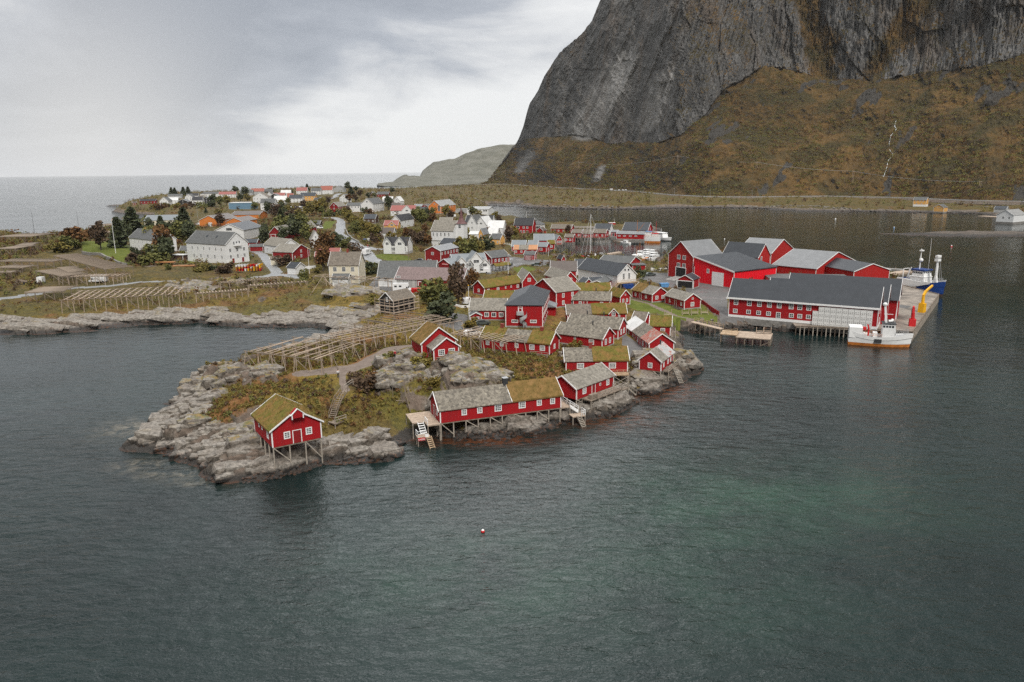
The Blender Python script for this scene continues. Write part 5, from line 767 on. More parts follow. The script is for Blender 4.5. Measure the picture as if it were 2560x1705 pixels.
gr = n.mix(n.ramp(n.noise(P_, .006, 4, .6), [(.42, 0.), (.62, .75)]), gr, (.15, .088, .028)); gr = n.mix(n.ramp(n.noise(P_, .017, 4, .6), [(.44, 0.), (.6, .85)]), gr, n.ramp(f2, [(.35, (.018, .018, .008)), (.65, (.060, .050, .018))]))
c = n.mix(n.ramp(n.math('ADD', A_('veg'), n.math('MULTIPLY', n.math('SUBTRACT', f2, .5), .9)), [(.35, 0.), (.6, 1.)]), rk, gr)
n.put(b.inputs['Base Color'], c); b.inputs['Roughness'].default_value = .9; b.inputs['Specular IOR Level'].default_value = .2
n.put(b.inputs['Normal'], n.node('ShaderNodeBump', i_Height=n.math('ADD', n.math('MULTIPLY', f1, .8), n.math('MULTIPLY', f2, .6)), i_Strength=.9, i_Distance=3.0).outputs[0])
nv, nu = MX.shape[:2]; idx = np.arange(nv * nu).reshape(nv, nu); quad = np.stack([idx[:-1, :-1], idx[:-1, 1:], idx[1:, 1:], idx[1:, :-1]], -1).reshape(-1, 4)
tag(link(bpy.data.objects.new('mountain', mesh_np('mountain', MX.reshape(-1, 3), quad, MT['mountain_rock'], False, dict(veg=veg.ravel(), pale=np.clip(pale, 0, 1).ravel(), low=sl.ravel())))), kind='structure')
MTN = MX; MSL = sl; MVEG = veg
# ================================================================== the headland beyond, two spurs one behind the other
surf('hazed_rock', [(.32, (.075, .075, .058)), (.5, (.125, .122, .098)), (.68, (.18, .172, .145))], .95, .02, .4)  # distance haze is mixed into this paler, greyer rock colour
def spur(name, base, top, r0, r1, mat, amp, seed):
    base = np.array([px(p) for p in base]); top = np.array([px(p) for p in top]); xs = np.arange(base[0, 0], base[-1, 0], 1.6); nvv = 46; M = np.zeros((nvv + 8, len(xs), 3)); S = np.zeros(M.shape[:2])
    for i, x in enumerate(xs):
        yb = np.interp(x, base[:, 0], base[:, 1]); yt = min(np.interp(x, top[:, 0], top[:, 1]), yb - .4); q0 = ray_range(x, yb, r0); q1 = ray_range(x, yt, r1 if yb - yt > 3 else r0 + (r1 - r0) * (yb - yt) / 3); t = np.linspace(0, 1, nvv)[:, None]
        M[:nvv, i] = q0 + (q1 - q0) * t; bb = np.linspace(0, 1, 9)[1:, None]; end = q1 * 1.12; end[2] = -25; M[nvv:, i] = q1 + (end - q1) * bb; S[:, i] = x * r0 / FPX
    M[..., 2] += (fbm(S * .02, M[..., 2] * .03, 4, seed) - .5) * amp * sstep(0, 8, np.arange(nvv + 8))[:, None]; M[..., 1] += (fbm(S * .03, M[..., 2] * .05, 4, seed + 5) - .5) * amp * 3
    nv, nu = M.shape[:2]; idx = np.arange(nv * nu).reshape(nv, nu); quad = np.stack([idx[:-1, :-1], idx[:-1, 1:], idx[1:, 1:], idx[1:, :-1]], -1).reshape(-1, 4)
    mat = MT['hazed_rock']
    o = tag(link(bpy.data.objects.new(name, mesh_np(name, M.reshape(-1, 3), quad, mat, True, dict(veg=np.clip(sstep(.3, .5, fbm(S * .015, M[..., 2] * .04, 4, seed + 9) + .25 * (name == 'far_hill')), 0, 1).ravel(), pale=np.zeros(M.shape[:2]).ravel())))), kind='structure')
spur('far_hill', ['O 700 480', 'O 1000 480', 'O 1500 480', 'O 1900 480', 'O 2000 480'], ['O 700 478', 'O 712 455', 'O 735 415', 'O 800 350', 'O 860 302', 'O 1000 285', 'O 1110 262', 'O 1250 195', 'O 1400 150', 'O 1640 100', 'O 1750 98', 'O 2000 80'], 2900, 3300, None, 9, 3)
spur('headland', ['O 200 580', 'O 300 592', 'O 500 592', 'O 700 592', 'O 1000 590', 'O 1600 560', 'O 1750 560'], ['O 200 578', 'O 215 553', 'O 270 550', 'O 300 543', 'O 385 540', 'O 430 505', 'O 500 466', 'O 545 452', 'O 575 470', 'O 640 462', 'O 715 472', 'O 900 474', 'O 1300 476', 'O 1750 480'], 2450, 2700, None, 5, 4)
# ================================================================== building kit
_cache = {}; THIN = False
m, n, b = newmat('dark_glass'); b.inputs['Base Color'].default_value = (.02, .023, .028, 1); b.inputs['Roughness'].default_value = .35; b.inputs['Specular IOR Level'].default_value = .25
m, n, b = newmat('painted_dark'); b.inputs['Base Color'].default_value = (.012, .011, .011, 1); b.inputs['Roughness'].default_value = .9  # flat black that paints in the unlit interior behind doorways
def lw(r, x, y):
    c, s = math.cos(r.rotation_euler.z), math.sin(r.rotation_euler.z); return r.location.x + c * x - s * y, r.location.y + s * x + c * y
def gz(r, x, y):      # ground height under a local point, relative to the thing's base
    X, Y = lw(r, x, y); return terr_h(X, Y) - r.location.z
def pane_me(w, h, mat): 
    k = ('pane', w, h, mat)
    if k not in _cache: _cache[k] = MB().add([(-w / 2, -.014, -h / 2), (w / 2, -.014, -h / 2), (w / 2, -.014, h / 2), (-w / 2, -.014, h / 2)], [(0, 1, 2, 3)]).mesh('pane', MT[mat])
    return _cache[k]
def frame_me(w, h, nx, ny, glass=None, trim='white_paint'):
    k = ('fr', w, h, nx, ny, glass, trim, THIN)
    if k not in _cache:
        q = MB(); b_ = min(.15, w * .16) * (.55 if THIN else 1); t = .05 if THIN else .065
        q.box(-w / 2, w / 2, -.06, -.002, -h / 2, -h / 2 + b_).box(-w / 2, w / 2, -.06, -.002, h / 2 - b_, h / 2).box(-w / 2, -w / 2 + b_, -.06, -.002, -h / 2 + b_, h / 2 - b_).box(w / 2 - b_, w / 2, -.06, -.002, -h / 2 + b_, h / 2 - b_)
        for i in range(1, nx): x = -w / 2 + b_ + (w - 2 * b_) * i / nx; q.box(x - t / 2, x + t / 2, -.045, -.004, -h / 2 + b_, h / 2 - b_)
        for j in range(1, ny): z = -h / 2 + b_ + (h - 2 * b_) * j / ny; q.box(-w / 2 + b_, w / 2 - b_, -.04, -.006, z - t / 2, z + t / 2)
        if glass: q.mi = 1; q.add([(-w / 2 + .02, -.014, -h / 2 + .02), (w / 2 - .02, -.014, -h / 2 + .02), (w / 2 - .02, -.014, h / 2 - .02), (-w / 2 + .02, -.014, h / 2 - .02)], [(0, 1, 2, 3)])
        _cache[k] = q.mesh('window', [MT[trim], MT[glass]] if glass else MT[trim])
    return _cache[k]
def on_face(f, W, D, u, v): return {'f': ((u * W, 0, v), 0), 'l': ((0, u * D, v), -math.pi / 2), 'r': ((W, u * D, v), math.pi / 2), 'b': ((u * W, D, v), math.pi)}[f]
def window(root, f, W, D, u, v, w, h, nx, ny, lite=False):
    loc, rz = on_face(f, W, D, u, v)
    if lite: return inst('window', frame_me(w, h, nx, ny, 'dark_glass'), root, loc, rz)
    o = inst('window', frame_me(w, h, nx, ny), root, loc, rz); inst('pane', pane_me(w - .04, h - .04, 'curtain_glass' if random.random() < .45 else 'glass'), o)
def door(root, f, W, D, u, w, h, z0=0, mat='dark_red_boards'):
    loc, rz = on_face(f, W, D, u, z0); q = MB().box(-w / 2 - .12, -w / 2, -.06, -.002, 0, h + .1).box(w / 2, w / 2 + .12, -.06, -.002, 0, h + .1).box(-w / 2, w / 2, -.06, -.002, h, h + .1); q.mi = 1; q.box(-w / 2, w / 2, -.035, -.003, 0, h)
    o = q.build('door', [MT['white_paint'], MT[mat]], root); o.location = loc; o.rotation_euler = (0, 0, rz)
    MB().box(w * .34, w * .40, -.09, -.035, .95, 1.1).build('handle', MT['dark_metal'], o)
def roof_seg(root, mat, ridge, x0, x1, y0, y1, z, rise, over, e0, e1, t0, t1, thick, blades):
    """one stretch of a two-slope roof between t0 and t1 of the ridge"""
    if ridge == 'y': A0, A1, B0, B1 = y0 - e0, y1 + e1, x0, x1
    else: A0, A1, B0, B1 = x0 - e0, x1 + e1, y0, y1
    a0, a1 = A0 + (A1 - A0) * t0, A0 + (A1 - A0) * t1; half = (B1 - B0) / 2; zo = z - over * rise / half; mid = (B0 + B1) / 2
    turf = mat.startswith('turf'); nl = max(1, int((a1 - a0) / (.5 if turf else 50))); nc = max(1, int(half / .5)) if turf else 1
    prof = [(B0 - over + (mid - B0 + over) * i / nc, zo + (z + rise - zo) * i / nc) for i in range(nc)] + [(mid, z + rise)] + [(mid + (B1 + over - mid) * (i + 1) / nc, z + rise + (zo - z - rise) * (i + 1) / nc) for i in range(nc)]
    q = MB(); np_ = len(prof); vs = []; rn = random.Random(int(abs(z * 999 + a0 * 77)))
    for i in range(nl + 1):
        a = a0 + (a1 - a0) * i / nl
        for j, (b_, zz) in enumerate(prof):
            edge = i in (0, nl) or j in (0, np_ - 1); dz = thick + ((rn.random() - .3) * .16 if turf else 0) * (.4 if edge else 1); vs.append((b_, a, zz + dz) if ridge == 'y' else (a, b_, zz + dz))
    for i in range(nl + 1):
        a = a0 + (a1 - a0) * i / nl
        for b_, zz in prof: vs.append((b_, a, zz + .01) if ridge == 'y' else (a, b_, zz + .01))
    o_ = (nl + 1) * np_; fs = []
    for i in range(nl):
        for j in range(np_ - 1):
            p = i * np_ + j; fs.append((p, p + 1, p + np_ + 1, p + np_)); fs.append((o_ + p, o_ + p + np_, o_ + p + np_ + 1, o_ + p + 1))
        for j in (0, np_ - 1): p = i * np_ + j; fs.append((p, p + np_, o_ + p + np_, o_ + p))
    for i in (0, nl):
        for j in range(np_ - 1): p = i * np_ + j; fs.append((p, o_ + p, o_ + p + 1, p + 1))
    if ridge == 'y': fs = [f[::-1] for f in fs]
    q.add(vs, fs)
    if turf and blades:
        for _ in range(int((a1 - a0) * half * 2 * blades)):
            a = rn.uniform(a0, a1); j = rn.random() * (np_ - 1); j0 = int(j); fr = j - j0; b_ = prof[j0][0] + (prof[j0 + 1][0] - prof[j0][0]) * fr; zz = prof[j0][1] + (prof[j0 + 1][1] - prof[j0][1]) * fr + thick
            an = rn.uniform(0, 6.28); wd = .05; hh = rn.uniform(.12, .34); P = (b_, a) if ridge == 'y' else (a, b_); dx, dy = math.cos(an) * wd, math.sin(an) * wd; lx, ly = rn.uniform(-.15, .15), rn.uniform(-.15, .15)
            q.add([(P[0] - dx, P[1] - dy, zz - .02), (P[0] + dx, P[1] + dy, zz - .02), (P[0] + lx, P[1] + ly, zz + hh)], [(0, 1, 2)])
    return q.build('roof', MT[mat], root)
def barge(root, ridge, x0, x1, y0, y1, z, rise, over, thick, at_end, mat='white_paint', wd=.2):
    half = ((x1 - x0) if ridge == 'y' else (y1 - y0)) / 2; mid = (x0 + x1) / 2 if ridge == 'y' else (y0 + y1) / 2; zo = z - over * rise / half; q = MB(); e = .05
    for s in (-1, 1):
        lo = (mid + s * (half + over + .03), zo); hi = (mid, z + rise)
        pr = [(lo[0], lo[1] - wd + thick), (hi[0], hi[1] - wd + thick), (hi[0], hi[1] + thick + .05), (lo[0], lo[1] + thick + .05)]
        if s > 0: pr = pr[::-1]
        q.prism(pr, at_end - e, at_end + e, 'y' if ridge == 'y' else 'x')
    return q.build('bargeboard', MT[mat], root)
def walls(root, x0, x1, y0, y1, zb, h, ridge, rise, mat):
    q = MB()
    if ridge == 'x': q.prism([(y0, zb), (y0, h), ((y0 + y1) / 2, h + rise), (y1, h), (y1, zb)][::-1], x0, x1, 'x')
    elif ridge == 'y': q.prism([(x0, zb), (x1, zb), (x1, h), ((x0 + x1) / 2, h + rise), (x0, h)], y0, y1)
    elif ridge == 'mono': q.prism([(x0, zb), (x1, zb), (x1, h), (x0, h + rise)], y0, y1)
    else: q.box(x0, x1, y0, y1, zb, h)
    return q.build('wall', MT[mat], root)
def block(root, x0, x1, y0, y1, zb, h, ridge, rise, wall, roof, over, thick, blades=0, trim=True, ends=(1, 1), corner=True, split=None, z0=0):
    walls(root, x0, x1, y0, y1, zb, h, ridge, rise, wall); g = .32
    segs = [s.split(':') for s in roof.split(',')]; t = 0
    if ridge in 'xy':
        for s in segs:
            t1 = float(s[1]) if len(s) > 1 else 1.0; mt = s[0]; th = thick + (.16 if mt.startswith('turf') else 0)
            roof_seg(root, mt, ridge, x0, x1, y0, y1, h, rise, over, g if ends[0] else -.01, g if ends[1] else -.01, t, t1, th, blades); t = t1
        th = [thick + (.16 if s[0].startswith('turf') else 0) for s in segs]; lo, hi = (y0, y1) if ridge == 'y' else (x0, x1)
        if trim:
            if ends[0]: barge(root, ridge, x0, x1, y0, y1, h, rise, over, th[0], lo - g - .03)
            if ends[1]: barge(root, ridge, x0, x1, y0, y1, h, rise, over, th[-1], hi + g + .03)
        if split: barge(root, ridge, x0, x1, y0, y1, h, rise, over, .24, lo - g + (hi - lo + 2 * g) * split, wd=.1)
    elif ridge == 'hip':
        o = over; W, D = x1 - x0, y1 - y0; zo = h - .15; q = MB()
        r = min(W, D) / 2; A = (x0 + r, (y0 + y1) / 2, h + rise) if W > D else ((x0 + x1) / 2, y0 + r, h + rise); B = (x1 - r, (y0 + y1) / 2, h + rise) if W > D else ((x0 + x1) / 2, y1 - r, h + rise)
        c = [(x0 - o, y0 - o, zo), (x1 + o, y0 - o, zo), (x1 + o, y1 + o, zo), (x0 - o, y1 + o, zo)]
        up = [(p[0], p[1], p[2] + .2) for p in c]; fs = [(4, 5, 9, 8), (5, 6, 9), (6, 7, 8, 9), (7, 4, 8)] if W > D else [(4, 5, 8), (5, 6, 9, 8), (6, 7, 9), (7, 4, 8, 9)]
        q.add(c + up + [A, B], fs + [(0, 3, 2, 1)] + [(i, (i + 1) % 4, 4 + (i + 1) % 4, 4 + i) for i in range(4)]).build('roof', MT[roof], root)
    elif ridge == 'flat': MB().box(x0 - over, x1 + over, y0 - over, y1 + over, h + .003, h + .25).build('roof', MT[roof], root)
    elif ridge == 'mono':
        MB().prism([(x0 - .1, h + rise + .01), (x1 + .4, h - .13), (x1 + .4, h + .17), (x0 - .1, h + rise + .32)][::-1], y0 - .35, y1 + .35).build('roof', MT[roof], root)
        MB().prism([(x0 - .1, h + rise - .15), (x1 + .4, h - .35), (x1 + .4, h + .2), (x0 - .1, h + rise + .36)], y0 - .42, y0 - .351).build('bargeboard', MT['white_paint'], root)
    if corner:
        k = ('cb', round(h - max(zb, -.3), 2)); hh = h - max(zb, -.3)
        if k not in _cache: _cache[k] = MB().box(-.09, .09, -.09, .09, 0, hh - .02).mesh('corner_board', MT['white_paint'])
        for cx, cy in ((x0 + .055, y0 + .055), (x1 - .055, y0 + .055), (x0 + .055, y1 - .055), (x1 - .055, y1 - .055)): inst('corner_board', _cache[k], root, (cx, cy, max(zb, -.3)))
def stilt(root, x, y, z1=0, r=.11, mat='rail_wood', name='stilt'):
    g = gz(root, x, y); lo = max(g - .35, -root.location.z - 1.0)
    if z1 - g < .12: return
    MB().tube((x, y, lo), (x, y, z1), r * 1.05, r, 7).build(name, MT[mat], root)
def make_house(s):
    global THIN; THIN = s['wall'].startswith(('white', 'cream'))
    cat = s.get('cat', 'cabin'); r = empty(s['name'], (s['a'][0], s['a'][1], s['zf']), s['rz']); tag(r, s['label'], cat, s.get('group')); s['root'] = r
    W, D, h, rise = s['W'], s['D'], s['h'], s['rise']; far = math.hypot(*s['a']) > 480; nearb = math.hypot(*s['a']) < 235
    st = s.get('stilts'); zb = 0 if st else -1.2; over = s.get('over', .28); thick = .12
    big = max(W, D) > 18; trim = s['wall'] != 'white_boards' or not far
    block(r, 0, W, 0, D, zb, h, s['ridge'], rise, s['wall'], s['roof'], over, thick, (10 if nearb else 0), True, (1, 1), s['wall'].find('white') < 0 and not (far and s.get('win') == 'auto'), s.get('splitboard'))
    for bl in s.get('blocks', ()):
        e = [eval(str(v), {}, dict(W=W, D=D)) for v in bl[:4]]; block(r, e[0], e[1], e[2] + .01, e[3], zb, bl[4], bl[5], bl[6], s['wall'], bl[7], over, thick, 10 if nearb else 0)
        if st:
            for px_ in np.linspace(e[0] + .2, e[1] - .2, 3): stilt(r, px_, e[3] - .2)
            MB().box(e[0] + .1, e[1] - .1, e[2] + .3, e[3] - .2, -1.6, -.01).build('plinth', MT['stone'], r)
    for (u, w_, ex, rs) in s.get('cross', ()): block(r, u * W - w_ / 2, u * W + w_ / 2, -.5, D * .5, .0, h + ex - .6, 'y', rs, s['wall'], s['roof'].split(',')[-1].split(':')[0], .2, .1, 0, True, (1, 0), False)
    if s.get('cross'):
        for (u, w_, ex, rs) in s['cross']:
            o = inst('window', frame_me(round(min(w_ * .4, 2.4), 1), 1.3, 2, 2), r, (u * W, -.5, h + ex - .75 if rs > 2 else h + ex * .5 - .3), 0); inst('pane', pane_me(round(min(w_ * .4, 2.4), 1) - .04, 1.26, 'glass'), o)
    if not st:
        bh = s.get('basement', .18); MB().box(-.015, W + .015, -.015, D + .015, -2.2, -.26).build('footing', MT['stone'], r); MB().box(-.025, W + .025, -.025, D + .025, -.25, bh).build('plinth', MT[s.get('plinth', 'white_paint' if s['wall'] == 'white_boards' or bh > .4 else 'concrete')], r)
    win = s['win']
    if isinstance(win, str) and win == 'auto':
        nn = max(2, int(W / 3.6)); rows = [h * .5] if h < 4.8 else [h * .27, h * .72]
        for v in rows:
            for i in range(nn): window(r, 'f', W, D, (i + .5) / nn, v, 1.1, 1.2, 2, 1, True)
            side = 'l' if r.location.x > 0 else 'r'
            for i in range(2): window(r, side, W, D, .3 + .4 * i, v, 1.0, 1.2, 2, 1, True)
        if s['ridge'] == 'y': window(r, 'f', W, D, .5, h + rise * .3, .9, 1.1, 2, 1, True)
    else:
        for (f, us, vs, w_, hh, nx, ny) in win:
            for v in vs:
                for u in us: window(r, f, W, D, u, v, w_, hh, nx, ny, far)
    for d_ in s.get('door', ()): door(r, d_[0], W, D, d_[1], d_[2], d_[3], d_[4] if len(d_) > 4 else .02)
    for (f, u, w_, hh) in s.get('rdoor', ()):
        loc, rz = on_face(f, W, D, u, 0); q = MB()
        for k in range(8): q.box(-w_ / 2, w_ / 2, -.05, -.003, hh * k / 8 + .02, hh * (k + 1) / 8 - .02)
        q.box(-w_ / 2, w_ / 2, -.035, -.004, .02, hh); o = q.build('roller_door', MT['white_paint'], r); o.location = loc; o.rotation_euler = (0, 0, rz)
    for (f, u, w_, hh, z0) in s.get('opening', ()):
        loc, rz = on_face(f, W, D, u, z0); q = MB().box(-w_ / 2 - .25, -w_ / 2, -.08, -.002, 0, hh + .25).box(w_ / 2, w_ / 2 + .25, -.08, -.002, 0, hh + .25).box(-w_ / 2, w_ / 2, -.08, -.002, hh, hh + .25); q.mi = 1; q.box(-w_ / 2, w_ / 2, -.02, -.003, 0, hh)
        o = q.build('doorway', [MT['white_paint'], MT['painted_dark']], r); o.location = loc; o.rotation_euler = (0, 0, rz)
    for (t, sx, k) in s.get('chim', ()):
        cx, cy = (t * W, D * .5 + (sx - .5) * 2) if s['ridge'] == 'x' else (W * .5, t * D); zt = h + rise
        if k == 'b': o = MB().box(cx - .42, cx + .42, cy - .42, cy + .42, zt - .6, zt + 1.15).build('chimney', MT['dark_metal'], r); MB().box(cx - .5, cx + .5, cy - .5, cy + .5, zt + 1.152, zt + 1.24).build('cap', MT['grey_paint'], o)
        elif k in 'ro': o = MB().box(cx - .35, cx + .35, cy - .35, cy + .35, zt - .7, zt + .95).box(cx - .42, cx + .42, cy - .42, cy + .42, zt + .952, zt + 1.08).build('chimney', MT['brick_red' if k == 'r' else 'orange_boards'], r)
        else: o = MB().tube((cx, cy + .3, zt - .6), (cx, cy + .3, zt + .9), .16, n=8).tube((cx, cy + .3, zt + .98), (cx, cy + .3, zt + 1.06), .24, n=8).tube((cx, cy + .3, zt + .9), (cx, cy + .3, zt + .98), .05, n=6).build('stove_pipe', MT['dark_metal'], r)
    if st:
        for i, x in enumerate(np.linspace(.15, W - .15, st[0])):
            stilt(r, x, .15); stilt(r, x, D - .15)
        for y in np.linspace(.15, D - .15, st[1] + 1)[1:-1]: stilt(r, .15, y); stilt(r, W - .15, y)
        MB().box(.1, W - .1, .05, .25, -.22, -.003).build('floor_beam', MT['wood'], r); MB().box(.1, W - .1, D - .25, D - .05, -.22, -.003).build('floor_beam', MT['wood'], r)
        if s.get('brace'):
            xs = np.linspace(.15, W - .15, st[0])
            for i in range(0, st[0] - 1, 2):
                ga, gb = gz(r, xs[i], .15), gz(r, xs[i + 1], .15); lo = max(gb, -s['zf']) * .75
                if lo < -.8: MB().bar((xs[i], .02, -.1), (xs[i + 1], .02, lo), .1, .14).build('brace', MT['rail_wood'], r)
    if s.get('fascia'): MB().box(-.7, W + .5, -over - .12, -over - .05, h - .75, h - .25).build('fascia', MT['white_paint'], r)
    if s.get('dormer'):
        c = W / 2; z = h + rise - .35; MB().prism([(c - .85, z - .45), (c + .85, z - .45), (c + .85, z + .2), (c, z + .95), (c - .85, z + .2)], -1.05, -.02).build('hoist_hood', MT[s['wall']], r)
        q = MB(); 
        for sg in (-1, 1): q.bar((c + sg * 1.1, -1.08, z + .05), (c, -1.08, z + 1.02), .1, .26, (0, 1, 0)); q.box(c + sg * .85 - .08, c + sg * .85 + .08, -1.1, -.98, z - .6, z + .25)
        q.build('hood_trim', MT['white_paint'], r)
    if s.get('redpanel'):
        a_, b_ = s['redpanel']; MB().box(a_ * W, W + .02, -.04, -.003, h * .42, h - .05).build('cladding', MT['dark_red_boards'], r); MB().box(-.04, W * .02, -.05, .0, .2, h).build('downpipe', MT['white_paint'], r)
    if s.get('cross_door'):
        q = MB(); w_ = W * .36; q.box(W / 2 - w_, W / 2 - w_ + .2, -.06, -.003, .2, 3.6).box(W / 2 + w_ - .2, W / 2 + w_, -.06, -.003, .2, 3.6).box(W / 2 - w_, W / 2 + w_, -.061, -.003, 3.6, 3.8).box(W / 2 - .1, W / 2 + .1, -.062, -.003, .2, 3.6).box(W / 2 - w_, W / 2 + w_, -.059, -.003, 1.9, 2.1); q.build('barn_door', MT['white_paint'], r)
    if s.get('skyl'):
        for t in (.35, .6):
            y = t * D; x = W * .28; z = h + rise * .56 + .16; a_ = math.atan2(rise, W / 2); o = MB().box(-.6, .6, -.45, .45, 0, .1).build('skylight', MT['glass'], r); o.location = (x, y, z); o.rotation_euler = (0, -a_, 0)
    if s.get('gbalc'): MB().box(W * .36, W * .64, -1.1, -.01, h - 1.0, h - .8).box(W * .36, W * .64, -1.1, -1.02, h - .8, h + .15).build('balcony', MT['white_paint'], r)
    if s.get('shopsign'):
        o = MB().box(W * .38, W * .72, -.12, -.003, h + .5, h + 1.15).build('sign_board', MT['red_paint'], r)
        q = MB()
        for k in range(7): x = W * .40 + k * W * .043; q.box(x, x + W * .014, -.14, -.121, h + .62, h + 1.03); (q.box(x + W * .014, x + W * .03, -.14, -.121, h + .62 + .14 * (k % 3), h + .72 + .14 * (k % 3)))
        q.build('sign_letters', MT['white_paint'], o)
    if s.get('balc'):
        z = 2.45; q = MB().box(-.2, W * .95, -2.2, -.02, z - .15, z); 
        o = q.build('balcony', MT['new_wood'], r); q = MB().box(-.2, W * .95, -2.22, -2.14, z + .9, z + 1.0)
        for x in np.linspace(-.15, W * .93, 22): q.box(x - .04, x + .04, -2.2, -2.15, z, z + .9)
        q.build('balustrade', MT['pale_wood'], o)
        for x in (0, W * .5, W * .9): MB().box(x - .08, x + .08, -2.1, -1.94, -.3, z - .151).build('post', MT['pale_wood'], r)
        q = MB(); a_ = (-.3, -1.2, z); b_ = (-4.2, -1.6, -.1)
        for yo in (-.5, .5): q.bar((a_[0], a_[1] + yo, a_[2]), (b_[0], b_[1] + yo, b_[2]), .08, .3); q.bar((a_[0], a_[1] + yo, a_[2] + .95), (b_[0], b_[1] + yo, b_[2] + .95), .08)
        for k in range(11): t = (k + .5) / 11; q.box(a_[0] + (b_[0] - a_[0]) * t - .14, a_[0] + (b_[0] - a_[0]) * t + .14, a_[1] - .5 - .4 * t, a_[1] + .5 - .4 * t, a_[2] + (b_[2] - a_[2]) * t, a_[2] + (b_[2] - a_[2]) * t + .04)
        q.build('stair', MT['new_wood'], r)
    if s.get('garage'):
        for u in (.3, .72): loc, rz = on_face('f', W, D, u, 0); o = MB().box(-1.4, 1.4, -.05, -.003, 0, 2.1).build('garage_door', MT['white_paint'], r); o.location = loc
    if s.get('tower'):
        tw = 4.8; x0 = W + .02; y0 = D / 2 - tw / 2; MB().box(x0, x0 + tw, y0, y0 + tw, -1.2, h + 3.6).build('tower', MT['white_boards'], r); c = (x0 + tw / 2, y0 + tw / 2); z = h + 3.6
        q = MB(); pr = [(tw * .60, z), (tw * .42, z + .9), (tw * .20, z + 2.8), (tw * .10, z + 6.0), (.04, z + 9.5)]
        for i in range(4):
            for k in range(8):
                f = lambda rr, zz, kk: (c[0] + rr * math.cos(math.pi / 8 + kk * math.pi / 4) * 1.08, c[1] + rr * math.sin(math.pi / 8 + kk * math.pi / 4) * 1.08, zz)
                q.add([f(*pr[i], k), f(*pr[i], k + 1), f(*pr[i + 1], k + 1), f(*pr[i + 1], k)], [(0, 1, 2, 3)])
        q.add([(c[0] - tw * .6, c[1] - tw * .6, z), (c[0] + tw * .6, c[1] - tw * .6, z), (c[0] + tw * .6, c[1] + tw * .6, z), (c[0] - tw * .6, c[1] + tw * .6, z)], [(0, 1, 2, 3)])
        o = q.build('spire', MT['spire'], r); MB().tube((c[0], c[1], z + 9.5), (c[0], c[1], z + 11), .06).box(c[0] - .4, c[0] + .4, c[1] - .05, c[1] + .05, z + 10.4, z + 10.55).build('cross', MT['dark_metal'], o)
        inst('window', frame_me(1.4, 1.8, 2, 2, 'glass'), r, (x0 + tw / 2, y0, h + 2.2)); inst('window', frame_me(1.0, 1.3, 2, 2, 'glass'), r, (x0 + tw / 2, y0, 4.5))
        MB().box(-.05, W + .05, -.3, -.003, 2.9, 3.1).build('belt_course', MT['grey_boards'], r)
    return r
for s in HOUSES: make_house(s)
def HN(frag): return next(s for s in HOUSES if frag in s['label'])
# ================================================================== wooden decks, stairs and balconies of the cabins
def rail(root, a, b, z, mat='rail_wood', n=None, h=1.0, name='railing'):
    q = MB(); L = math.hypot(b[0] - a[0], b[1] - a[1]); n = n or max(2, int(L / 1.3) + 1); zb = z if isinstance(z, tuple) else (z, z)
    P = lambda t, dz: (a[0] + (b[0] - a[0]) * t, a[1] + (b[1] - a[1]) * t, zb[0] + (zb[1] - zb[0]) * t + dz)
    q.bar(P(0, h), P(1, h), .09, .06); q.bar(P(0, h * .55), P(1, h * .55), .04, .1)
    for i in range(n): t = i / (n - 1); q.bar(P(t, -.1), P(t, h), .08)
    return q.build(name, MT[mat], root)
def deck(root, x0, x1, y0, y1, z, mat='pale_wood', posts=True, along='x'):
    q = MB(); n = int((y1 - y0 if along == 'x' else x1 - x0) / .22) + 1
    for i in range(n):
        if along == 'x': a = y0 + (y1 - y0) * i / n; q.box(x0, x1, a, a + (y1 - y0) / n - .02, z - .06, z)
        else: a = x0 + (x1 - x0) * i / n; q.box(a, a + (x1 - x0) / n - .02, y0, y1, z - .06, z)
    q.box(x0 + .05, x1 - .05, y0 + .05, y1 - .05, z - .22, z - .065); o = q.build('deck', MT[mat], root)
    if posts:
        for x in np.linspace(x0 + .1, x1 - .1, max(2, int((x1 - x0) / 2.2) + 1)):
            for y in (y0 + .1, y1 - .1): stilt(root, x, y, z - .22, .08, name='deck_post')
    return o
def stair(root, a, b, wd=.9, mat='rail_wood', rails=True):
    a = Vector(a); b = Vector(b); t = (b - a); hx = Vector((t.x, t.y, 0)).normalized(); s = Vector((-hx.y, hx.x, 0)) * wd / 2; q = MB(); n = max(3, int(abs(t.z) / .24))
    for e in (-1, 1): q.bar(a + s * e, b + s * e, .06, .24)
    for i in range(n): p = a + t * ((i + .5) / n); q.bar(p - s, p + s, .28, .05, (0, 0, 1))
    if rails:
        for e in (-1, 1):
            q.bar(a + s * e + Vector((0, 0, .9)), b + s * e + Vector((0, 0, .9)), .07)
            for k in (0, .5, 1): p = a + t * k + s * e; q.bar(p, p + Vector((0, 0, .9)), .07)
    return q.build('stair', MT[mat], root)
h = HN('half grey slate and half brown'); r = h['root']; W, D = h['W'], h['D']
deck(r, -4.4, -.02, 2.0, 7.4, -.05); deck(r, -2.3, -.02, -.2, 1.98, -.05); rail(r, (-2.25, 1.7), (-2.25, -.1), -.05, 'white_paint'); stair(r, (-3.0, 2.1, -.1), (-3.0, -.4, -1.4), 1.0, 'white_paint', False)
deck(r, -4.4, -2.2, -1.6, -.2, -1.45); rail(r, (-4.35, -.25), (-4.35, -1.55), -1.45, 'white_paint'); rail(r, (-4.35, -1.55), (-3.1, -1.55), -1.45, 'white_paint'); stair(r, (-2.5, -1.6, -1.5), (-2.2, -3.2, -3.4), .9, 'new_wood', False)
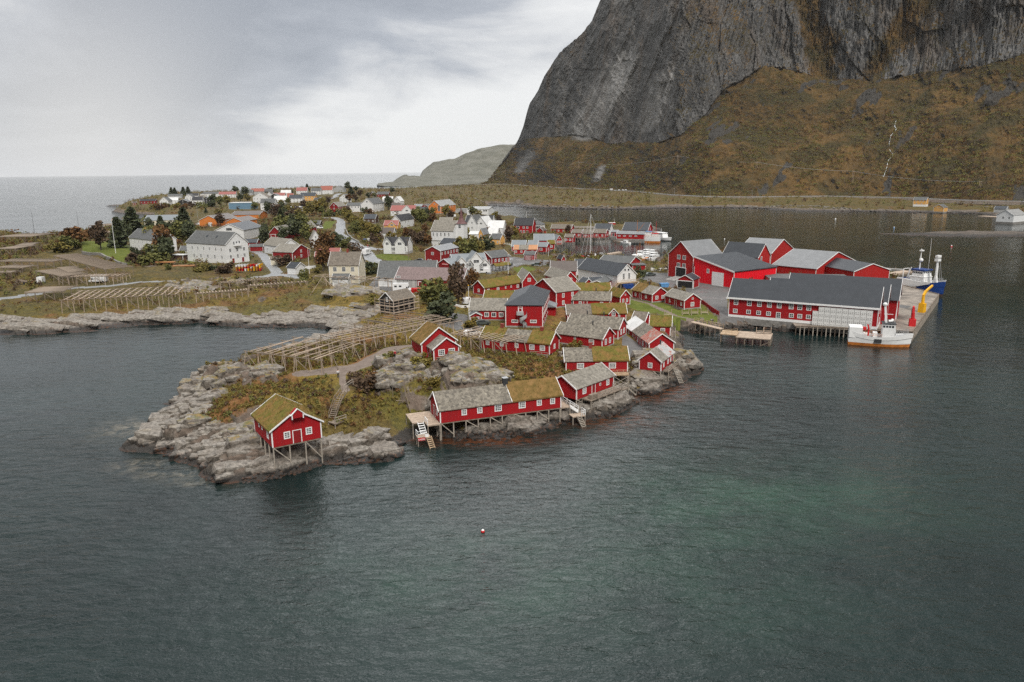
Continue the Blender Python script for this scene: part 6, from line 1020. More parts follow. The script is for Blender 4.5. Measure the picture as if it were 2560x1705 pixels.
o = MB().box(-4.35, -3.1, -1.68, -1.63, -2.05, -1.55).build('sign_board', MT['red_paint'], r); tcv = bpy.data.curves.new('lettering', 'FONT'); tcv.body = 'KABEL'; tcv.size = .42; tcv.extrude = .01; tcv.align_x = 'CENTER'; tcv.materials.append(MT['white_paint']); to = bpy.data.objects.new('text', tcv); COL.objects.link(to); me_ = bpy.data.meshes.new_from_object(to.evaluated_get(bpy.context.evaluated_depsgraph_get())); bpy.data.objects.remove(to); to = link(bpy.data.objects.new('lettering', me_), o); to.location = (-3.72, -1.70, -1.95); to.rotation_euler = (math.pi / 2, 0, 0); MB().box(-3.05, -2.5, -1.66, -1.62, -1.55, -1.0).build('notice', MT['white_paint'], r)
deck(r, W + .02, W + 2.0, .2, 5.6, -.1, 'pale_wood'); rail(r, (W + 1.9, .3), (W + 1.9, 3.5), -.1, 'white_paint'); stair(r, (W + 2.2, 1.0, -.3), (W + 3.6, .3, -1.3), 1.0, 'white_paint', True); deck(r, W + 1.6, W + 4.2, -1.6, .2, -1.5, 'pale_wood'); rail(r, (W + 4.15, -1.5), (W + 4.15, .1), -1.5, 'white_paint'); rail(r, (W + 3.4, -1.55), (W + 4.1, -1.55), -1.5, 'white_paint', 3); stair(r, (W + 2.8, -1.6, -1.5), (W + 3.2, -3.0, -3.2), .9, 'rail_wood', False)
h = HN('stilt cabin with weathered'); r = h['root']; W, D = h['W'], h['D']
deck(r, W * .12, W * .97, -2.3, -.02, -.08, 'wood'); rail(r, (W * .36, -2.25), (W * .96, -2.25), -.08, n=9); rail(r, (W * .96, -2.25), (W * .96, -.1), -.08); MB().box(W * .17, W * .34, -2.0, -1.2, .0, .75).build('table', MT['wood'], r); deck(r, W * .97 + .02, W + 2.6, -1.9, -.6, -.6, 'wood'); rail(r, (W + .3, -1.85), (W + 2.5, -1.85), -.6); stair(r, (W + 2.6, -1.3, -.6), (W + 4.4, -2.2, -2.4), .9)
for i in range(5): x = W * .14 + i * W * .19; g = gz(r, x, -2.1); (MB().bar((x, -2.1, -.3), (x + 1.4, -2.1, max(g, -3)), .09).build('brace', MT['rail_wood'], r) if g < -1 else 0)
h = HN('half slate half green'); r = h['root']; W, D = h['W'], h['D']; deck(r, W * .72, W + .02, -1.9, -.02, -.2, 'new_wood'); rail(r, (W * .72, -1.85), (W, -1.85), -.2, 'new_wood', 4); MB().bar((W * .74, -1.8, -.4), (W, -1.8, -2.6), .1).build('brace', MT['rail_wood'], r); MB().bar((W, -1.8, -.5), (W * .74, -1.8, -2.4), .1).build('brace', MT['rail_wood'], r)
h = HN('on the knoll by the racks'); r = h['root']; W, D = h['W'], h['D']; deck(r, -.1, W + .1, -1.1, -.02, -.15, 'dark_wood'); rail(r, (0, -1.05), (W, -1.05), -.15, 'wood', 6); MB().box(W * .42, W * .62, -.8, -.3, .0, .7).build('table', MT['dark_wood'], r)
h = HN('beside the middle drying rack'); r = h['root']; W, D = h['W'], h['D']; deck(r, W * .76, W, -1.4, -.02, -.25, 'wood'); rail(r, (W * .76, -1.35), (W, -1.35), -.25)
h = HN('headland tip'); r = h['root']; W, D = h['W'], h['D']; deck(r, W + .02, W + 1.4, 1.0, D + 1, -.1, 'wood', along='y'); rail(r, (W + 1.35, 1.0), (W + 1.35, D + 1), -.1); stair(r, (W + 1.5, D * .55, -.1), (W + 4.0, D * .2, -2.6), .9, 'rail_wood', False)
h = HN('turf-roofed cabin at the inlet'); r = h['root']; W, D = h['W'], h['D']; deck(r, W + .02, W + 1.3, .5, D, -.1, 'wood', along='y'); rail(r, (W + 1.2, .5), (W + 1.2, D), -.1); stair(r, (W + .8, .4, -.1), (W + .9, -2.4, -2.2), .9)
h = HN('slate in front and dry turf'); r = h['root']; deck(r, -1.8, -.02, 3.5, 6.0, -.1, 'dark_wood', along='y'); rail(r, (-1.75, 3.6), (-1.75, 5.9), -.1, 'dark_wood')
h = HN('lawn edge with red fence'); r = h['root']; deck(r, -1.6, -.02, .6, 4.5, -.1, 'dark_wood', along='y'); rail(r, (-1.55, .7), (-1.55, 4.4), -.1, 'dark_wood')
for nm in ('sun deck', 'two basin cabins', 'head of the basin', 'triple window facing'):
    h = HN(nm); r = h['root']; W = h['W']; deck(r, -.3, W + .3, -1.3, -.02, -.1, 'wood'); rail(r, (-.3, -1.25), (W + .3, -1.25), -.1)
h = HN('outside spiral stair'); r = h['root']; W = h['W']; q = MB(); cx, cy = W * .49, -1.1; q.tube((cx, cy, -.6), (cx, cy, 4.4), .09, n=8)
for i in range(18):
    a = -.6 + i * .42; z = -.3 + i * .21; q.add([(cx, cy, z), (cx + 1.0 * math.cos(a), cy + 1.0 * math.sin(a), z), (cx + 1.0 * math.cos(a + .42), cy + 1.0 * math.sin(a + .42), z), (cx, cy, z + .05), (cx + 1.0 * math.cos(a), cy + 1.0 * math.sin(a), z + .9), (cx + 1.0 * math.cos(a + .42), cy + 1.0 * math.sin(a + .42), z + 1.1)], [(0, 1, 2), (1, 2, 5, 4)])
q.build('spiral_stair', MT['grey_paint'], r); MB().box(W * .32, W * .5, -1.4, -.02, 3.35, 3.45).box(W * .32, W * .5, -1.42, -1.38, 3.45, 4.4).box(W * .315, W * .32, -1.4, -.02, 3.45, 4.4).build('landing', MT['grey_paint'], r)
MB().box(W + .02, W + 2.2, h['D'] * .72, h['D'] * .9, -.5, 2.4).build('porch', MT['red_boards'], r); MB().prism([(W, 2.41), (W + 2.5, 2.41), (W + 2.5, 2.5), (W, 3.4)], h['D'] * .68, h['D'] * .94).build('porch_roof', MT['bluegrey_roof'], r)
h = HN('tall dark red fish plant'); r = h['root']; W = h['W']
q = MB().prism([(-.2, -.8), (-8.5, -.8), (-8.5, -.5), (-.2, .75)][::-1], W * .52 - 2.6, W * .52 + 2.6, 'x'); q.build('loading_ramp', MT['concrete'], r)
# ================================================================== quay of the fish plant
def bearing(a, b): return math.atan2(b[1] - a[1], b[0] - a[0])
QP = [tuple(at(p, 2.5)[:2]) for p in ('D 1148 752', 'D 1535 768', 'P 820 1230', 'P 1212 1268', 'P 1612 700', 'P 1010 548', 'D 1880 430')]
wa = HN('three parallel navy')
QP += [lw(wa['root'], wa['W'] - 1, 4), lw(wa['root'], wa['W'] * .45, .6)]; c0 = QP[3]; rt_ = empty('quay', (c0[0], c0[1], 0), bearing(QP[3], QP[4])); tag(rt_, 'timber-faced concrete quay round the long red warehouse', 'quay')
inv = lambda p: ((p[0] - c0[0]) * math.cos(rt_.rotation_euler.z) + (p[1] - c0[1]) * math.sin(rt_.rotation_euler.z), -(p[0] - c0[0]) * math.sin(rt_.rotation_euler.z) + (p[1] - c0[1]) * math.cos(rt_.rotation_euler.z))
ql = [inv(p) for p in QP]; n_ = len(ql); MB().add([(x, y, 2.1) for x, y in ql] + [(x, y, 2.5) for x, y in ql], [tuple(range(n_)), tuple(range(n_, 2 * n_))[::-1]] + [(i, (i + 1) % n_, n_ + (i + 1) % n_, n_ + i) for i in range(n_)]).build('deck', MT['quay_deck'], rt_)
for a_, b_, st_ in ((0, 1, 1.1), (1, 2, 1.1), (2, 3, 1.0), (3, 4, .9), (4, 5, 2.2)):
    p0, p1 = np.array(ql[a_]), np.array(ql[b_]); L = np.hypot(*(p1 - p0)); k = int(L / st_)
    if a_ == 3:
        q = MB().bar((*p0, 1.2), (*p1, 1.2), .12, 3.2); q.build('quay_face', MT['wood'], rt_)
    for i in range(k + 1): p = p0 + (p1 - p0) * i / k; MB().tube((*p, -1.2), (*p, 2.45 if a_ != 3 else 2.1), .16, .14, 6).build('pile', MT['rail_wood' if i % 3 else 'dark_wood'], rt_) if not (a_ == 4 and i % 2) else 0
    MB().bar((*p0, 2.62), (*p1, 2.62), .25, .24).build('kerb', MT['wood'], rt_)
# tubs
u_ = np.array([math.cos(wa['rz']), math.sin(wa['rz'])]); v_ = np.array([-u_[1], u_[0]]); tl = at('D 1262 742', 2.5)[:2]; tr = at('D 1715 756', 2.5)[:2]; Lq = float((tr - tl) @ u_); nt = 10; dx_ = Lq / nt
q = MB(); w_, d_, hh = dx_ * .95, 1.15, 1.28; q.box(-w_ / 2, w_ / 2, 0, d_, .14, hh); q.box(-w_ / 2 - .03, w_ / 2 + .03, -.03, d_ + .03, hh - .12, hh + .002)
for x in (-w_ * .36, 0, w_ * .36): q.box(x - .12, x + .12, .02, d_ - .02, 0, .139)
q.mi = 1
for x in (-w_ * .22, w_ * .22): q.box(x - .2, x + .2, -.012, .0, .42, .5)
tub = q.mesh('fish_tub', [MT['tub_white'], MT['dark_metal']])
for i in range(nt):
    for j in range(2):
        for k in range(4 if not (i == 0 and j == 0) else 3):
            p = tl + u_ * dx_ * (i + .5) + v_ * (j * 1.25 + .1); o = inst('fish_tub', tub, None, (p[0], p[1], 2.51 + k * 1.3), wa['rz']); tag(o, 'white plastic fish tub stacked on the quay against the long red warehouse', 'fish tub', 'fish tubs stacked on the quay')
def crane(name, label, base, mat, hgt, boom, ang):
    p = at(base, 2.5); r = empty(name, (p[0], p[1], 2.5), ang); tag(r, label, 'crane'); MB().prism([(-.9, 0), (.9, 0), (.7, hgt * .55), (-.7, hgt * .55)], -.8, .8).build('pedestal', MT[mat], r); MB().tube((0, 0, hgt * .55), (0, 0, hgt), .5, .4, 10).build('column', MT[mat], r)
    q = MB(); a = (0, 0, hgt); b = (boom * .25, 0, hgt + 1.3); c = (boom, 0, hgt + 2.6 if boom > 2 else hgt + 1.6); q.bar(a, b, .6, .6); q.bar(b, c, .45, .5); q.build('boom', MT[mat], r); MB().tube((boom * .2, .4, hgt * .7), (boom * .45, .4, hgt + 1.4), .12).build('hydraulic_ram', MT['steel'], r)
crane('quay_crane', 'yellow crane standing on the edge of the fish plant quay', 'P 1352 968', 'yellow_paint', 5.0, 4.6, .6); crane('quay_crane', 'red folded crane on the wet end of the quay', 'P 1205 1175', 'red_paint', 3.6, .9, 1.2)
# ================================================================== small pier with ramp
pr = at('R 1660 800', 1.9); ax_ = at('R 1020 752', 1.9); rt_ = empty('pier', (ax_[0], ax_[1], 0), bearing(ax_, pr)); tag(rt_, 'L-shaped pale timber pier with railed ramp from the lawn', 'pier'); Lp = float(np.hypot(*(pr - ax_)[:2]))
inv = lambda p: ((p[0] - ax_[0]) * math.cos(rt_.rotation_euler.z) + (p[1] - ax_[1]) * math.sin(rt_.rotation_euler.z), -(p[0] - ax_[0]) * math.sin(rt_.rotation_euler.z) + (p[1] - ax_[1]) * math.cos(rt_.rotation_euler.z))
bx_ = inv(at('R 1770 690', 1.9)); deck(rt_, 0, Lp, 0, max(4, bx_[1]), 1.9, 'pale_wood', False, 'y'); MB().box(Lp - .12, Lp + .02, 0, bx_[1], -.6, 1.85).build('end_wall', MT['wood'], rt_)
for x in np.linspace(.3, Lp - .4, 5):
    for y in (.3, max(4, bx_[1]) - .3): MB().tube((x, y, -1.2), (x, y, 1.68), .16, n=7).build('pile', MT['wood'], rt_)
MB().bar((Lp * .75, .1, .1), (Lp, .1, 1.2), .14).build('brace', MT['wood'], rt_)
pa, pb = inv(at('R 1050 665', 2.3)), inv(at('R 740 690', 2.3)); deck(rt_, pb[0], .3, min(pa[1], pb[1]) - .4, max(pa[1], pb[1]) + 1.6, 2.3, 'new_wood', False, 'y')
for x in (pb[0] + .2, .0):
    for y in (pb[1], pb[1] + 1.8): MB().tube((x, y, -1.2), (x, y, 2.1), .17, n=7).build('pile', MT['wood'], rt_)
rail(rt_, (pb[0], pb[1] - .4), (0, pa[1] - .4), 2.3, 'new_wood', 4)
ra, rb = inv(at('R 225 468', 3.0)), inv(at('R 770 600', 2.4)); t_ = np.array(rb) - np.array(ra); nn = np.array([-t_[1], t_[0]]) / np.hypot(*t_) * .9; q = MB(); q.add([(*(np.array(ra) - nn), 3.0), (*(np.array(rb) - nn), 2.4), (*(np.array(rb) + nn), 2.4), (*(np.array(ra) + nn), 3.0), (*(np.array(ra) - nn), 2.8), (*(np.array(rb) - nn), 2.2), (*(np.array(rb) + nn), 2.2), (*(np.array(ra) + nn), 2.8)], [(0, 1, 2, 3), (7, 6, 5, 4), (0, 4, 5, 1), (1, 5, 6, 2), (2, 6, 7, 3), (3, 7, 4, 0)]); q.build('ramp', MT['pale_wood'], rt_); rail(rt_, np.array(ra) + nn, np.array(rb) + nn, (3.0, 2.4), 'new_wood', 8)
for i in range(1, 6):
    for sg in (-1, 1): p = np.array(ra) + t_ * i / 6 + nn * sg * .85; MB().tube((*p, -1.0), (*p, 2.7 - .1 * i), .12, n=6).build('pile', MT['wood'], rt_)
def highbench(p, rz, label, z=None):
    g = at(p, z) if z else gnd(p); r = empty('bench', (g[0], g[1], g[2]), rz); tag(r, label, 'bench', 'tall-posted timber benches by the inlet')
    if 'bench' not in _cache:
        _cache['bench'] = dict(seat=MB().box(-.95, .95, -.4, .15, .42, .5).box(-.95, .95, .16, .22, .7, .82).mesh('seat', MT['pale_wood']), post=MB().box(-.07, .07, -.07, .07, -.3, 1.75).mesh('post', MT['pale_wood']), leg=MB().bar((0, -.75, -.2), (0, .2, .42), .09).mesh('leg', MT['pale_wood']))
    inst('seat', _cache['bench']['seat'], r)
    for x in (-1.03, 1.03): inst('post', _cache['bench']['post'], r, (x, .12, 0)); inst('leg', _cache['bench']['leg'], r, (x, 0, 0))
for p, lb in (('C 1508 800', 'tall-posted timber bench beside the lawn path'), ('C 1712 792', 'tall-posted timber bench nearest the red fence cabin corner'), ('C 1818 790', 'middle tall-posted bench of the three below the cabin'), ('C 1935 785', 'tall-posted bench right below the red fence')): highbench(p, .1, lb)
highbench('R 1475 690', .05, 'left of two tall-posted benches standing on the pier', 1.9); highbench('R 1605 695', .05, 'right of two tall-posted benches standing on the pier', 1.9)
# ================================================================== fish drying racks
STK = MB().tube((0, 0, 0), (0, 0, 1), 1, .85, 6).mesh('stick', MT['wood']); STP = MB().tube((0, 0, 0), (0, 0, 1), 1, .8, 6).mesh('stick', MT['pale_wood'])
def stick(name, a, b, r, parent, me=STK):
    a = Vector(a); b = Vector(b); t = b - a; o = bpy.data.objects.new(name, me); o.matrix_local = Matrix.Translation(a) @ t.to_track_quat('Z', 'Y').to_matrix().to_4x4() @ Matrix.Diagonal((r, r, t.length, 1)); o.location = a; return link(o, parent)
def rack(label, p1, p2, depth, zt, nx, ny, npole, mode='y', pale=False, jit=.4, span=None, dbl=1, brace=True):
    a, b = at(p1, zt)[:2], at(p2, zt)[:2]; W = float(np.hypot(*(b - a))); t = (b - a) / W; nr_ = np.array([-t[1], t[0]]); D = abs(float((at(depth, zt)[:2] - a) @ nr_)) if isinstance(depth, str) else depth
    rr = random.Random(int(W * 100)); far = math.hypot(*a) > 230; r0 = .085 if not far else .11
    g0 = terr_h(*a); r = empty('drying_rack', (a[0], a[1], g0), math.atan2(t[1], t[0])); tag(r, label, 'fish rack', 'wooden racks for drying fish'); z = zt - g0
    for i in range(nx):
        for j in range(ny):
            x, y = W * i / (nx - 1), D * j / max(1, ny - 1); g = gz(r, x, y); dx = rr.uniform(-.5, .5) + (.6 if i % 2 else -.6); stick('post', (x + dx * (.25 if far else 1), y + rr.uniform(-.5, .5) * (.3 if far else 1), max(g, -g0 - 1) - .1), (x, y, z), r0 * 1.1, r, STP if pale else STK)
            if not far and i % 2 == 0: stick('post', (x - dx * 1.6, y + rr.uniform(-.6, .6), max(gz(r, x - dx * 1.6, y), -g0 - 1) - .1), (x, y, z - .1), r0, r)
    for j in range(ny): y = D * j / max(1, ny - 1); stick('beam', (-.5, y, z - .02), (W + .5, y, z - .02), r0 * 1.2, r)
    if brace:
        for i in range(0, nx - 1, 2): x = W * i / (nx - 1); stick('brace', (x, 0, z - .3), (x + W / (nx - 1), 0, max(gz(r, x, 0), -g0) + .4), r0, r)
    for i in range(npole):
        if span is not None:
            per_ = max(1, npole // max(1, ny - 1)); j = min(i // per_, ny - 2) if ny > 2 else 0; x = W * ((i % per_) + .5) / per_ + rr.uniform(-.1, .1); y0 = D * j / max(1, ny - 1) - .9
            for k in range(dbl): stick('pole', (x + k * .2, y0, z + r0 * 2), (x + k * .2 + .5, y0 + D * span, z + r0 * 2.2), r0 * 1.1, r, STP)
        elif mode == 'y':
            x = W * (i + .5) / npole + rr.uniform(-jit, jit) * .5; l = D * (1 if span is None else span); y0 = rr.uniform(-.6, .2) if span is None else (rr.randrange(max(1, ny - 1)) if ny > 2 else 0) * D / max(1, ny - 1) - .8
            for k in range(dbl): stick('pole', (x + k * .16, y0, z + r0 * 2), (x + k * .16 + rr.uniform(-jit, jit), y0 + l + rr.uniform(-.4, .9), z + r0 * 2.2 + rr.uniform(0, .08)), r0 * .95, r, STP if pale else STK)
        else:
            y = D * (i + .5) / npole + rr.uniform(-jit, jit) * .3; x0 = rr.uniform(-1.2, .4); stick('pole', (x0, y, z + r0 * 2), (x0 + W + rr.uniform(-1, .8), y + rr.uniform(-jit, jit), z + r0 * 2.2), r0, r)
rack('near drying rack of bare poles on the end of the headland path', 'H 55 462', 'H 795 552', 'H 1190 395', 8.4, 7, 5, 15, pale=True, jit=1.7)
rack('long drying rack running back along the shore to the dark shrub', 'H 790 302', 'H 1105 385', 'H 1880 112', 7.9, 4, 12, 7, pale=True, jit=.8)
r_ = rack('cross poles rack laid over the long shore rack', 'H 985 222', 'H 1350 280', 'H 1880 108', 8.0, 3, 6, 11, 'x', True, jit=1.1)
rack('middle drying rack between the knoll cabin and the turf-slate-turf cabin', 'B 660 335', 'B 1075 408', 'B 1262 352', 8.3, 6, 4, 15, pale=True, jit=.6)
rack('wide western rack with rows of short pale poles above the smooth rocks', 'L 800 995', 'L 2340 918', 'L 2225 818', 6.4, 12, 4, 48, pale=True, jit=.3, span=.30, dbl=2)
rack('rack with slanting poles above the white camper van', 'L 765 697', 'L 1600 682', 6, 7.6, 8, 3, 24, pale=True, jit=.8)
rack('large dense brown rack below the farmhouse stone wall', 'L 700 415', 'L 1385 600', 'L 1705 560', 9.4, 7, 4, 48, jit=.2)
rack('dense brown rack left of the white camper van', 'L 470 620', 'L 810 690', 'L 1180 662', 8.0, 4, 5, 34, jit=.2)
rack('small dark dense rack behind the one by the camper van', 'L 760 575', 'L 900 640', 'L 1170 640', 8.2, 3, 4, 26, jit=.2)
rack('dense front rack on the rocks at the road end', 'L 335 905', 'L 825 890', 'L 790 825', 6.2, 5, 3, 28, 'x', jit=.2)
rack('low brown rack in the left field, nearest the heather bank', 'L -40 492', 'L 700 497', 9, 9.0, 8, 3, 40, jit=.2)
rack('brown rack at the left frame edge behind the parked trailers', 'L -60 575', 'L 290 580', 8, 8.2, 5, 3, 26, jit=.2)
rack('small brown rack at the left frame edge with open end', 'L -60 640', 'L 145 640', 5, 7.4, 4, 3, 16, jit=.2)
rack('brown rack on the slope above the green gully', 'L -60 330', 'L 200 328', 16, 11, 5, 4, 34, jit=.2)
rack('brown rack on the slope right of the green gully', 'L 190 290', 'L 415 282', 16, 11, 4, 4, 32, jit=.2)
rack('long brown rack on the skyline by the sea', 'L -60 172', 'L 410 168', 22, 11, 7, 4, 44, jit=.2)
rack('brown rack on the shore beyond the flagpole', 'L 1330 130', 'L 1530 92', 14, 9, 4, 3, 22, jit=.2)
rack('sea-edge rack in front of the blue-grey hall', 'I 55 490', 'I 230 470', 14, 8, 4, 3, 22, jit=.2)
rack('narrow rack line with short cross poles right of the wide western rack', 'E 1442 574', 'E 1825 546', 2.4, 5.8, 9, 2, 17, pale=True, jit=.2, dbl=2)
rack('narrow rack line with paired poles below the road bend', 'E 1832 516', 'E 2260 486', 2.4, 6.2, 9, 2, 17, pale=True, jit=.2, dbl=2)
rack('short-poled rack along the roadside ditch', 'E 1622 494', 'E 2055 458', 2.6, 7.0, 8, 2, 20, pale=True, jit=.2)
rack('sagging rack with long poles before the cream house', 'G 325 592', 'G 1095 640', 6, 7.6, 7, 2, 15, pale=True, jit=1.6)
# ================================================================== boats
def hull_me(L, B, bow, mid, stern, boot, mats, fullness=.6):
    xs = np.linspace(-L / 2, L / 2, 25); V = []; F = []; M = []
    for x in xs:
        t = (x + L / 2) / L; f = max(0, (t - fullness) / (1 - fullness)); bs = B / 2 * (1 - f ** 2.3) * (.86 + .14 * min(1, t / .25)); sh = mid + (bow - mid) * max(0, (t - .45) / .55) ** 1.8 + (stern - mid) * max(0, (.4 - t) / .4) ** 1.5
        rake = lambda k: x + k * L * .055 * f ** 3
        zs = [-.7, 0, boot, boot + .16 + .1 * f, sh * .62, sh * .66, sh]; ws = [.55, .80, .88, .89, .95, .96, 1.0]
        row = [(rake(.0 + k / 6), bs * w_ * (1 - f * .25 * (1 - k / 6)), z) for k, (z, w_) in enumerate(zip(zs, ws))]
        V += [(a, -b_, c) for a, b_, c in row] + [(a, b_, c) for a, b_, c in row] + [(rake(1), -bs * .93, sh - .45), (rake(1), bs * .93, sh - .45)]
    mi = [0, 0, 1, 1, 2, 1]
    for i in range(24):
        o, p = i * 16, i * 16 + 16
        for k in range(6): F.append((o + k, p + k, p + k + 1, o + k + 1)); M.append(mi[k]); F.append((o + 7 + k, o + 8 + k, p + 8 + k, p + 7 + k)); M.append(mi[k])
        F.append((o + 6, p + 6, p + 14, o + 14)); M.append(1); F.append((o + 13, o + 15, p + 15, p + 13)); M.append(1); F.append((o + 14, p + 14, p + 15, o + 15)); M.append(3)
    F.append((0, 1, 8, 7)); M.append(0)
    for k in range(1, 6): F.append((k, k + 1, k + 8, k + 7)); M.append(mi[k])
    return mesh_np('hull', V, F, [MT[m_] for m_ in mats], False, None, M)
def boat_rail(r, L, B, z, x0, x1, n=12, mat='steel', h=.9):
    q = MB(); w_ = lambda x: B / 2 * .95 * (1 - max(0, (x / L + .5 - .6) / .4) ** 2.3)
    for sg in (-1, 1):
        pts = [(x, sg * w_(x), z(x)) for x in np.linspace(x0, x1, n)]
        for a, b_ in zip(pts[:-1], pts[1:]):
            for hh in (h, h * .55): q.bar((a[0], a[1], a[2] + hh), (b_[0], b_[1], b_[2] + hh), .05)
        for a in pts: q.bar(a, (a[0], a[1], a[2] + h), .05)
    return q.build('rail', MT[mat], r)
def house_box(r, name, x0, x1, w0, z0, z1, mat, slope=.25, roofm='white_paint', winrow=True, nwin=5):
    o = MB().prism([(x0, z0), (x1, z0), (x1 - slope, z1), (x0 + slope * .3, z1)], -w0 / 2, w0 / 2).build(name, MT[mat], r); MB().box(x0 - .15, x1 - slope + .25, -w0 / 2 - .15, w0 / 2 + .15, z1 + .002, z1 + .14).build('cabin_roof', MT[roofm], o)
    if winrow:
        zc = z1 - .62; hh = .55
        for i in range(nwin):
            x = x0 + .35 + (x1 - x0 - slope - .9) * i / max(1, nwin - 1)
            for sg in (-1, 1): MB().box(x - .26, x + .26, sg * (w0 / 2 + .002) - .01, sg * (w0 / 2 + .002) + .01, zc - hh / 2, zc + hh / 2).build('window', MT['glass'], o)
        for y in np.linspace(-w0 / 2 + .45, w0 / 2 - .45, 4): t = (zc - z0) / (z1 - z0); MB().box(x1 - slope * t - .01, x1 - slope * t + .03, y - .3, y + .3, zc - hh / 2, zc + hh / 2).build('window', MT['glass'], o)
    return o
def mast(r, x, z0, z1, mat='white_paint', rad=.1, arms=2, name='mast', y=0):
    q = MB().tube((x, y, z0), (x, y, z1), rad, rad * .5, 7)
    for k in range(arms): z = z0 + (z1 - z0) * (.5 + .35 * k / max(1, arms)); q.bar((x, y - .8 + .2 * k, z), (x, y + .8 - .2 * k, z), .07)
    return q.build(name, MT[mat], r)
def boat(name, label, st, bw, cat='fishing boat', z=0, group=None):
    a, b_ = at(st, z), at(bw, z); c = (a + b_) / 2; r = empty(name, (c[0], c[1], z), bearing(a, b_)); tag(r, label, cat, group); return r, float(np.hypot(*(b_ - a)[:2]))
r, L = boat('fishing_boat', 'white fishing boat with orange bottom moored under the warehouse', 'P 235 1432', 'P 1155 1492'); B = 4.8; inst('hull', hull_me(L, B, 3.6, 2.5, 4.0, .75, ('orange_paint', 'white_paint', 'dark_metal', 'grey_paint')), r)
MB().box(-L * .5 + .05, -L * .28, -B * .44, B * .44, 2.0, 4.7).build('shelter_deck', MT['white_paint'], r); house_box(r, 'wheelhouse', L * .04, L * .27, 3.5, 2.3, 5.9, 'white_paint', .4, 'dark_metal', True, 4); boat_rail(r, L, B, lambda x: 2.6 + max(0, x / L) * 2.0, L * .26, L * .47, 8); boat_rail(r, L, B, lambda x: 2.4, -L * .25, L * .04, 7, 'orange_paint')
q = MB().bar((L * .1, 0, 6.0), (L * .06, 0, 10.4), .5, .35).sphere((L * .055, 0, 10.7), .55, 10).tube((L * .05, 0, 8.2), (L * .2, 0, 8.2), .06).tube((L * .14, 0, 6.4), (L * .2, 0, 6.5), .3).sphere((L * .2, .6, 6.6), .4, 8); q.build('mast', MT['white_paint'], r); MB().tube((L * .24, .9, 5.2), (L * .26, .9, 11.8), .06, .03).build('antenna', MT['white_paint'], r)
MB().tube((-L * .17, .5, 2.2), (-L * .17, .5, 4.2), .22).bar((-L * .17, .5, 4.2), (-L * .19, .5, 5.2), .35).build('deck_crane', MT['red_paint'], r); MB().tube((-L * .25, -.8, 3.9), (-L * .25, -.8, 4.7), .5, n=10).build('line_hauler', MT['red_paint'], r); MB().box(-L * .08, L * .04, -B / 2 - .012, -B / 2 + .2, 1.05, 2.0).build('side_hatch', MT['dark_metal'], r); MB().box(-L * .1, -L * .03, -1, 1, 2.2, 3.4).build('deck_locker', MT['white_paint'], r)
r, L = boat('fishing_boat', 'blue and white trawler with tall masts behind the quay', 'P 1040 640', 'P 1655 732'); B = 6.4; inst('hull', hull_me(L, B, 5.4, 4.0, 5.0, .8, ('brown_boards', 'blue_paint', 'blue_paint', 'concrete')), r)
MB().prism([(-L * .49, 1.5), (-L * .1, 2.4), (L * .3, 4.2), (L * .32, 5.0), (L * .1, 4.7), (-L * .49, 5.3)], -B * .512, -B * .44).prism([(-L * .49, 3.2), (L * .42, 4.6), (L * .44, 5.6), (L * .2, 4.7), (-L * .49, 5.2)], B * .44, B * .497).build('bulwark', MT['white_paint'], r)
o = house_box(r, 'deckhouse', -L * .22, L * .14, 4.6, 4.0, 6.2, 'white_paint', .3, 'white_paint', False); house_box(r, 'wheelhouse', -L * .18, L * .12, 4.2, 6.3, 8.3, 'white_paint', .5, 'blue_paint', True, 6); MB().box(-L * .2, L * .13, -2.3, 2.3, 8.46, 8.9).build('visor', MT['blue_paint'], r)
mast(r, -L * .1, 8.9, 16, rad=.22, arms=4); MB().sphere((-L * .08, 0, 12), .7, 10).box(-L * .12, -L * .06, -.7, .7, 15.2, 15.6).build('radar', MT['white_paint'], r); MB().tube((L * .11, 0, 8.8), (L * .11, 0, 20), .07, .04).build('antenna', MT['white_paint'], r)
MB().prism([(L * .26, 4.2), (L * .36, 4.2), (L * .325, 7.0), (L * .32, 12.8), (L * .305, 12.8), (L * .30, 7.0)], -.5, .5).box(L * .27, L * .35, -.9, .9, 12.2, 13.1).box(L * .28, L * .35, -.9, .9, 13.5, 14.3).build('foremast', MT['white_paint'], r); MB().bar((L * .35, .5, 12), (L * .44, .5, 5), .08).bar((L * .35, -.5, 12), (L * .44, -.5, 5), .08).build('stay', MT['steel'], r); MB().tube((-L * .4, 0, 4.6), (-L * .3, 0, 9), .2).bar((-L * .42, -1.6, 4.5), (-L * .42, -1.6, 8.4), .2).bar((-L * .42, 1.6, 4.5), (-L * .42, 1.6, 8.4), .2).bar((-L * .42, -1.6, 8.4), (-L * .42, 1.6, 8.4), .2).build('stern_gallows', MT['white_paint'], r); boat_rail(r, L, B, lambda x: 4.8 + max(0, x / L - .2) * 3, L * .2, L * .48, 8)
r, L = boat('fishing_boat', 'white wooden fishing boat with orange keel in the harbour basin', 'K 2118 505', 'K 1772 497'); B = 5.2; inst('hull', hull_me(L, B, 5.4, 3.6, 4.6, 1.2, ('orange_paint', 'white_paint', 'white_paint', 'wood')), r); house_box(r, 'wheelhouse', -L * .22, 0, 3.4, 3.0, 7.0, 'white_paint', .4, 'light_blue', True, 4); house_box(r, 'aft_cabin', -L * .44, -L * .22, 3.6, 3.4, 5.6, 'white_paint', .2, 'red_paint', False); mast(r, L * .28, 3.4, 14, 'orange_paint', .18, 3); MB().bar((L * .28, 0, 6), (L * .05, 0, 12), .16).build('boom', MT['orange_paint'], r); mast(r, -L * .36, 5.6, 13.5, 'red_paint', .14, 3); boat_rail(r, L, B, lambda x: 4.0, -L * .45, L * .4, 14, 'orange_paint')
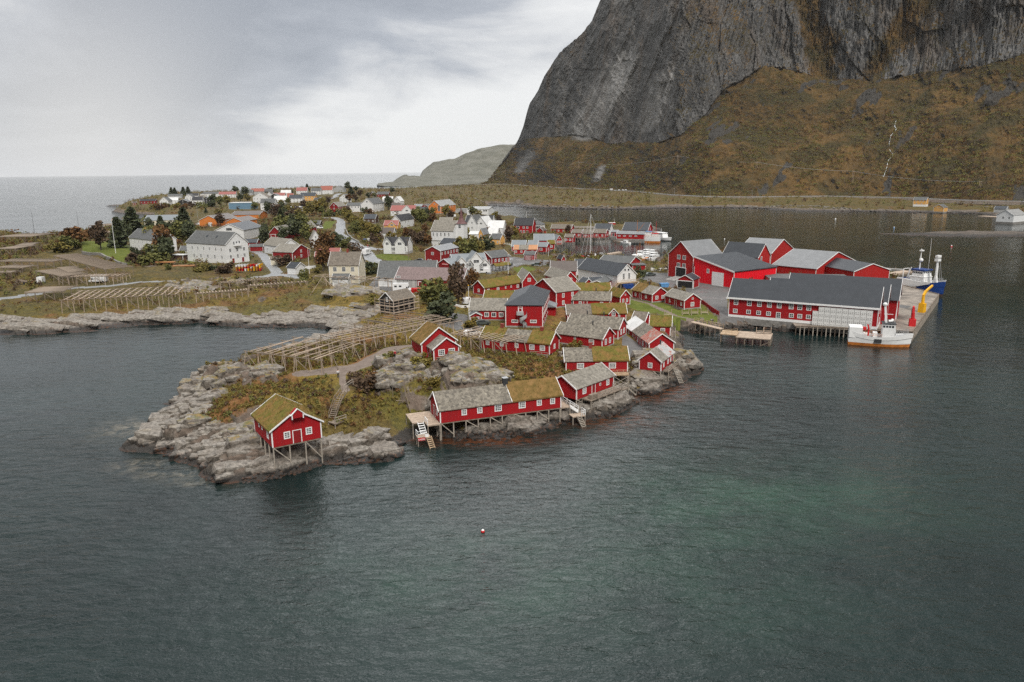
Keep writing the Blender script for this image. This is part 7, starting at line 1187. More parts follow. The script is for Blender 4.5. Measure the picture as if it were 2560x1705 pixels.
r, L = boat('catamaran', 'white catamaran ferry moored behind the orange-keeled boat', 'K 2085 470', 'K 2200 482', 'ferry'); L = 16; inst('hull', hull_me(L, 5.5, 2.6, 2.0, 2.0, .5, ('dark_metal', 'white_paint', 'white_paint', 'white_paint')), r); house_box(r, 'saloon', -L * .42, L * .2, 4.6, 1.8, 5.0, 'white_paint', .8, 'white_paint', True, 7); mast(r, -1, 5.2, 8, arms=1)
r, L = boat('fishing_boat', 'small red and cream boat on the outer side of the mole', 'K 1545 352', 'K 1640 350'); L = 15; inst('hull', hull_me(L, 4.6, 3.6, 2.6, 2.8, .6, ('red_paint', 'cream_boards', 'red_paint', 'wood')), r); house_box(r, 'wheelhouse', -L * .35, 0, 3, 2.2, 5.4, 'red_paint', .4, 'white_paint', True, 4); mast(r, -1, 5.4, 9, arms=2)
r, L = boat('sailboat', 'red-hulled sailing yacht with tall white mast at the pontoon', 'K 1432 690', 'K 1225 698', 'sailing boat'); L = 14; B = 3.8; inst('hull', hull_me(L, B, 2.0, 1.6, 1.7, .2, ('dark_metal', 'red_paint', 'red_paint', 'white_paint'), .4), r); MB().prism([(-L * .3, 1.2), (L * .24, 1.3), (L * .12, 2.1), (-L * .26, 2.2)], -1.2, 1.2).build('coachroof', MT['white_paint'], r); MB().box(-L * .4, -L * .26, -1.3, 1.3, 2.0, 2.9).build('sprayhood', MT['grey_boards'], r)
q = MB().tube((L * .1, 0, 1.4), (L * .1, 0, 23), .14, .09, 8); [q.bar((L * .1, -w_, z), (L * .1, w_, z), .07) for z, w_ in ((8, 1.1), (14, .9), (19, .6))]; q.build('mast', MT['white_paint'], r); MB().tube((L * .1, 0, 2.6), (-L * .32, 0, 2.6), .14).build('boom', MT['white_paint'], r)
for a_, b_ in (((L * .48, 0, 2), (L * .1, 0, 22.5)), ((-L * .48, 0, 2), (L * .1, 0, 23)), ((L * .3, 0, 1.8), (L * .1, 0, 18)), ((L * .08, -1.8, 1.6), (L * .1, 0, 21)), ((L * .08, 1.8, 1.6), (L * .1, 0, 21))): MB().bar(a_, b_, .07).build('stay', MT['white_paint'], r)
r, L = boat('speedboat', 'small white motorboat beside the orange-keeled boat', 'K 1755 520', 'K 1668 512', 'motorboat'); L = 8; inst('hull', hull_me(L, 2.6, 1.3, 1.0, 1.0, .1, ('white_paint', 'white_paint', 'white_paint', 'white_paint')), r); house_box(r, 'cuddy', -1.5, 1.8, 1.9, .8, 2.1, 'white_paint', .9, 'white_paint', True, 2)
small = [('K 1845 700', 'K 1800 722', 'white', 'small boat with two thin masts at the left end of the marina'), ('K 1905 655', 'K 1860 680', 'orange', 'white boat with red-brown masts in the marina'), ('K 1925 715', 'K 1815 722', 'orange', 'large wooden boat with ochre bottom nearest the marina shed'), ('K 1985 640', 'K 1930 655', 'white', 'white cabin boat at the back row of the marina'), ('K 2050 648', 'K 1995 660', 'white', 'white cabin boat beside the tall plant wall, back row'), ('K 2000 672', 'K 1940 682', 'white', 'white open boat in the middle of the marina'), ('K 2060 680', 'K 2005 690', 'red', 'white boat with red stripe beside the plant wall'), ('K 1980 695', 'K 1935 702', 'white', 'small white skiff in the front row of the marina'), ('K 2055 712', 'K 2000 722', 'white', 'white motorboat tied in the front row by the plant')]
for i, (s_, b_, k, lb) in enumerate(small):
    r, L = boat('small_boat', lb, s_, b_, 'boat', 0, 'small boats in the marina'); L = 13 if 'large' in lb else 9.5; inst('hull', hull_me(L, L * .33, 2.0, 1.4, 1.5, .25, ('orange_paint' if k == 'orange' else 'red_paint' if k == 'red' else 'white_paint', 'orange_paint' if 'large' in lb else 'white_paint', 'white_paint', 'white_paint')), r); house_box(r, 'cabin', -L * .2, L * .2, L * .24, 1.0, 2.9, 'white_paint', .5, 'white_paint', True, 3)
    if i in (0, 1, 2, 3): mast(r, L * .1, 2.9, 8, 'orange_paint' if k == 'orange' else 'steel', .09, 2); mast(r, -L * .3, 1.2, 6, 'steel', .07, 1)
for p1, p2, wd, lb in (('K 1015 703', 'K 1215 672', 2.4, 'floating concrete pontoon left of the sailing yacht'), ('K 1440 645', 'K 1650 610', 2.6, 'floating timber pontoon right of the sailing yacht'), ('P 860 385', 'P 1150 345', 4.0, 'timber jetty behind the blank plant gable'), ('P 640 295', 'P 1080 325', 3.0, 'low breakwater jetty behind the plant end hall'), ('K 1590 478', 'K 1740 500', 4.0, 'sloping timber landing before the low quay building'), ('N 2000 470', 'N 2355 492', 9, 'timber wharf under the far white shore building')):
    a, b_ = at(p1, .6), at(p2, .6); r = empty('pontoon', (a[0], a[1], 0), bearing(a, b_)); tag(r, lb, 'pontoon'); L = float(np.hypot(*(b_ - a)[:2])); MB().box(0, L, -wd / 2, wd / 2, -.3, .7).build('deck', MT['pale_wood' if 'timber' in lb else 'concrete'], r)
    for i in range(0, int(L / 8) + 1): MB().tube((i * 8 + .3, wd / 2 + .2, -1), (i * 8 + .3, wd / 2 + .2, 1.6), .14).build('pile', MT['wood'], r)
for i in range(5):
    p = at('K %d %d' % (1785 + i * 32, 519 + i * .5), 0); o = MB().sphere((0, 0, .3), .8, 10, .8).sphere((0, 0, 1.0), .25, 6).build('mooring_float', MT['black_rubber']); o.location = (p[0], p[1], 0); tag(o, 'black rubber float in the row behind the small white motorboat', 'float', 'black floats by the motorboat')
for p, rad, mat, lb in (('F 1110 1223', .26, 'red_paint', 'red and white mooring buoy alone in the open foreground water'), ('D 2292 168', .55, 'red_paint', 'red buoy on the dark water far right'), ('N 1262 572', .6, 'light_blue', 'pale green buoy off the far shore'), ('D 622 112', .35, 'white_paint', 'white buoy behind the plant roofs'), ('N 770 498', .6, 'white_paint', 'white buoy off the scree shore')):
    q = at(p, 0); r = empty('buoy', (q[0], q[1], 0)); tag(r, lb, 'buoy'); MB().sphere((0, 0, rad * .35), rad, 12).build('float', MT[mat], r, True); MB().sphere((0, 0, rad * .75), rad * .8, 12).build('cap', MT['white_paint'], r, True)
# ================================================================== trees and bushes
def crown_proto(kind, seed, nq=520):
    rn = np.random.RandomState(seed); V = []
    if kind == 'spruce':
        k = nq; t = rn.rand(k) ** .8; z = .10 + .88 * t; rad = (1 - t) * .24 * (1 + .35 * np.sin(t * 38 + seed)) + .015; a = rn.rand(k) * 6.283; rr = rad * (.35 + .65 * rn.rand(k) ** .5); C = np.stack([rr * np.cos(a), rr * np.sin(a), z - rr * .25], 1); sz = .035 + .035 * rn.rand(k)
    else:
        nb = 15 if kind != 'bush' else 9; cz, h0, rad = (.60, .34, .30) if kind == 'tree' else (.42, .40, .52)
        bc = rn.randn(nb, 3); bc /= np.linalg.norm(bc, axis=1, keepdims=True); bc *= (rn.rand(nb, 1) ** .45); bc = bc * [rad, rad, h0] + [0, 0, cz]; br = (.10 + .09 * rn.rand(nb)) * (1.5 if kind == 'bush' else 1)
        ib = rn.randint(0, nb, nq); d = rn.randn(nq, 3); d /= np.linalg.norm(d, axis=1, keepdims=True); C = bc[ib] + d * (br[ib] * (.55 + .5 * rn.rand(nq)))[:, None]; C[:, 2] = np.maximum(C[:, 2], .04 + .05 * rn.rand(nq)); sz = .024 + .024 * rn.rand(nq); sz *= 1.35 if kind == 'bush' else 1.0
    n1 = rn.randn(len(C), 3); n1[:, 2] += .5; n1 /= np.linalg.norm(n1, axis=1, keepdims=True); u = np.cross(n1, rn.randn(len(C), 3)); u /= np.linalg.norm(u, axis=1, keepdims=True); v = np.cross(n1, u); s = sz[:, None]
    V = np.stack([C - u * s - v * s * .6, C + u * s - v * s * .8, C + u * s * .8 + v * s, C - u * s * .7 + v * s * .9], 1).reshape(-1, 3); return V, np.arange(len(V)).reshape(-1, 4)
def trunk_me(kind):
    q = MB()
    if kind == 'spruce': q.tube((0, 0, -.03), (0, 0, .8), .022, .005, 6)
    elif kind == 'tree':
        q.tube((0, 0, -.03), (.01, 0, .34), .028, .020, 6)
        for a, l, t in ((0, .30, .9), (2.1, .28, .8), (4.2, .32, 1.0), (1.0, .36, .45)): q.tube((.01, 0, .28), (.01 + l * .55 * math.cos(a) * t, l * .55 * math.sin(a) * t, .34 + l), .014, .004, 5)
    else:
        for a, l in ((0, .3), (1.3, .34), (2.6, .3), (3.9, .36), (5.1, .3)): q.tube((0, 0, -.05), (l * .6 * math.cos(a), l * .6 * math.sin(a), .1 + l), .012, .004, 5)
    return q.mesh('trunk', MT['bark'])
PROTO = {}
def tree(p, hpx, kind, leaf, label, group=None, wide=1.0):
    g = gnd(p); Hh = 1.28 * hpx * FR[p[0]][2] / pxm(*g); i = random.randrange(3); k = (kind, i, leaf)
    if k not in PROTO:
        if (kind, i) not in PROTO: PROTO[(kind, i)] = crown_proto(kind, 100 + i * 7 + len(kind), 1000 if kind == 'tree' else 800)
        V, F = PROTO[(kind, i)]; PROTO[k] = mesh_np('crown', V, F, MT[leaf], False)
        if ('t', kind) not in PROTO: PROTO[('t', kind)] = trunk_me(kind)
    r = empty({'spruce': 'spruce_tree', 'tree': 'broadleaf_tree', 'bush': 'bush'}[kind], (g[0], g[1], g[2] - .05), random.uniform(0, 6.28)); w_ = Hh * wide * random.uniform(.92, 1.08); r.scale = (w_, w_, Hh)
    tag(r, label, 'bush' if kind == 'bush' else 'tree', group); inst('trunk', PROTO[('t', kind)], r); inst('crown', PROTO[k], r); return r
LF = dict(o='leaf_olive', g='leaf_green', d='leaf_dark', r='leaf_rust', y='leaf_yellow', b='leaf_brown'); CN = dict(o='olive', g='green', d='dark green', r='rust-coloured', y='yellow', b='brown'); KN = dict(s='spruce', t='tree', b='bush')
def plant(where, items):
    """where: what the plants stand beside; items: frame x base, y base, height in frame pixels, kind letter, leaf letter, width"""
    seen = {}
    for it in items:
        f, x, y, hh, k, c = it[:6]; w_ = it[6] if len(it) > 6 else 1.0; kd = {'s': 'spruce', 't': 'leafy tree', 'b': 'round bush'}[k]; sz = 'tall' if hh * FR[f][2] > 44 else 'low' if hh * FR[f][2] < 20 else 'mid-height'
        tree('%s %d %d' % (f, x, y), hh, KN[k], LF[c], '%s %s %s %s' % (sz, CN[c], kd, where), 'trees and bushes ' + where, w_)
plant('on the skyline left of the farmhouse', [('E', 880, 235, 170, 's', 'd', 1.3), ('E', 985, 165, 175, 's', 'd', 1.6), ('E', 930, 190, 120, 't', 'd'), ('E', 580, 205, 110, 'b', 'r', 1.3), ('E', 530, 245, 90, 'b', 'g', 1.6), ('E', 640, 170, 70, 'b', 'r', 1.4), ('E', 745, 255, 165, 't', 'b'), ('E', 480, 160, 60, 'b', 'b', 1.5), ('E', 440, 270, 70, 'b', 'o', 1.8)])
plant('in front of the white farmhouse', [('E', 1125, 245, 130, 't', 'g', 1.1), ('E', 1205, 305, 180, 't', 'r', 1.1), ('E', 1165, 330, 150, 'b', 'd', 1.0), ('E', 1150, 355, 110, 'b', 'g', 1.5), ('E', 1010, 305, 70, 'b', 'd', 1.1), ('E', 1055, 285, 50, 'b', 'b', 1.3), ('E', 1025, 350, 70, 'b', 'b', 1.7), ('E', 1100, 355, 60, 'b', 'g', 1.7), ('E', 1245, 395, 40, 'b', 'g')])
plant('between the farmhouse and the three storey house', [('E', 1190, 125, 95, 's', 'd', 1.5), ('E', 1260, 180, 110, 't', 'd', 1.2), ('E', 1330, 190, 120, 't', 'g', 1.3), ('E', 1365, 150, 160, 's', 'd', 1.5), ('E', 1400, 190, 110, 't', 'd', 1.2), ('E', 1290, 225, 60, 'b', 'r', 1.4), ('E', 1370, 300, 40, 'b', 'g', 1.6), ('E', 1100, 120, 80, 't', 'd', 1.2)])
plant('beside the red-gabled barn', [('E', 1945, 215, 100, 't', 'd', 1.1), ('E', 1620, 75, 70, 't', 'b', 1.1), ('E', 2030, 165, 90, 't', 'g', 1.1), ('E', 1560, 395, 40, 'b', 'd', 1.6), ('E', 1650, 415, 60, 'b', 'b', 2.0), ('E', 1480, 410, 50, 'b', 'o', 1.8)])
plant('in the wooded belt left of the curving road', [('G', 20, 130, 150, 's', 'd', 1.3), ('G', 70, 200, 150, 't', 'g', 1.2), ('G', 150, 240, 170, 't', 'd', 1.2), ('G', 215, 200, 170, 't', 'g', 1.2), ('G', 110, 120, 130, 't', 'b', 1.2), ('G', 190, 90, 120, 't', 'o', 1.2), ('G', 270, 250, 130, 't', 'g', 1.1), ('G', 240, 140, 110, 't', 'd', 1.1), ('G', 30, 260, 120, 't', 'd', 1.2), ('G', 590, 300, 130, 'b', 'd', 1.0), ('G', 640, 310, 90, 'b', 'g', 1.2), ('G', 330, 150, 80, 't', 'g', 1.2), ('G', 100, 30, 70, 't', 'd', 1.2), ('G', 160, -10, 70, 't', 'b', 1.2), ('G', 50, 10, 80, 't', 'g', 1.2), ('G', 230, 30, 60, 't', 'o', 1.1), ('G', 60, 80, 90, 't', 'd', 1.2), ('G', 150, 150, 110, 't', 'o', 1.2)])
plant('in front of the pale gabled house', [('G', 420, 345, 150, 'b', 'r', 1.1), ('G', 470, 330, 130, 't', 'r', 1.0), ('G', 425, 545, 220, 't', 'r', .9), ('G', 400, 500, 130, 'b', 'b', 1.0), ('G', 745, 365, 80, 'b', 'b', 1.4), ('G', 45, 480, 90, 'b', 'b', 1.5), ('G', 235, 625, 90, 'b', 'g', 1.0), ('G', 350, 560, 70, 'b', 'o', 1.2)])
plant('along the right side of the curving road', [('J', 300, 420, 110, 't', 'o', 1.1), ('J', 350, 480, 130, 't', 'o', 1.1), ('J', 400, 530, 130, 't', 'o', 1.1), ('J', 430, 600, 130, 't', 'g', 1.1), ('J', 480, 560, 130, 't', 'o', 1.2), ('J', 540, 600, 130, 't', 'o', 1.2), ('J', 590, 610, 120, 't', 'y', 1.1), ('J', 630, 640, 130, 't', 'o', 1.2), ('J', 680, 620, 110, 't', 'g', 1.1), ('J', 370, 570, 90, 'b', 'g', 1.2), ('J', 500, 640, 80, 'b', 'o', 1.3), ('J', 650, 690, 90, 'b', 'b', 1.3), ('J', 330, 380, 90, 't', 'b', 1.2), ('J', 700, 680, 70, 'b', 'o', 1.2)])
plant('between the twin-gabled house and the church', [('J', 870, 620, 70, 't', 'y', 1.2), ('J', 850, 640, 70, 'b', 'y', 1.2), ('J', 1020, 640, 100, 't', 'r', 1.1), ('J', 1080, 680, 110, 't', 'b', 1.1), ('J', 1140, 700, 120, 'b', 'b', 1.1), ('J', 1200, 730, 130, 't', 'b', 1.1), ('J', 1260, 740, 120, 't', 'r', 1.0), ('J', 1180, 650, 90, 't', 'o', 1.2), ('J', 1240, 600, 100, 't', 'r', 1.1), ('J', 1300, 470, 100, 't', 'b', 1.1), ('J', 920, 530, 60, 'b', 'g', 1.4), ('J', 1050, 720, 60, 'b', 'b', 1.5), ('J', 1290, 690, 70, 'b', 'o', 1.2), ('J', 1120, 620, 70, 't', 'o', 1.2)])
plant('among the houses before the orange hotel', [('J', 1150, 450, 140, 't', 'g', 1.1), ('J', 1200, 490, 150, 't', 'g', 1.1), ('J', 1250, 440, 120, 't', 'd', 1.1), ('J', 1330, 420, 110, 't', 'g', 1.1), ('J', 1340, 470, 100, 't', 'r', 1.1), ('J', 1100, 400, 80, 's', 'd', 1.5), ('J', 1130, 360, 60, 's', 'd', 1.4), ('J', 1490, 400, 120, 't', 'o', 1.1), ('J', 1540, 430, 90, 't', 'b', 1.2), ('J', 1670, 400, 70, 't', 'b', 1.2), ('J', 1790, 375, 90, 't', 'g', 1.4), ('J', 1850, 385, 60, 'b', 'o', 1.4), ('J', 2070, 460, 100, 't', 'o', 1.2), ('J', 2110, 470, 80, 't', 'b', 1.2)])
plant('around the guesthouse and dark red house', [('J', 805, 310, 140, 't', 'd', .9), ('J', 830, 290, 100, 't', 'b', .9), ('J', 530, 345, 60, 'b', 'd', 1.3), ('J', 590, 350, 55, 'b', 'r', 1.3), ('J', 170, 380, 60, 'b', 'd', 1.6), ('J', 230, 370, 60, 'b', 'g', 1.4), ('J', 290, 345, 50, 'b', 'd', 1.4), ('J', 40, 300, 110, 't', 'o', 1.3), ('J', 90, 250, 80, 't', 'b', 1.3), ('J', 350, 220, 80, 't', 'r', 1.3), ('J', 420, 210, 70, 't', 'b', 1.3), ('J', 470, 150, 60, 't', 'b', 1.3), ('J', 20, 370, 80, 't', 'g', 1.4)])
plant('on the skyline among the far houses', [('J', 330, 80, 80, 't', 'd', 1.2), ('J', 370, 150, 90, 's', 'd', 1.6), ('J', 430, 90, 50, 't', 'd', 1.3), ('J', 570, 165, 50, 't', 'd', 1.5), ('J', 640, 160, 45, 't', 'g', 1.5), ('J', 850, 120, 60, 't', 'd', 1.3), ('J', 510, 110, 40, 'b', 'o', 1.6), ('I', 705, 200, 65, 's', 'd', 1.4), ('I', 738, 195, 62, 's', 'd', 1.3), ('I', 822, 200, 70, 's', 'd', 1.5), ('I', 868, 190, 65, 's', 'd', 1.6), ('I', 1325, 175, 60, 't', 'd', 1.3), ('I', 1425, 205, 75, 't', 'd', 1.3), ('I', 2035, 150, 55, 's', 'd', 1.6), ('I', 1690, 165, 40, 'b', 'd', 1.4), ('I', 1885, 170, 30, 's', 'd', 1.6)])
plant('in the belt between the far houses and the school', [('I', x, y, hh, k, c, w_) for x, y, hh, k, c, w_ in ((1120, 280, 80, 't', 'd', 1.3), (1180, 300, 80, 't', 'g', 1.3), (1240, 290, 75, 't', 'o', 1.3), (1080, 300, 50, 'b', 'd', 1.6), (1000, 310, 45, 'b', 'g', 1.8), (900, 305, 45, 'b', 'b', 1.8), (820, 320, 45, 'b', 'r', 1.8), (740, 315, 45, 'b', 'o', 1.8), (660, 305, 40, 'b', 'g', 1.8), (590, 325, 45, 'b', 'r', 1.8), (520, 320, 40, 'b', 'o', 1.8), (1380, 250, 60, 't', 'd', 1.3), (1450, 250, 60, 't', 'o', 1.3), (1520, 330, 60, 't', 'g', 1.4), (1650, 370, 90, 't', 'd', 1.3), (1720, 420, 110, 't', 'b', 1.2), (1790, 380, 90, 't', 'd', 1.2), (1870, 430, 110, 't', 'o', 1.2), (1950, 470, 120, 't', 'b', 1.2), (1820, 500, 140, 't', 'd', 1.1), (1900, 540, 130, 't', 'd', 1.1), (1760, 560, 130, 't', 'g', 1.1), (2060, 400, 110, 't', 'o', 1.2), (2130, 380, 110, 't', 'y', 1.1), (2190, 350, 100, 't', 'o', 1.2), (2000, 330, 70, 't', 'b', 1.3), (1850, 280, 50, 't', 'g', 1.4), (1780, 300, 50, 't', 'o', 1.4), (2230, 400, 60, 'b', 'g', 1.3), (1200, 480, 80, 't', 'b', 1.0), (1620, 610, 110, 't', 'd', 1.0), (450, 445, 50, 'b', 'g', 1.6), (800, 420, 40, 's', 'd', 1.4), (1150, 370, 40, 'b', 'o', 1.8), (1040, 365, 40, 's', 'd', 1.5), (330, 480, 100, 's', 'd', 1.4), (610, 510, 75, 's', 'd', 1.4), (690, 520, 60, 'b', 'b', 1.4), (850, 510, 120, 's', 'd', 1.4), (780, 560, 120, 't', 'd', 1.2), (900, 580, 90, 't', 'g', 1.2), (200, 540, 90, 't', 'd', 1.2), (620, 600, 80, 't', 'g', 1.3))])
plant('near the little yellow houses', [('J', 1640, 660, 110, 't', 'o', 1.2), ('J', 1700, 680, 110, 't', 'b', 1.2), ('J', 1740, 650, 100, 't', 'o', 1.1), ('J', 1980, 650, 110, 't', 'r', 1.0), ('J', 1700, 800, 160, 'b', 'o', 1.1), ('J', 1770, 830, 170, 'b', 'g', 1.0), ('J', 1850, 790, 150, 'b', 'o', 1.1), ('J', 1930, 770, 140, 'b', 'd', 1.1), ('J', 1660, 780, 110, 'b', 'g', 1.1), ('J', 2020, 750, 60, 'b', 'd', 1.3), ('J', 2220, 690, 150, 't', 'b', 1.0), ('J', 2290, 640, 110, 't', 'y', 1.0), ('K', 340, 490, 130, 't', 'r', 1.0), ('K', 400, 450, 90, 't', 'y', 1.1), ('K', 1040, 390, 75, 't', 'b', 1.0)])
plant('by the inn and the scaffolded cabin', [('G', 1520, 860, 210, 'b', 'g', 1.15), ('G', 1600, 800, 150, 'b', 'o', 1.2), ('G', 1450, 800, 130, 'b', 'o', 1.2), ('G', 1560, 1025, 240, 'b', 'd', 1.15), ('G', 1750, 890, 330, 't', 'b', .75), ('G', 1700, 760, 180, 't', 'r', .9), ('G', 1890, 740, 170, 't', 'r', .9), ('G', 1860, 1095, 90, 'b', 'y', 1.4), ('G', 780, 590, 100, 'b', 'y', 1.3), ('G', 840, 580, 80, 'b', 'o', 1.3), ('G', 930, 570, 110, 'b', 'd', 1.2), ('G', 980, 545, 80, 'b', 'g', 1.2), ('G', 900, 880, 90, 'b', 'o', 1.3)])
plant('on the near headland', [('H', 1240, 860, 150, 'b', 'b', 1.2), ('H', 1320, 830, 120, 'b', 'r', 1.2), ('H', 1130, 800, 90, 'b', 'b', 1.5), ('H', 1500, 530, 70, 'b', 'o', 1.0), ('H', 1780, 640, 110, 'b', 'o', 1.3), ('H', 1850, 600, 110, 'b', 'y', 1.0), ('H', 1900, 810, 90, 'b', 'y', 1.2), ('H', 1430, 560, 60, 'b', 'g', 1.3), ('H', 1380, 600, 50, 'b', 'o', 1.5), ('B', 1590, 440, 50, 'b', 'y', 1.2), ('B', 1570, 610, 40, 'b', 'r', 1.0), ('C', 370, 1170, 70, 'b', 'y', 1.5), ('C', 380, 760, 50, 'b', 'o', 1.5), ('C', 1185, 345, 110, 'b', 'd', 1.0), ('C', 1130, 370, 60, 'b', 'o', 1.0)])
# ================================================================== what nobody could count: heath, brush, boulders
def scatter(name, V, F, mats, P, S, R, midx=None, sq=None):
    n = len(P); c, s = np.cos(R)[:, None], np.sin(R)[:, None]; X = V[None, :, 0] * S[:, None]; Y = V[None, :, 1] * S[:, None]; Z = V[None, :, 2] * (S if sq is None else S * sq)[:, None]
    W_ = np.stack([X * c - Y * s + P[:, 0:1], X * s + Y * c + P[:, 1:2], Z + P[:, 2:3]], -1).reshape(-1, 3); FF = (F[None] + (np.arange(n) * len(V))[:, None, None]).reshape(-1, F.shape[1])
    return tag(link(bpy.data.objects.new(name, mesh_np(name, W_, FF, mats, False, None, midx))), kind='stuff')
def brush(name, P, S, leafs, seed, nq=70):
    rn = np.random.RandomState(seed)
    V, F = crown_proto('bush', seed, nq); V = V.copy(); c_ = V.reshape(-1, 4, 3).mean(1, keepdims=True); V = (c_ + (V.reshape(-1, 4, 3) - c_) * (1.9 if nq < 100 else 1.4)).reshape(-1, 3)
    mi = np.repeat(rn.randint(0, len(leafs), len(P)), len(F)); return scatter(name, V, F, [MT[l] for l in leafs], P, S, rn.rand(len(P)) * 6.28, mi)
rn = np.random.RandomState(5)
mi_, mj_ = rn.randint(2, NS, 30000), rn.randint(2, len(XS) - 60, 30000); keep = (MVEG[mi_, mj_] > .5) & (rn.rand(30000) < np.clip(fbm(SS[mi_, mj_] * .02, ZZ[mi_, mj_] * .03, 3, 77) * 2.6 - .85 + .25 * (1 - mi_ / NS), .02, 1)); P = MTN[mi_, mj_][keep][:7000]; brush('hillside_brush', P - [0, 0, .5], rn.uniform(2.2, 6.0, len(P)) * np.where(P[:, 2] > 120, .8, 1), ['leaf_olive', 'leaf_rust', 'leaf_brown', 'leaf_green', 'leaf_olive'], 3, 26)
def pick(cond, n, seed, jitter=1):
    ii, jj = np.nonzero(cond); w_ = (RR[ii, jj] ** 2); w_ = w_ / w_.sum(); k = np.random.RandomState(seed).choice(len(ii), min(n, len(ii)), replace=False, p=w_); return np.stack([GX[ii[k], jj[k]], GY[ii[k], jj[k]], H_[ii[k], jj[k]]], 1)
free = (flat < .05) & (SDn > 2) & (np.abs(AA) < .66)
dens = fbm(GX * .02, GY * .02, 4, 91)
P = pick(free & (RR > 620) & (dens > .40) & (RR < 2300), 6500, 1); brush('shore_brush', P, rn.uniform(2.0, 5.5, len(P)), ['leaf_olive', 'leaf_rust', 'leaf_brown', 'leaf_green', 'leaf_yellow'], 4, 34)
P = pick(free & (RR > 250) & (RR < 640) & (dens > .45) & (H_ > 3), 5500, 2); brush('village_brush', P, rn.uniform(.9, 3.0, len(P)), ['leaf_olive', 'leaf_rust', 'leaf_brown', 'leaf_green'], 5, 40)
P = pick(free & (RR > 170) & (RR < 300) & (GRASS > .5) & (H_ > 2.2), 1700, 3); brush('heath', P, rn.uniform(.5, 1.3, len(P)), ['leaf_rust', 'leaf_brown', 'leaf_yellow', 'leaf_olive'], 6, 40)
P = pick(free & (RR < 176) & (GRASS > .55) & (H_ > 2.4), 2300, 4); brush('headland_heath', P, rn.uniform(.35, 1.15, len(P)), ['leaf_rust', 'leaf_yellow', 'leaf_olive', 'leaf_brown', 'leaf_green'], 7, 60)
# grass tufts on the near headland
q = []
for a in np.linspace(0, 6.28, 8)[:-1]: q.append([(.05 * math.cos(a + 1.5), .05 * math.sin(a + 1.5), 0), (.05 * math.cos(a - 1.5), .05 * math.sin(a - 1.5), 0), (.26 * math.cos(a), .26 * math.sin(a), .62 + .2 * math.sin(a * 3))])
V = np.array(q).reshape(-1, 3); F = np.arange(len(V)).reshape(-1, 3); P = pick(free & (RR < 180) & (GRASS > .45) & (H_ > 2.0), 9000, 5); scatter('tall_grass', V, F, [MT[l] for l in ('leaf_yellow', 'leaf_rust', 'leaf_olive')], P, rn.uniform(.4, 1.1, len(P)), rn.rand(len(P)) * 6.28, np.repeat(rn.randint(0, 3, len(P)), len(F)))
# boulders along the shore and slabs broken out of the bedrock
def rock_proto(seed, npt=15, box=(1, .8, .65)):
    import bmesh
    k = np.random.RandomState(seed); p = k.uniform(-1, 1, (npt, 3)); p /= np.abs(p).max(1, keepdims=True) ** .75; bm = bmesh.new(); [bm.verts.new(q) for q in p]; bmesh.ops.convex_hull(bm, input=bm.verts)
    bmesh.ops.delete(bm, geom=[v for v in bm.verts if not v.link_faces], context='VERTS'); bm.verts.index_update(); V = np.array([v.co[:] for v in bm.verts]); F = np.array([[v.index for v in f.verts] for f in bm.faces]); bm.free(); return V * box, F
m, n, b = newmat('boulder'); P_ = pos_co(n); f1 = n.noise(P_, 1.5, 6, .72); f2 = n.noise(P_, .35, 2); sz = n.node('ShaderNodeSeparateXYZ', i_0=P_)
c = n.mix(n.ramp(f2, [(.4, 0.), (.6, 1.)]), n.ramp(f1, [(.32, (.055, .048, .040)), (.48, (.175, .156, .132)), (.68, (.34, .308, .268))]), n.ramp(f1, [(.34, (.06, .05, .04)), (.5, (.15, .128, .105)), (.7, (.27, .235, .20))])); nz_ = n.node('ShaderNodeSeparateXYZ', i_0=n.node('ShaderNodeNewGeometry').outputs['Normal']).outputs[2]; mo = n.math('MULTIPLY', n.math('MULTIPLY', n.ramp(nz_, [(.45, 0.), (.75, 1.)]), n.ramp(n.noise(P_, .33, 5, .7), [(.50, 0.), (.58, .95)])), n.ramp(n.math('DIVIDE', sz.outputs[2], 6.0), [(.42, 0.), (.62, 1.)])); c = n.mix(mo, c, n.mix(n.ramp(n.noise(P_, .8, 3), [(.4, 0.), (.6, 1.)]), (.20, .125, .022), (.085, .085, .018)))
wetb = n.math('SUBTRACT', 1.0, n.ramp(n.math('DIVIDE', n.math('ADD', sz.outputs[2], n.math('MULTIPLY', f1, .6)), 2.0), [(.48, 0.), (.80, 1.)]))
n.put(b.inputs['Base Color'], n.mix(wetb, c, n.mix(n.ramp(f1, [(.5, 0.), (.62, 1.)]), (.022, .02, .018), (.085, .035, .014)))); b.inputs['Roughness'].default_value = .7; n.put(b.inputs['Normal'], n.node('ShaderNodeBump', i_Height=f1, i_Strength=.6, i_Distance=.15).outputs[0])
def near_line(pts, z, wd, n, seed):
    k = np.random.RandomState(seed); L = np.array(W2(pts, z)); sg = np.hypot(*np.diff(L, axis=0).T); cs = np.concatenate([[0], np.cumsum(sg)]); o = []
    for u in k.rand(n) * cs[-1]: i = min(np.searchsorted(cs, u) - 1, len(sg) - 1); p = L[i] + (L[i + 1] - L[i]) * (u - cs[i]) / sg[i] + k.randn(2) * wd; o.append((*p, max(terr_h(*p), -.45)))
    return np.array(o)
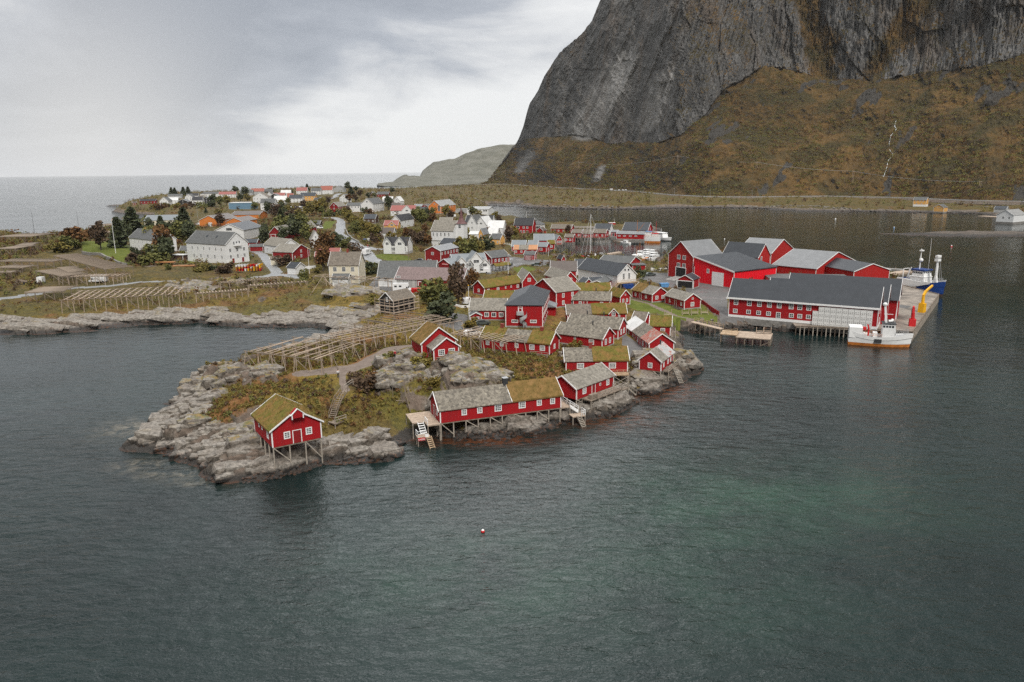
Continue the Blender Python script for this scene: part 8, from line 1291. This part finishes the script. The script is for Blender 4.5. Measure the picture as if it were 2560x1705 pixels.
for i, (pts, z, wd, cnt, s0, s1) in enumerate(((['S 950 1060', 'S 1400 1060', 'S 1900 1050', 'S 2355 1030', 'T 300 930'], .8, 1.4, 300, .3, 1.0), (['T 300 930', 'T 700 860', 'T 1050 820', 'T 1250 650', 'T 1500 560', 'T 1800 450'], .6, 1.7, 260, .3, 1.05), (['T 1150 520', 'T 1400 430', 'T 1700 330'], 1.2, 2.0, 200, .3, .9), (['R 650 620', 'R 850 560', 'R 1200 545', 'R 1500 545', 'R 1800 590', 'R 2130 620'], 1.3, 1.6, 620, .25, .8), (['R 0 650', 'R 250 640', 'R 500 640'], .6, 1.2, 140, .25, .7), (['A 640 880', 'A 900 880', 'A 1300 800', 'A 1700 745', 'A 2040 690'], .3, 1.2, 150, .2, .7), (['M 0 577', 'M 560 600', 'M 1200 614', 'M 1900 600', 'M 2355 602', 'N 1000 428', 'N 1500 438', 'N 2000 447'], .6, 4.0, 700, .7, 2.2))):
    P = near_line(pts, z, wd, cnt, 30 + i); V, F = rock_proto(40 + i); k = np.random.RandomState(i); scatter('boulders', V, F, MT['boulder'], P, s0 + (s1 - s0) * k.rand(len(P)) ** 2.2, k.rand(len(P)) * 6.28)

rkz = (rock > .55) & (GRASS < .35) & (SD > .2) & (RR < 300); near_ = rkz & (RR < 172)
for i, (cond, cnt, box, s0, s1, rz) in enumerate(((near_, 260, (2.3, .95, .55), .6, 1.75, .62), (near_, 260, (1.7, 1.0, .6), .6, 1.7, .50), (near_, 260, (1.3, .8, .7), .5, 1.4, .3), (near_, 420, (1.0, .8, .7), .25, .75, 1.2), (rkz & (RR > 185) & (GX < -5), 330, (3.6, 1.0, .42), .7, 2.0, -.05), (rkz & (RR > 185) & (GX < -5), 240, (2.2, .9, .5), .5, 1.4, .1))):
    P = pick(cond, cnt, 60 + i); V, F = rock_proto(70 + i, 16 + i, box); k = np.random.RandomState(80 + i); t_ = .24; V = np.stack([V[:, 0] + V[:, 2] * .2, V[:, 1] * math.cos(t_) - V[:, 2] * math.sin(t_), V[:, 1] * math.sin(t_) + V[:, 2] * math.cos(t_) - V[:, 0] * .12], 1); S = s0 + (s1 - s0) * k.rand(len(P)) ** 1.8; P = P - np.stack([S * 0, S * 0, S * box[2] * (.15 + .3 * k.rand(len(P)))], 1); scatter('rock_slabs', V, F, MT['boulder'], P, S, rz + k.randn(len(P)) * .28)
# ================================================================== vehicles
def car_parts(kind, col):
    k = ('car', kind, col)
    if k in _cache: return _cache[k]
    L, Wd, hb, ht, prof, gl = dict(car=(4.3, 1.75, .85, 1.45, [(-2.15, .3), (2.15, .3), (2.15, .72), (1.95, .9), (.95, .98), (.25, 1.42), (-1.35, 1.45), (-2.0, 1.0), (-2.15, .9)], [(.85, 1.0), (.22, 1.36), (-1.3, 1.38), (-1.85, 1.0)]),
        van=(4.8, 1.85, 1.1, 1.9, [(-2.4, .3), (2.4, .3), (2.4, .85), (1.6, 1.05), (1.0, 1.85), (-2.3, 1.9), (-2.4, 1.2)], [(1.5, 1.1), (1.0, 1.75), (-.1, 1.75), (-.1, 1.1)]),
        camper=(6.4, 2.2, 1.2, 2.9, [(-3.2, .4), (3.1, .4), (3.1, .95), (2.4, 1.15), (2.0, 1.7), (2.4, 2.2), (2.2, 2.85), (-3.1, 2.9), (-3.2, 2.0)], [(2.35, 1.2), (2.0, 1.65), (1.4, 1.65), (1.4, 1.2)]))[kind]
    body = MB().prism(prof, -Wd / 2, Wd / 2).mesh('body', MT[col]); q = MB()
    for sg in (-1, 1): q.prism(gl, sg * (Wd / 2 + .008) - .006, sg * (Wd / 2 + .008) + .006)
    q.bar((gl[0][0] + .03, -Wd * .42, gl[0][1]), (gl[0][0] + .03, Wd * .42, gl[0][1]), .02, .02); a, b_ = gl[0], gl[1]
    q.add([(a[0] + .1, -Wd * .43, a[1] + .02), (a[0] + .1, Wd * .43, a[1] + .02), (b_[0] + .13, Wd * .4, b_[1] + .02), (b_[0] + .13, -Wd * .4, b_[1] + .02)], [(0, 1, 2, 3)])
    if kind == 'camper':
        for x in (-2.2, -.6): q.box(x - .45, x + .45, -Wd / 2 - .015, -Wd / 2 - .003, 1.6, 2.2)
    win = q.mesh('window', MT['glass']); wh = MB().tube((0, -.1, 0), (0, .1, 0), .33, n=12).mesh('wheel', MT['black_rubber']); _cache[k] = (body, win, wh, L, Wd); return _cache[k]
def car(kind, col, p, ang, label, group=None, z=None):
    g = at(p, z) if z else gnd(p); r = empty({'car': 'parked_car', 'van': 'parked_van', 'camper': 'camper_van'}[kind], tuple(g), math.radians(ang)); tag(r, label, {'car': 'car', 'van': 'van', 'camper': 'camper van'}[kind], group); body, win, wh, L, Wd = car_parts(kind, col); inst('body', body, r); inst('window', win, r)
    for x in (-L * .3, L * .32):
        for y in (-Wd / 2 + .08, Wd / 2 - .08): inst('wheel', wh, r, (x, y, .33))
for a in (('car', 'car_white', 'G 1650 545', 20, 'white car parked in front of the red shop gable'), ('van', 'car_white', 'G 1995 560', 175, 'white van on the car park before the white shop hall'), ('van', 'car_white', 'G 390 130', 10, 'white van parked on the grass left of the curving road'), ('car', 'car_black', 'G 1362 448', 170, 'black car beside the long red two storey house'), ('car', 'car_blue', 'G 848 245', 60, 'blue car under the roadside trees'), ('van', 'car_white', 'G 895 255', 20, 'white van at the roadside trees beside a blue car'),
  ('camper', 'car_white', 'G 855 382', 75, 'white box camper driving on the road before the twin-gabled house'), ('camper', 'car_white', 'G 1200 738', 5, 'long white motorhome in front of the mauve-roofed barn'), ('camper', 'car_white', 'L 1290 775', 190, 'white camper van with two dark windows behind the western rack'), ('car', 'car_grey', 'K 665 775', 175, 'dark grey-green car on the harbour parking'), ('car', 'car_white', 'K 320 765', 15, 'white car at the harbour parking picnic roofs'), ('car', 'car_grey', 'K 355 770', 80, 'dark car beside the picnic roofs'), ('car', 'car_grey', 'C 1300 330', 20, 'grey car near the tall dark red plant hall'),
  ('van', 'car_white', 'B 785 120', 80, 'white van half hidden by the low slate-roofed house'), ('car', 'car_grey', 'B 900 275', 20, 'grey car on the gravel behind the turf-slate-turf cabin'), ('car', 'car_white', 'B 825 350', 25, 'white car under the middle drying rack'), ('car', 'car_blue', 'I 1095 478', 15, 'dark blue car by the orange school'), ('car', 'car_white', 'I 1130 472', 15, 'white car next to the dark blue one by the school'), ('car', 'car_white', 'I 955 485', 170, 'white car alone left of the orange school'), ('car', 'car_black', 'E 1850 305', 120, 'black car at the corner of the three storey house'), ('van', 'car_white', 'J 1590 390', 90, 'white van at the foot of the orange hotel'),
  ('car', 'car_blue', 'C 1545 600', 70, 'dark car between the two lawn cabins'), ('camper', 'car_white', 'M 1172 455', 20, 'white camper leftmost in the lay-by under the mountain', 'vehicles in the mountain lay-by'), ('car', 'car_white', 'M 1205 459', 20, 'white car second from left in the mountain lay-by', 'vehicles in the mountain lay-by'), ('van', 'car_white', 'M 1240 460', 20, 'white van in the middle of the mountain lay-by', 'vehicles in the mountain lay-by'), ('van', 'car_white', 'M 1272 458', 10, 'white van right of middle in the mountain lay-by', 'vehicles in the mountain lay-by'), ('van', 'car_white', 'M 1297 456', 10, 'white van rightmost in the mountain lay-by', 'vehicles in the mountain lay-by')): car(*a)
p = gnd('G 1370 768'); r = empty('trailer_boat', tuple(p), .1); tag(r, 'red and white motorboat on a trailer by the mauve-roofed barn', 'boat'); o = inst('hull', hull_me(5.5, 2.1, 1.0, .8, .8, .1, ('red_paint', 'red_paint', 'white_paint', 'white_paint')), r, (0, 0, .9)); MB().bar((-2.6, 0, .35), (3.2, 0, .35), .14).bar((-1, -1, .35), (-1, 1, .35), .1).tube((-1, -1.05, .3), (-1, -.9, .3), .3).tube((-1, .9, .3), (-1, 1.05, .3), .3).build('trailer', MT['steel'], r)
p = gnd('L 430 790'); r = empty('delivery_truck', tuple(p), .05); tag(r, 'old pale truck loaded with poles in the left field', 'truck'); MB().box(2.2, 4.2, -1.1, 1.1, .5, 2.6).build('cab', MT['car_white'], r); MB().box(-4, 2.1, -1.15, 1.15, .8, 1.0).build('bed', MT['wood'], r); [MB().tube((-4.4, y, 1.1 + .14 * (i % 2)), (2.0, y, 1.1 + .14 * (i % 2)), .09).build('pole', MT['wood'], r) for i, y in enumerate(np.linspace(-.9, .9, 9))]; [MB().tube((x, sg * 1.0 - .15, .45), (x, sg * 1.0 + .15, .45), .45, n=12).build('wheel', MT['black_rubber'], r) for x in (-2.6, 3.1) for sg in (-1, 1)]
# ================================================================== poles, lamps, lines
def pole(name, base, top, label, mat='white_paint', r0=.09, cat='flagpole', extra=None, group=None):
    g = gnd(base); x0, y0 = px(base); x1, y1 = px(top); Hh = (y0 - y1) / pxm(*g) * 1.02; r = empty(name, tuple(g)); tag(r, label, cat, group); MB().tube((0, 0, -.5), (0, 0, Hh), r0, r0 * .55, 7).build('pole', MT[mat], r)
    if extra == 'ball': MB().sphere((0, 0, Hh), .16, 8).build('finial', MT['yellow_paint'], r)
    if extra == 'lamp': MB().bar((0, 0, Hh), (1.6, 0, Hh + .2), .1).box(1.3, 2.1, -.15, .15, Hh + .1, Hh + .3).build('lamp_head', MT['grey_paint'], r)
    if extra == 'arm': MB().bar((-1.1, 0, Hh - .5), (1.1, 0, Hh - .5), .14).build('crossarm', MT['wood'], r)
    return r, Hh
for a in (('E 852 275', 'E 828 40', 'tall white flagpole on the farmhouse lawn', 'white_paint', .14, 'flagpole', 'ball'), ('K 333 900', 'K 325 640', 'white flagpole beside the harbour picnic roofs', 'white_paint', .11, 'flagpole', 'ball'), ('G 1858 1080', 'G 1838 690', 'white flagpole before the small porthole shed', 'white_paint', .1, 'flagpole', 'ball'), ('E 2278 425', 'E 2268 245', 'white flagpole at the red storehouse', 'white_paint', .1, 'flagpole', 'ball'), ('E 258 150', 'E 238 -20', 'dark slim mast on the left skyline by the sea', 'dark_metal', .12, 'mast'), ('E 582 105', 'E 568 -30', 'dark slim mast right of the left skyline one', 'dark_metal', .12, 'mast'), ('I 962 430', 'I 948 310', 'lamp mast left of the orange school', 'grey_paint', .12, 'lamp post', 'lamp'),
  ('K 805 670', 'K 803 600', 'white lamp post at the harbour edge', 'white_paint', .1, 'lamp post', 'lamp'), ('K 1062 860', 'K 1060 710', 'wooden telegraph pole by the brown-roofed hall', 'wood', .14, 'telegraph pole', 'arm'), ('G 1262 430', 'G 1258 230', 'wooden telegraph pole right of the twin-gabled house', 'wood', .14, 'telegraph pole', 'arm'), ('J 1498 470', 'J 1490 340', 'white flagpole between church and orange hotel', 'white_paint', .1, 'flagpole', 'ball'), ('J 1385 560', 'J 1382 440', 'white flagpole against the church roof', 'white_paint', .1, 'flagpole', 'ball'), ('J 365 690', 'J 360 610', 'street lamp at the curving road wall', 'grey_paint', .1, 'lamp post', 'lamp'), ('J 2095 610', 'J 2090 515', 'lamp post before the small yellow house', 'grey_paint', .1, 'lamp post', 'lamp'),
  ('K 548 250', 'K 545 140', 'white mast behind the black-roofed red house', 'white_paint', .12, 'mast'), ('N 1745 720', 'N 1745 712', 'thin white pole on the plant breakwater', 'white_paint', .1, 'mast'), ('A 2010 300', 'A 1985 200', 'leaning bare pole behind the white deck', 'wood', .06, 'pole')): pole('flagpole' if a[5] == 'flagpole' else 'lamp_post' if 'lamp' in a[5] else 'utility_pole', *a)
ends = []
for b_, t_, lb in (('M 180 385', 'M 180 330', 'power pole at the road corner under the rock ribs'), ('M 282 340', 'M 280 288', 'power pole on the slope just above the road corner'), ('M 897 275', 'M 895 218', 'power pole above the pale rock chute'), ('M 1722 245', 'M 1722 168', 'tall power pole highest on the bushy slope'), ('N 90 70', 'N 90 18', 'power pole on the slope above the lower road bend'), ('N 900 190', 'N 900 92', 'tall power pole left of the waterfall stream'), ('N 1972 240', 'N 1972 180', 'power pole far right on the brown slope')):
    x, y = px(b_); j = int(np.argmin(np.abs(XS - x))); col_ = MTN[:NS + NC, j]; d_ = col_ - [0, 0, CAMH]; yy = 852.5 - FPX * (d_ @ UP) / (d_ @ FW); i = int(np.argmin(np.abs(yy - y))); g = col_[i]; Hh = (y - px(t_)[1]) / pxm(*g)
    r = empty('power_pole', tuple(g - [0, 0, 1])); tag(r, lb, 'power pole', 'power poles along the mountain foot'); [MB().tube((x_, 0, 0), (x_ * .8, 0, Hh + 1), .22, .16, 6).build('pole', MT['pale_wood'], r) for x_ in (-1.0, 1.0)]; MB().bar((-2.2, 0, Hh + .6), (2.2, 0, Hh + .6), .25).build('crossarm', MT['pale_wood'], r); ends.append(Vector(g + [0, 0, Hh - .3]))
for k in range(len(ends) - 1):
    q = MB()
    for off in (-1.8, 1.8):
        pts = [ends[k].lerp(ends[k + 1], t) + Vector((off, 0, -ends[k].xy.__sub__(ends[k + 1].xy).length * .02 * 4 * t * (1 - t))) for t in np.linspace(0, 1, 10)]
        for a, b_ in zip(pts[:-1], pts[1:]): q.bar(a, b_, .16)
    tag(q.build('power_line', MT['steel']), 'pair of power wires, span %s' % ('from the road corner pole up to the next pole', 'over the rock ribs towards the pale chute', 'climbing from the pale chute to the highest pole', 'descending right from the highest pole', 'passing left of the waterfall stream', 'running from the stream to the far right pole')[k], 'power line', 'power lines along the mountain foot')
for i, x in enumerate((280, 530, 700, 1050, 1450, 1730, 2030, 2340)):
    k = min(range(len(ROADF)), key=lambda t: abs(1280 + FPX * (ROADF[t] @ RT - CAMH * RT[2]) / ((ROADF[t] - [0, 0, CAMH]) @ FW) - (1180 + x * .29724))); p = ROADF[k]; r = empty('street_lamp', (p[0] + 2, p[1] + 6, 7.5)); tag(r, 'slim street lamp standing along the shore road under the mountain', 'street lamp', 'street lamps on the shore road'); MB().tube((0, 0, 0), (0, 0, 9), .14, .09, 6).build('pole', MT['steel'], r); MB().bar((0, 0, 9), (-2, -1, 9.2), .14).box(-2.4, -1.6, -1.3, -.7, 9.1, 9.3).build('lamp_head', MT['grey_paint'], r)
def on_mountain(p):
    x, y = px(p); j = int(np.argmin(np.abs(XS - x))); c_ = MTN[:NS + NC, j]; d_ = c_ - [0, 0, CAMH]; yy = 852.5 - FPX * (d_ @ UP) / (d_ @ FW); return Vector(c_[int(np.argmin(np.abs(yy - y)))])
q = MB(); w_ = [on_mountain('V %d %d' % p) for p in ((1764, 522), (1762, 548), (1772, 560), (1748, 592), (1744, 622), (1752, 652), (1768, 672), (1750, 702), (1744, 740), (1736, 768))]
for a, b_ in zip(w_[:-1], w_[1:]):
    n_ = int((b_ - a).length / 5) + 1; pp = [a.lerp(b_, t / n_) + Vector((random.uniform(-.6, .6) if 0 < t < n_ else 0, -1.2, .6)) for t in range(n_ + 1)]
    for u, v in zip(pp[:-1], pp[1:]): q.bar(u, v, random.uniform(.3, .9), .3)
tag(q.build('waterfall', MT['white_spray']), 'thin white stream falling down the brown mountain slope', 'waterfall')
# ================================================================== fences and walls
def fence(name, label, pts, z, h, mat, cat='fence', post=2.0, thick=.08, g=True):
    P3 = [at(p, z) for p in pts]; r = empty(name, (P3[0][0], P3[0][1], 0)); tag(r, label, cat); o = P3[0]
    for a, b_ in zip(P3[:-1], P3[1:]):
        L = float(np.hypot(*(b_ - a)[:2])); n_ = max(1, int(L / 6)); q = MB()
        for i in range(n_):
            s_, e = a + (b_ - a) * i / n_, a + (b_ - a) * (i + 1) / n_; zs, ze = (max(terr_h(*s_[:2]), 0), max(terr_h(*e[:2]), 0)); v = [(s_[0] - o[0], s_[1] - o[1]), (e[0] - o[0], e[1] - o[1])]; q.bar((*v[0], zs + h / 2 - .15), (*v[1], ze + h / 2 - .15), thick, h + .3)
        q.build('panel' if thick < .2 else 'wall_run', MT[mat], r)
        if post:
            for i in range(int(L / post) + 1): p = a + (b_ - a) * i * post / L; MB().bar((p[0] - o[0], p[1] - o[1], terr_h(*p[:2]) - .2), (p[0] - o[0], p[1] - o[1], terr_h(*p[:2]) + h + .06), .13).build('post', MT[mat], r)
fence('fence', 'red board fence running from the lawn cabin to the yard edge', ['C 1898 680', 'C 2108 805'], 2.8, 1.3, 'red_boards'); fence('fence', 'white board fence between the white garage and the flagpole', ['E 2215 405', 'E 2280 408', 'E 2330 400'], 5.2, 1.3, 'white_paint'); fence('stone_wall', 'grey stone retaining wall below the farmhouse lawn', ['E 605 265', 'E 780 300', 'E 900 325', 'E 930 325'], 8.6, 1.5, 'stone', 'wall', 0, .7)
fence('stone_wall', 'low pale stone wall along the curving road', ['J 300 540', 'J 330 600', 'J 380 645', 'J 460 680'], 6.5, .9, 'concrete', 'wall', 0, .5); fence('fence', 'white fence along the little yellow houses', ['J 2000 705', 'J 2130 715', 'J 2250 735', 'J 2330 710'], 4.5, 1.0, 'white_paint'); fence('sea_wall', 'dark stone causeway wall on the sea side skyline', ['J 560 58', 'J 860 62', 'J 1100 47', 'J 1600 25', 'J 1900 8'], 7, 2.2, 'stone', 'sea wall', 0, 2.0); fence('stone_wall', 'low whitish wall beside the tall thin tree', ['G 1700 880', 'G 1780 890', 'G 1850 885'], 5, .7, 'white_paint', 'wall', 0, .3); fence('stone_wall', 'grey garden wall by the far white gabled houses', ['I 590 268', 'I 900 272', 'I 1080 275'], 8, .9, 'white_paint', 'wall', 0, .5)
# scaffold round the black cabin
s = HN('wrapped in scaffolding'); r0_ = s['root']; r = empty('scaffold', tuple(r0_.location), s['rz']); tag(r, 'steel and timber scaffold standing round the black cabin', 'scaffold'); W, D = s['W'], s['D']
per = [(x, -1.0) for x in np.linspace(-1, W + 1, 6)] + [(-1.0, y) for y in np.linspace(.6, D + 1, 4)] + [(W + 1, y) for y in np.linspace(.6, D + 1, 3)]
for x, y in per: stick('upright', (x, y, gz(r, x, y) - .1), (x, y, 4.6), .07, r, STP)
for z in (.4, 1.3, 2.2, 3.1, 4.0):
    stick('ledger', (-1.2, -1, z), (W + 1.2, -1, z), .06, r, STP); stick('ledger', (-1, -1.1, z), (-1, D + 1.2, z), .06, r, STP); stick('ledger', (W + 1, -1.1, z), (W + 1, D + 1.2, z), .06, r, STP)
    if z in (.4, 2.2): MB().box(-1, W + 1, -.95, -.35, z + .08, z + .13).build('platform', MT['pale_wood'], r); MB().box(-.95, -.35, -.3, D + 1, z + .08, z + .13).build('platform', MT['pale_wood'], r)
# leaning pole tripods and the old stairs on the headland
def sticks(name, label, cat, base, parts, mat=STK, rr=.07):
    g = gnd(base); r = empty(name, tuple(g)); tag(r, label, cat)
    for nm, a, b_ in parts: stick(nm, a, b_, rr, r, mat)
sticks('pole_tripod', 'tall tripod of leaning poles beside the white deck', 'tripod', 'B 335 900', (('leg', (-1.6, .6, -.3), (.1, 0, 5.4)), ('leg', (.6, .3, -.3), (-.1, 0, 5.6)), ('leg', (1.0, -.8, -.3), (-.3, .1, 5.2)), ('crossbar', (-1.7, 0, 1.6), (1.0, 0, 1.7)), ('brace', (-1.3, .3, .8), (.7, -.4, 3.0))))
sticks('pole_tripod', 'big leaning pole frame on the heath before the cream house', 'pole frame', 'G 290 780', (('leg', (0, 0, -.3), (5.0, 2, 7.0)), ('leg', (9.5, 1, -.5), (4.6, 2, 6.6)), ('brace', (5, 2, 5.2), (11, 0, 1.0))), STP, .11)
g = gnd('A 1560 440'); r = empty('old_stairs', (g[0], g[1], g[2]), .9); tag(r, 'collapsing grey timber stairs climbing behind the boathouse', 'stairs'); stair(r, (2.6, 1.2, 2.6), (0, 0, .1), 1.2, 'wood'); stair(r, (4.8, 2.0, 3.6), (2.7, 1.2, 2.6), 1.1, 'wood'); deck(r, -1.4, 1.2, -2.6, -.6, .0, 'wood'); rail(r, (-1.3, -2.5), (1.1, -2.5), 0); rail(r, (4.8, 2.2), (7.2, 2.6), (3.6, 4.1))
for k, (p, lb) in enumerate((('K 210 830', 'left of two turf-roofed picnic shelters by the car park'), ('K 290 820', 'right of two turf-roofed picnic shelters by the car park'))):
    g = gnd(p); r = empty('picnic_shelter', tuple(g), .5); tag(r, lb, 'shelter'); [MB().box(x - .08, x + .08, y - .08, y + .08, -.3, 2.1).build('post', MT['dark_wood'], r) for x in (-1.8, 1.8) for y in (-1.6, 1.6)]; roof_seg(r, 'turf', 'x', -1.9, 1.9, -1.7, 1.7, 2.1, .8, .3, .2, .2, 0, 1, .25, 0); MB().box(-1.2, 1.2, -.4, .4, .7, .78).build('table', MT['wood'], r)
# kayaks, boxes, planks by the three storey house
def kay_me(c):
    k = ('kayak', c)
    if k not in _cache: _cache[k] = hull_me(4.2, .65, .42, .34, .42, .05, (c, c, c, 'black_rubber'), .5)
    return _cache[k]
g = gnd('E 1745 420'); r = empty('kayak_rack', tuple(g), .12); tag(r, 'timber rack standing by the road bend, loaded with kayaks', 'kayak rack'); [MB().box(x - .06, x + .06, y - .06, y + .06, -.3, 2.6).build('post', MT['wood'], r) for x in (0, 3.4, 6.8, 10.2) for y in (-.7, .7)]; [MB().box(-.2, 10.4, y - .05, y + .05, z, z + .1).build('rail', MT['wood'], r) for z in (1.0, 1.75, 2.5) for y in (-.7, .7)]
cols = ['orange_paint', 'yellow_paint', 'red_paint', 'orange_paint', 'red_paint', 'yellow_paint', 'white_paint']; nm = dict(orange_paint='orange', yellow_paint='yellow', red_paint='red', white_paint='white')
for lv in range(3):
    for i in range(9):
        c = cols[(i * 2 + lv * 3) % 7] if not (lv == 2 and i < 4) else 'white_paint'; a = .12; x, y, z = .6 + i * 1.15, 0, (1.1, 1.85, 2.6)[lv]; o = inst('kayak', kay_me(c), None, (g[0] + x * math.cos(a) - y * math.sin(a), g[1] + x * math.sin(a), g[2] + z + .35), a + 1.45); tag(o, '%s kayak stored on the %s level of the roadside rack' % (nm[c], ('lowest', 'middle', 'top')[lv]), 'kayak', 'kayaks on the roadside rack')
g = gnd('E 1590 345')
for i in range(5): o = inst('kayak', kay_me('yellow_paint'), None, (g[0] + i * .1, g[1] + i * .75, g[2] + .5 + i * .3), -.3); tag(o, 'yellow kayak leaning in the stack before the white three storey house', 'kayak', 'yellow kayaks stacked in the yard')
for p, L, a, lb in (('E 1220 355', 9, -.06, 'stack of long orange planks at the lawn edge'), ('E 1360 372', 10, .05, 'stack of new planks right of the longest one'), ('E 1490 380', 6, .1, 'short stack of red-brown planks before the kayak yard'), ('E 1520 335', 2.4, .4, 'brown timber box beside the yellow kayaks')):
    g = gnd(p); r = empty('plank_stack', tuple(g), a); tag(r, lb, 'planks'); q = MB()
    for i in range(6):
        for k in range(3): q.box(-L / 2 + random.uniform(0, .4), L / 2 - random.uniform(0, .5), i * .3 - .9, i * .3 - .63, .1 + k * .16, .24 + k * .16)
    q.build('planks', MT['timber_roof'], r); MB().box(-L * .3, -L * .3 + .15, -.9, .9, -.2, .095).build('bearer', MT['dark_wood'], r); MB().box(L * .3, L * .3 + .15, -.9, .9, -.2, .095).build('bearer', MT['dark_wood'], r)
def skip(p, mat, L, a, label, z=None):
    g = gnd(p); r = empty('container', tuple(g), a); tag(r, label, 'container'); MB().prism([(-L / 2 + .3, 0), (L / 2 - .3, 0), (L / 2, 1.3), (-L / 2, 1.3)], -.9, .9).build('bin', MT[mat], r); MB().box(-L / 2 - .05, L / 2 + .05, -.97, .97, 1.302, 1.42).build('rim', MT[mat], r)
skip('C 1735 470', 'black_rubber', 3.6, .1, 'black waste skip in front of the open garage'); skip('C 1030 485', 'blue_paint', 4.0, .2, 'blue container under the white gable balcony'); skip('C 1460 470', 'light_blue', 3.2, .2, 'light blue covered container beside the lawn cabin'); skip('G 1040 670', 'light_blue', 3.6, .1, 'bright blue tarpaulined skip left of the grey barn wall'); skip('C 1500 590', 'yellow_paint', 1.6, .1, 'small yellow bin between the lawn cabins'); skip('R 1440 490', 'white_paint', .9, .0, 'small white box on the riprap edge')
g = gnd('C 1395 270'); o = inst('upturned_boat', hull_me(6.5, 2.0, 1.1, .9, 1.0, .1, ('white_paint', 'white_paint', 'cream_boards', 'wood')), None, (g[0], g[1], g[2] + .1), -.15); tag(o, 'white hull laid up against the tall plant hall', 'boat')
# ================================================================== people
def skin_chain(name, pts, edges, rad, mat, parent):
    me = bpy.data.meshes.new(name); me.from_pydata(pts, edges, []); o = link(bpy.data.objects.new(name, me), parent); o.modifiers.new('skin', 'SKIN'); sv = me.skin_vertices[0].data
    for i, r in enumerate(rad): sv[i].radius = (r, r * .9)
    sv[0].use_root = True; o.modifiers.new('sub', 'SUBSURF').levels = 1; me.materials.append(MT[mat]); return o
def person(p, ang, top, legs, label, group=None, st=.16, z=None):
    g = gnd(p); r = empty('person', tuple(g), ang); tag(r, label, 'person', group)
    J = [(0, 0, .95), (0, 0, 1.15), (0, 0, 1.42), (0, .01, 1.53), (0, .02, 1.66), (0, .02, 1.76), (-.1, 0, .9), (-.11, st, .5), (-.11, -.02 + st * .6, .08), (-.11, .14 + st * .6, .04), (.1, 0, .9), (.11, -st * .2, .5), (.11, -st, .08), (.11, .14 - st, .04), (-.2, 0, 1.40), (-.26, -.03, 1.14), (-.24, .1, .9), (-.23, .15, .82), (.2, 0, 1.40), (.26, .0, 1.14), (.25, .12, .92), (.24, .17, .84)]
    E_ = [(0, 1), (1, 2), (2, 3), (3, 4), (4, 5), (0, 6), (6, 7), (7, 8), (8, 9), (0, 10), (10, 11), (11, 12), (12, 13), (2, 14), (14, 15), (15, 16), (16, 17), (2, 18), (18, 19), (19, 20), (20, 21)]; R_ = [.13, .13, .15, .055, .095, .085, .085, .06, .045, .045, .085, .06, .045, .045, .07, .05, .036, .04, .07, .05, .036, .04]
    skin_chain('body', J, E_, R_, 'skin', r); q = [2, 1, 0, 14, 15, 16, 18, 19, 20]; skin_chain('jacket', [J[i] for i in q], [(0, 1), (1, 2), (0, 3), (3, 4), (4, 5), (0, 6), (6, 7), (7, 8)], [.175, .165, .165, .095, .075, .06, .095, .075, .06], top, r)
    q = [0, 6, 7, 8, 10, 11, 12]; skin_chain('trousers', [J[i] for i in q], [(0, 1), (1, 2), (2, 3), (0, 4), (4, 5), (5, 6)], [.155, .105, .08, .07, .105, .08, .07], legs, r); MB().sphere((0, -.005, 1.75), .108, 10, .85).build('hair', MT['hair'], r, True)
    MB().sphere((0, .115, 1.69), .02, 6).build('nose', MT['skin'], r)
person('H 965 728', .3, 'cloth_white', 'cloth_dark', 'person in pale top and dark trousers standing under the near drying rack'); person('H 1524 556', 2.4, 'cloth_red', 'cloth_dark', 'person in red jacket and dark trousers on the grass above the knoll'); person('J 563 748', 0, 'cloth_red', 'cloth_red', 'person dressed in red on the side road', None); person('J 580 748', .2, 'cloth_dark', 'cloth_dark', 'person in dark clothes walking beside the one in red'); person('J 157 500', 0, 'cloth_dark', 'cloth_dark', 'left of two dark-clothed people walking on the curving road'); person('J 169 500', 0, 'cloth_dark', 'cloth_dark', 'right of two dark-clothed people walking on the curving road'); person('K 190 735', 1, 'light_blue', 'cloth_dark', 'person in light blue at the cafe tables')
# ================================================================== sea air between the village and the far hills
m = bpy.data.materials.new('sea_air'); m.use_nodes = True; n = NT(m.node_tree); n.n.clear(); v = n.node('ShaderNodeVolumePrincipled'); v.inputs['Color'].default_value = (.86, .89, .92, 1); v.inputs['Density'].default_value = .000022; v.inputs['Anisotropy'].default_value = .1
n.l.new(v.outputs[0], n.node('ShaderNodeOutputMaterial').inputs['Volume'])
o = MB().box(-3800, 4200, -120, 4600, -60, 760).build('haze', m); tag(o, kind='stuff')
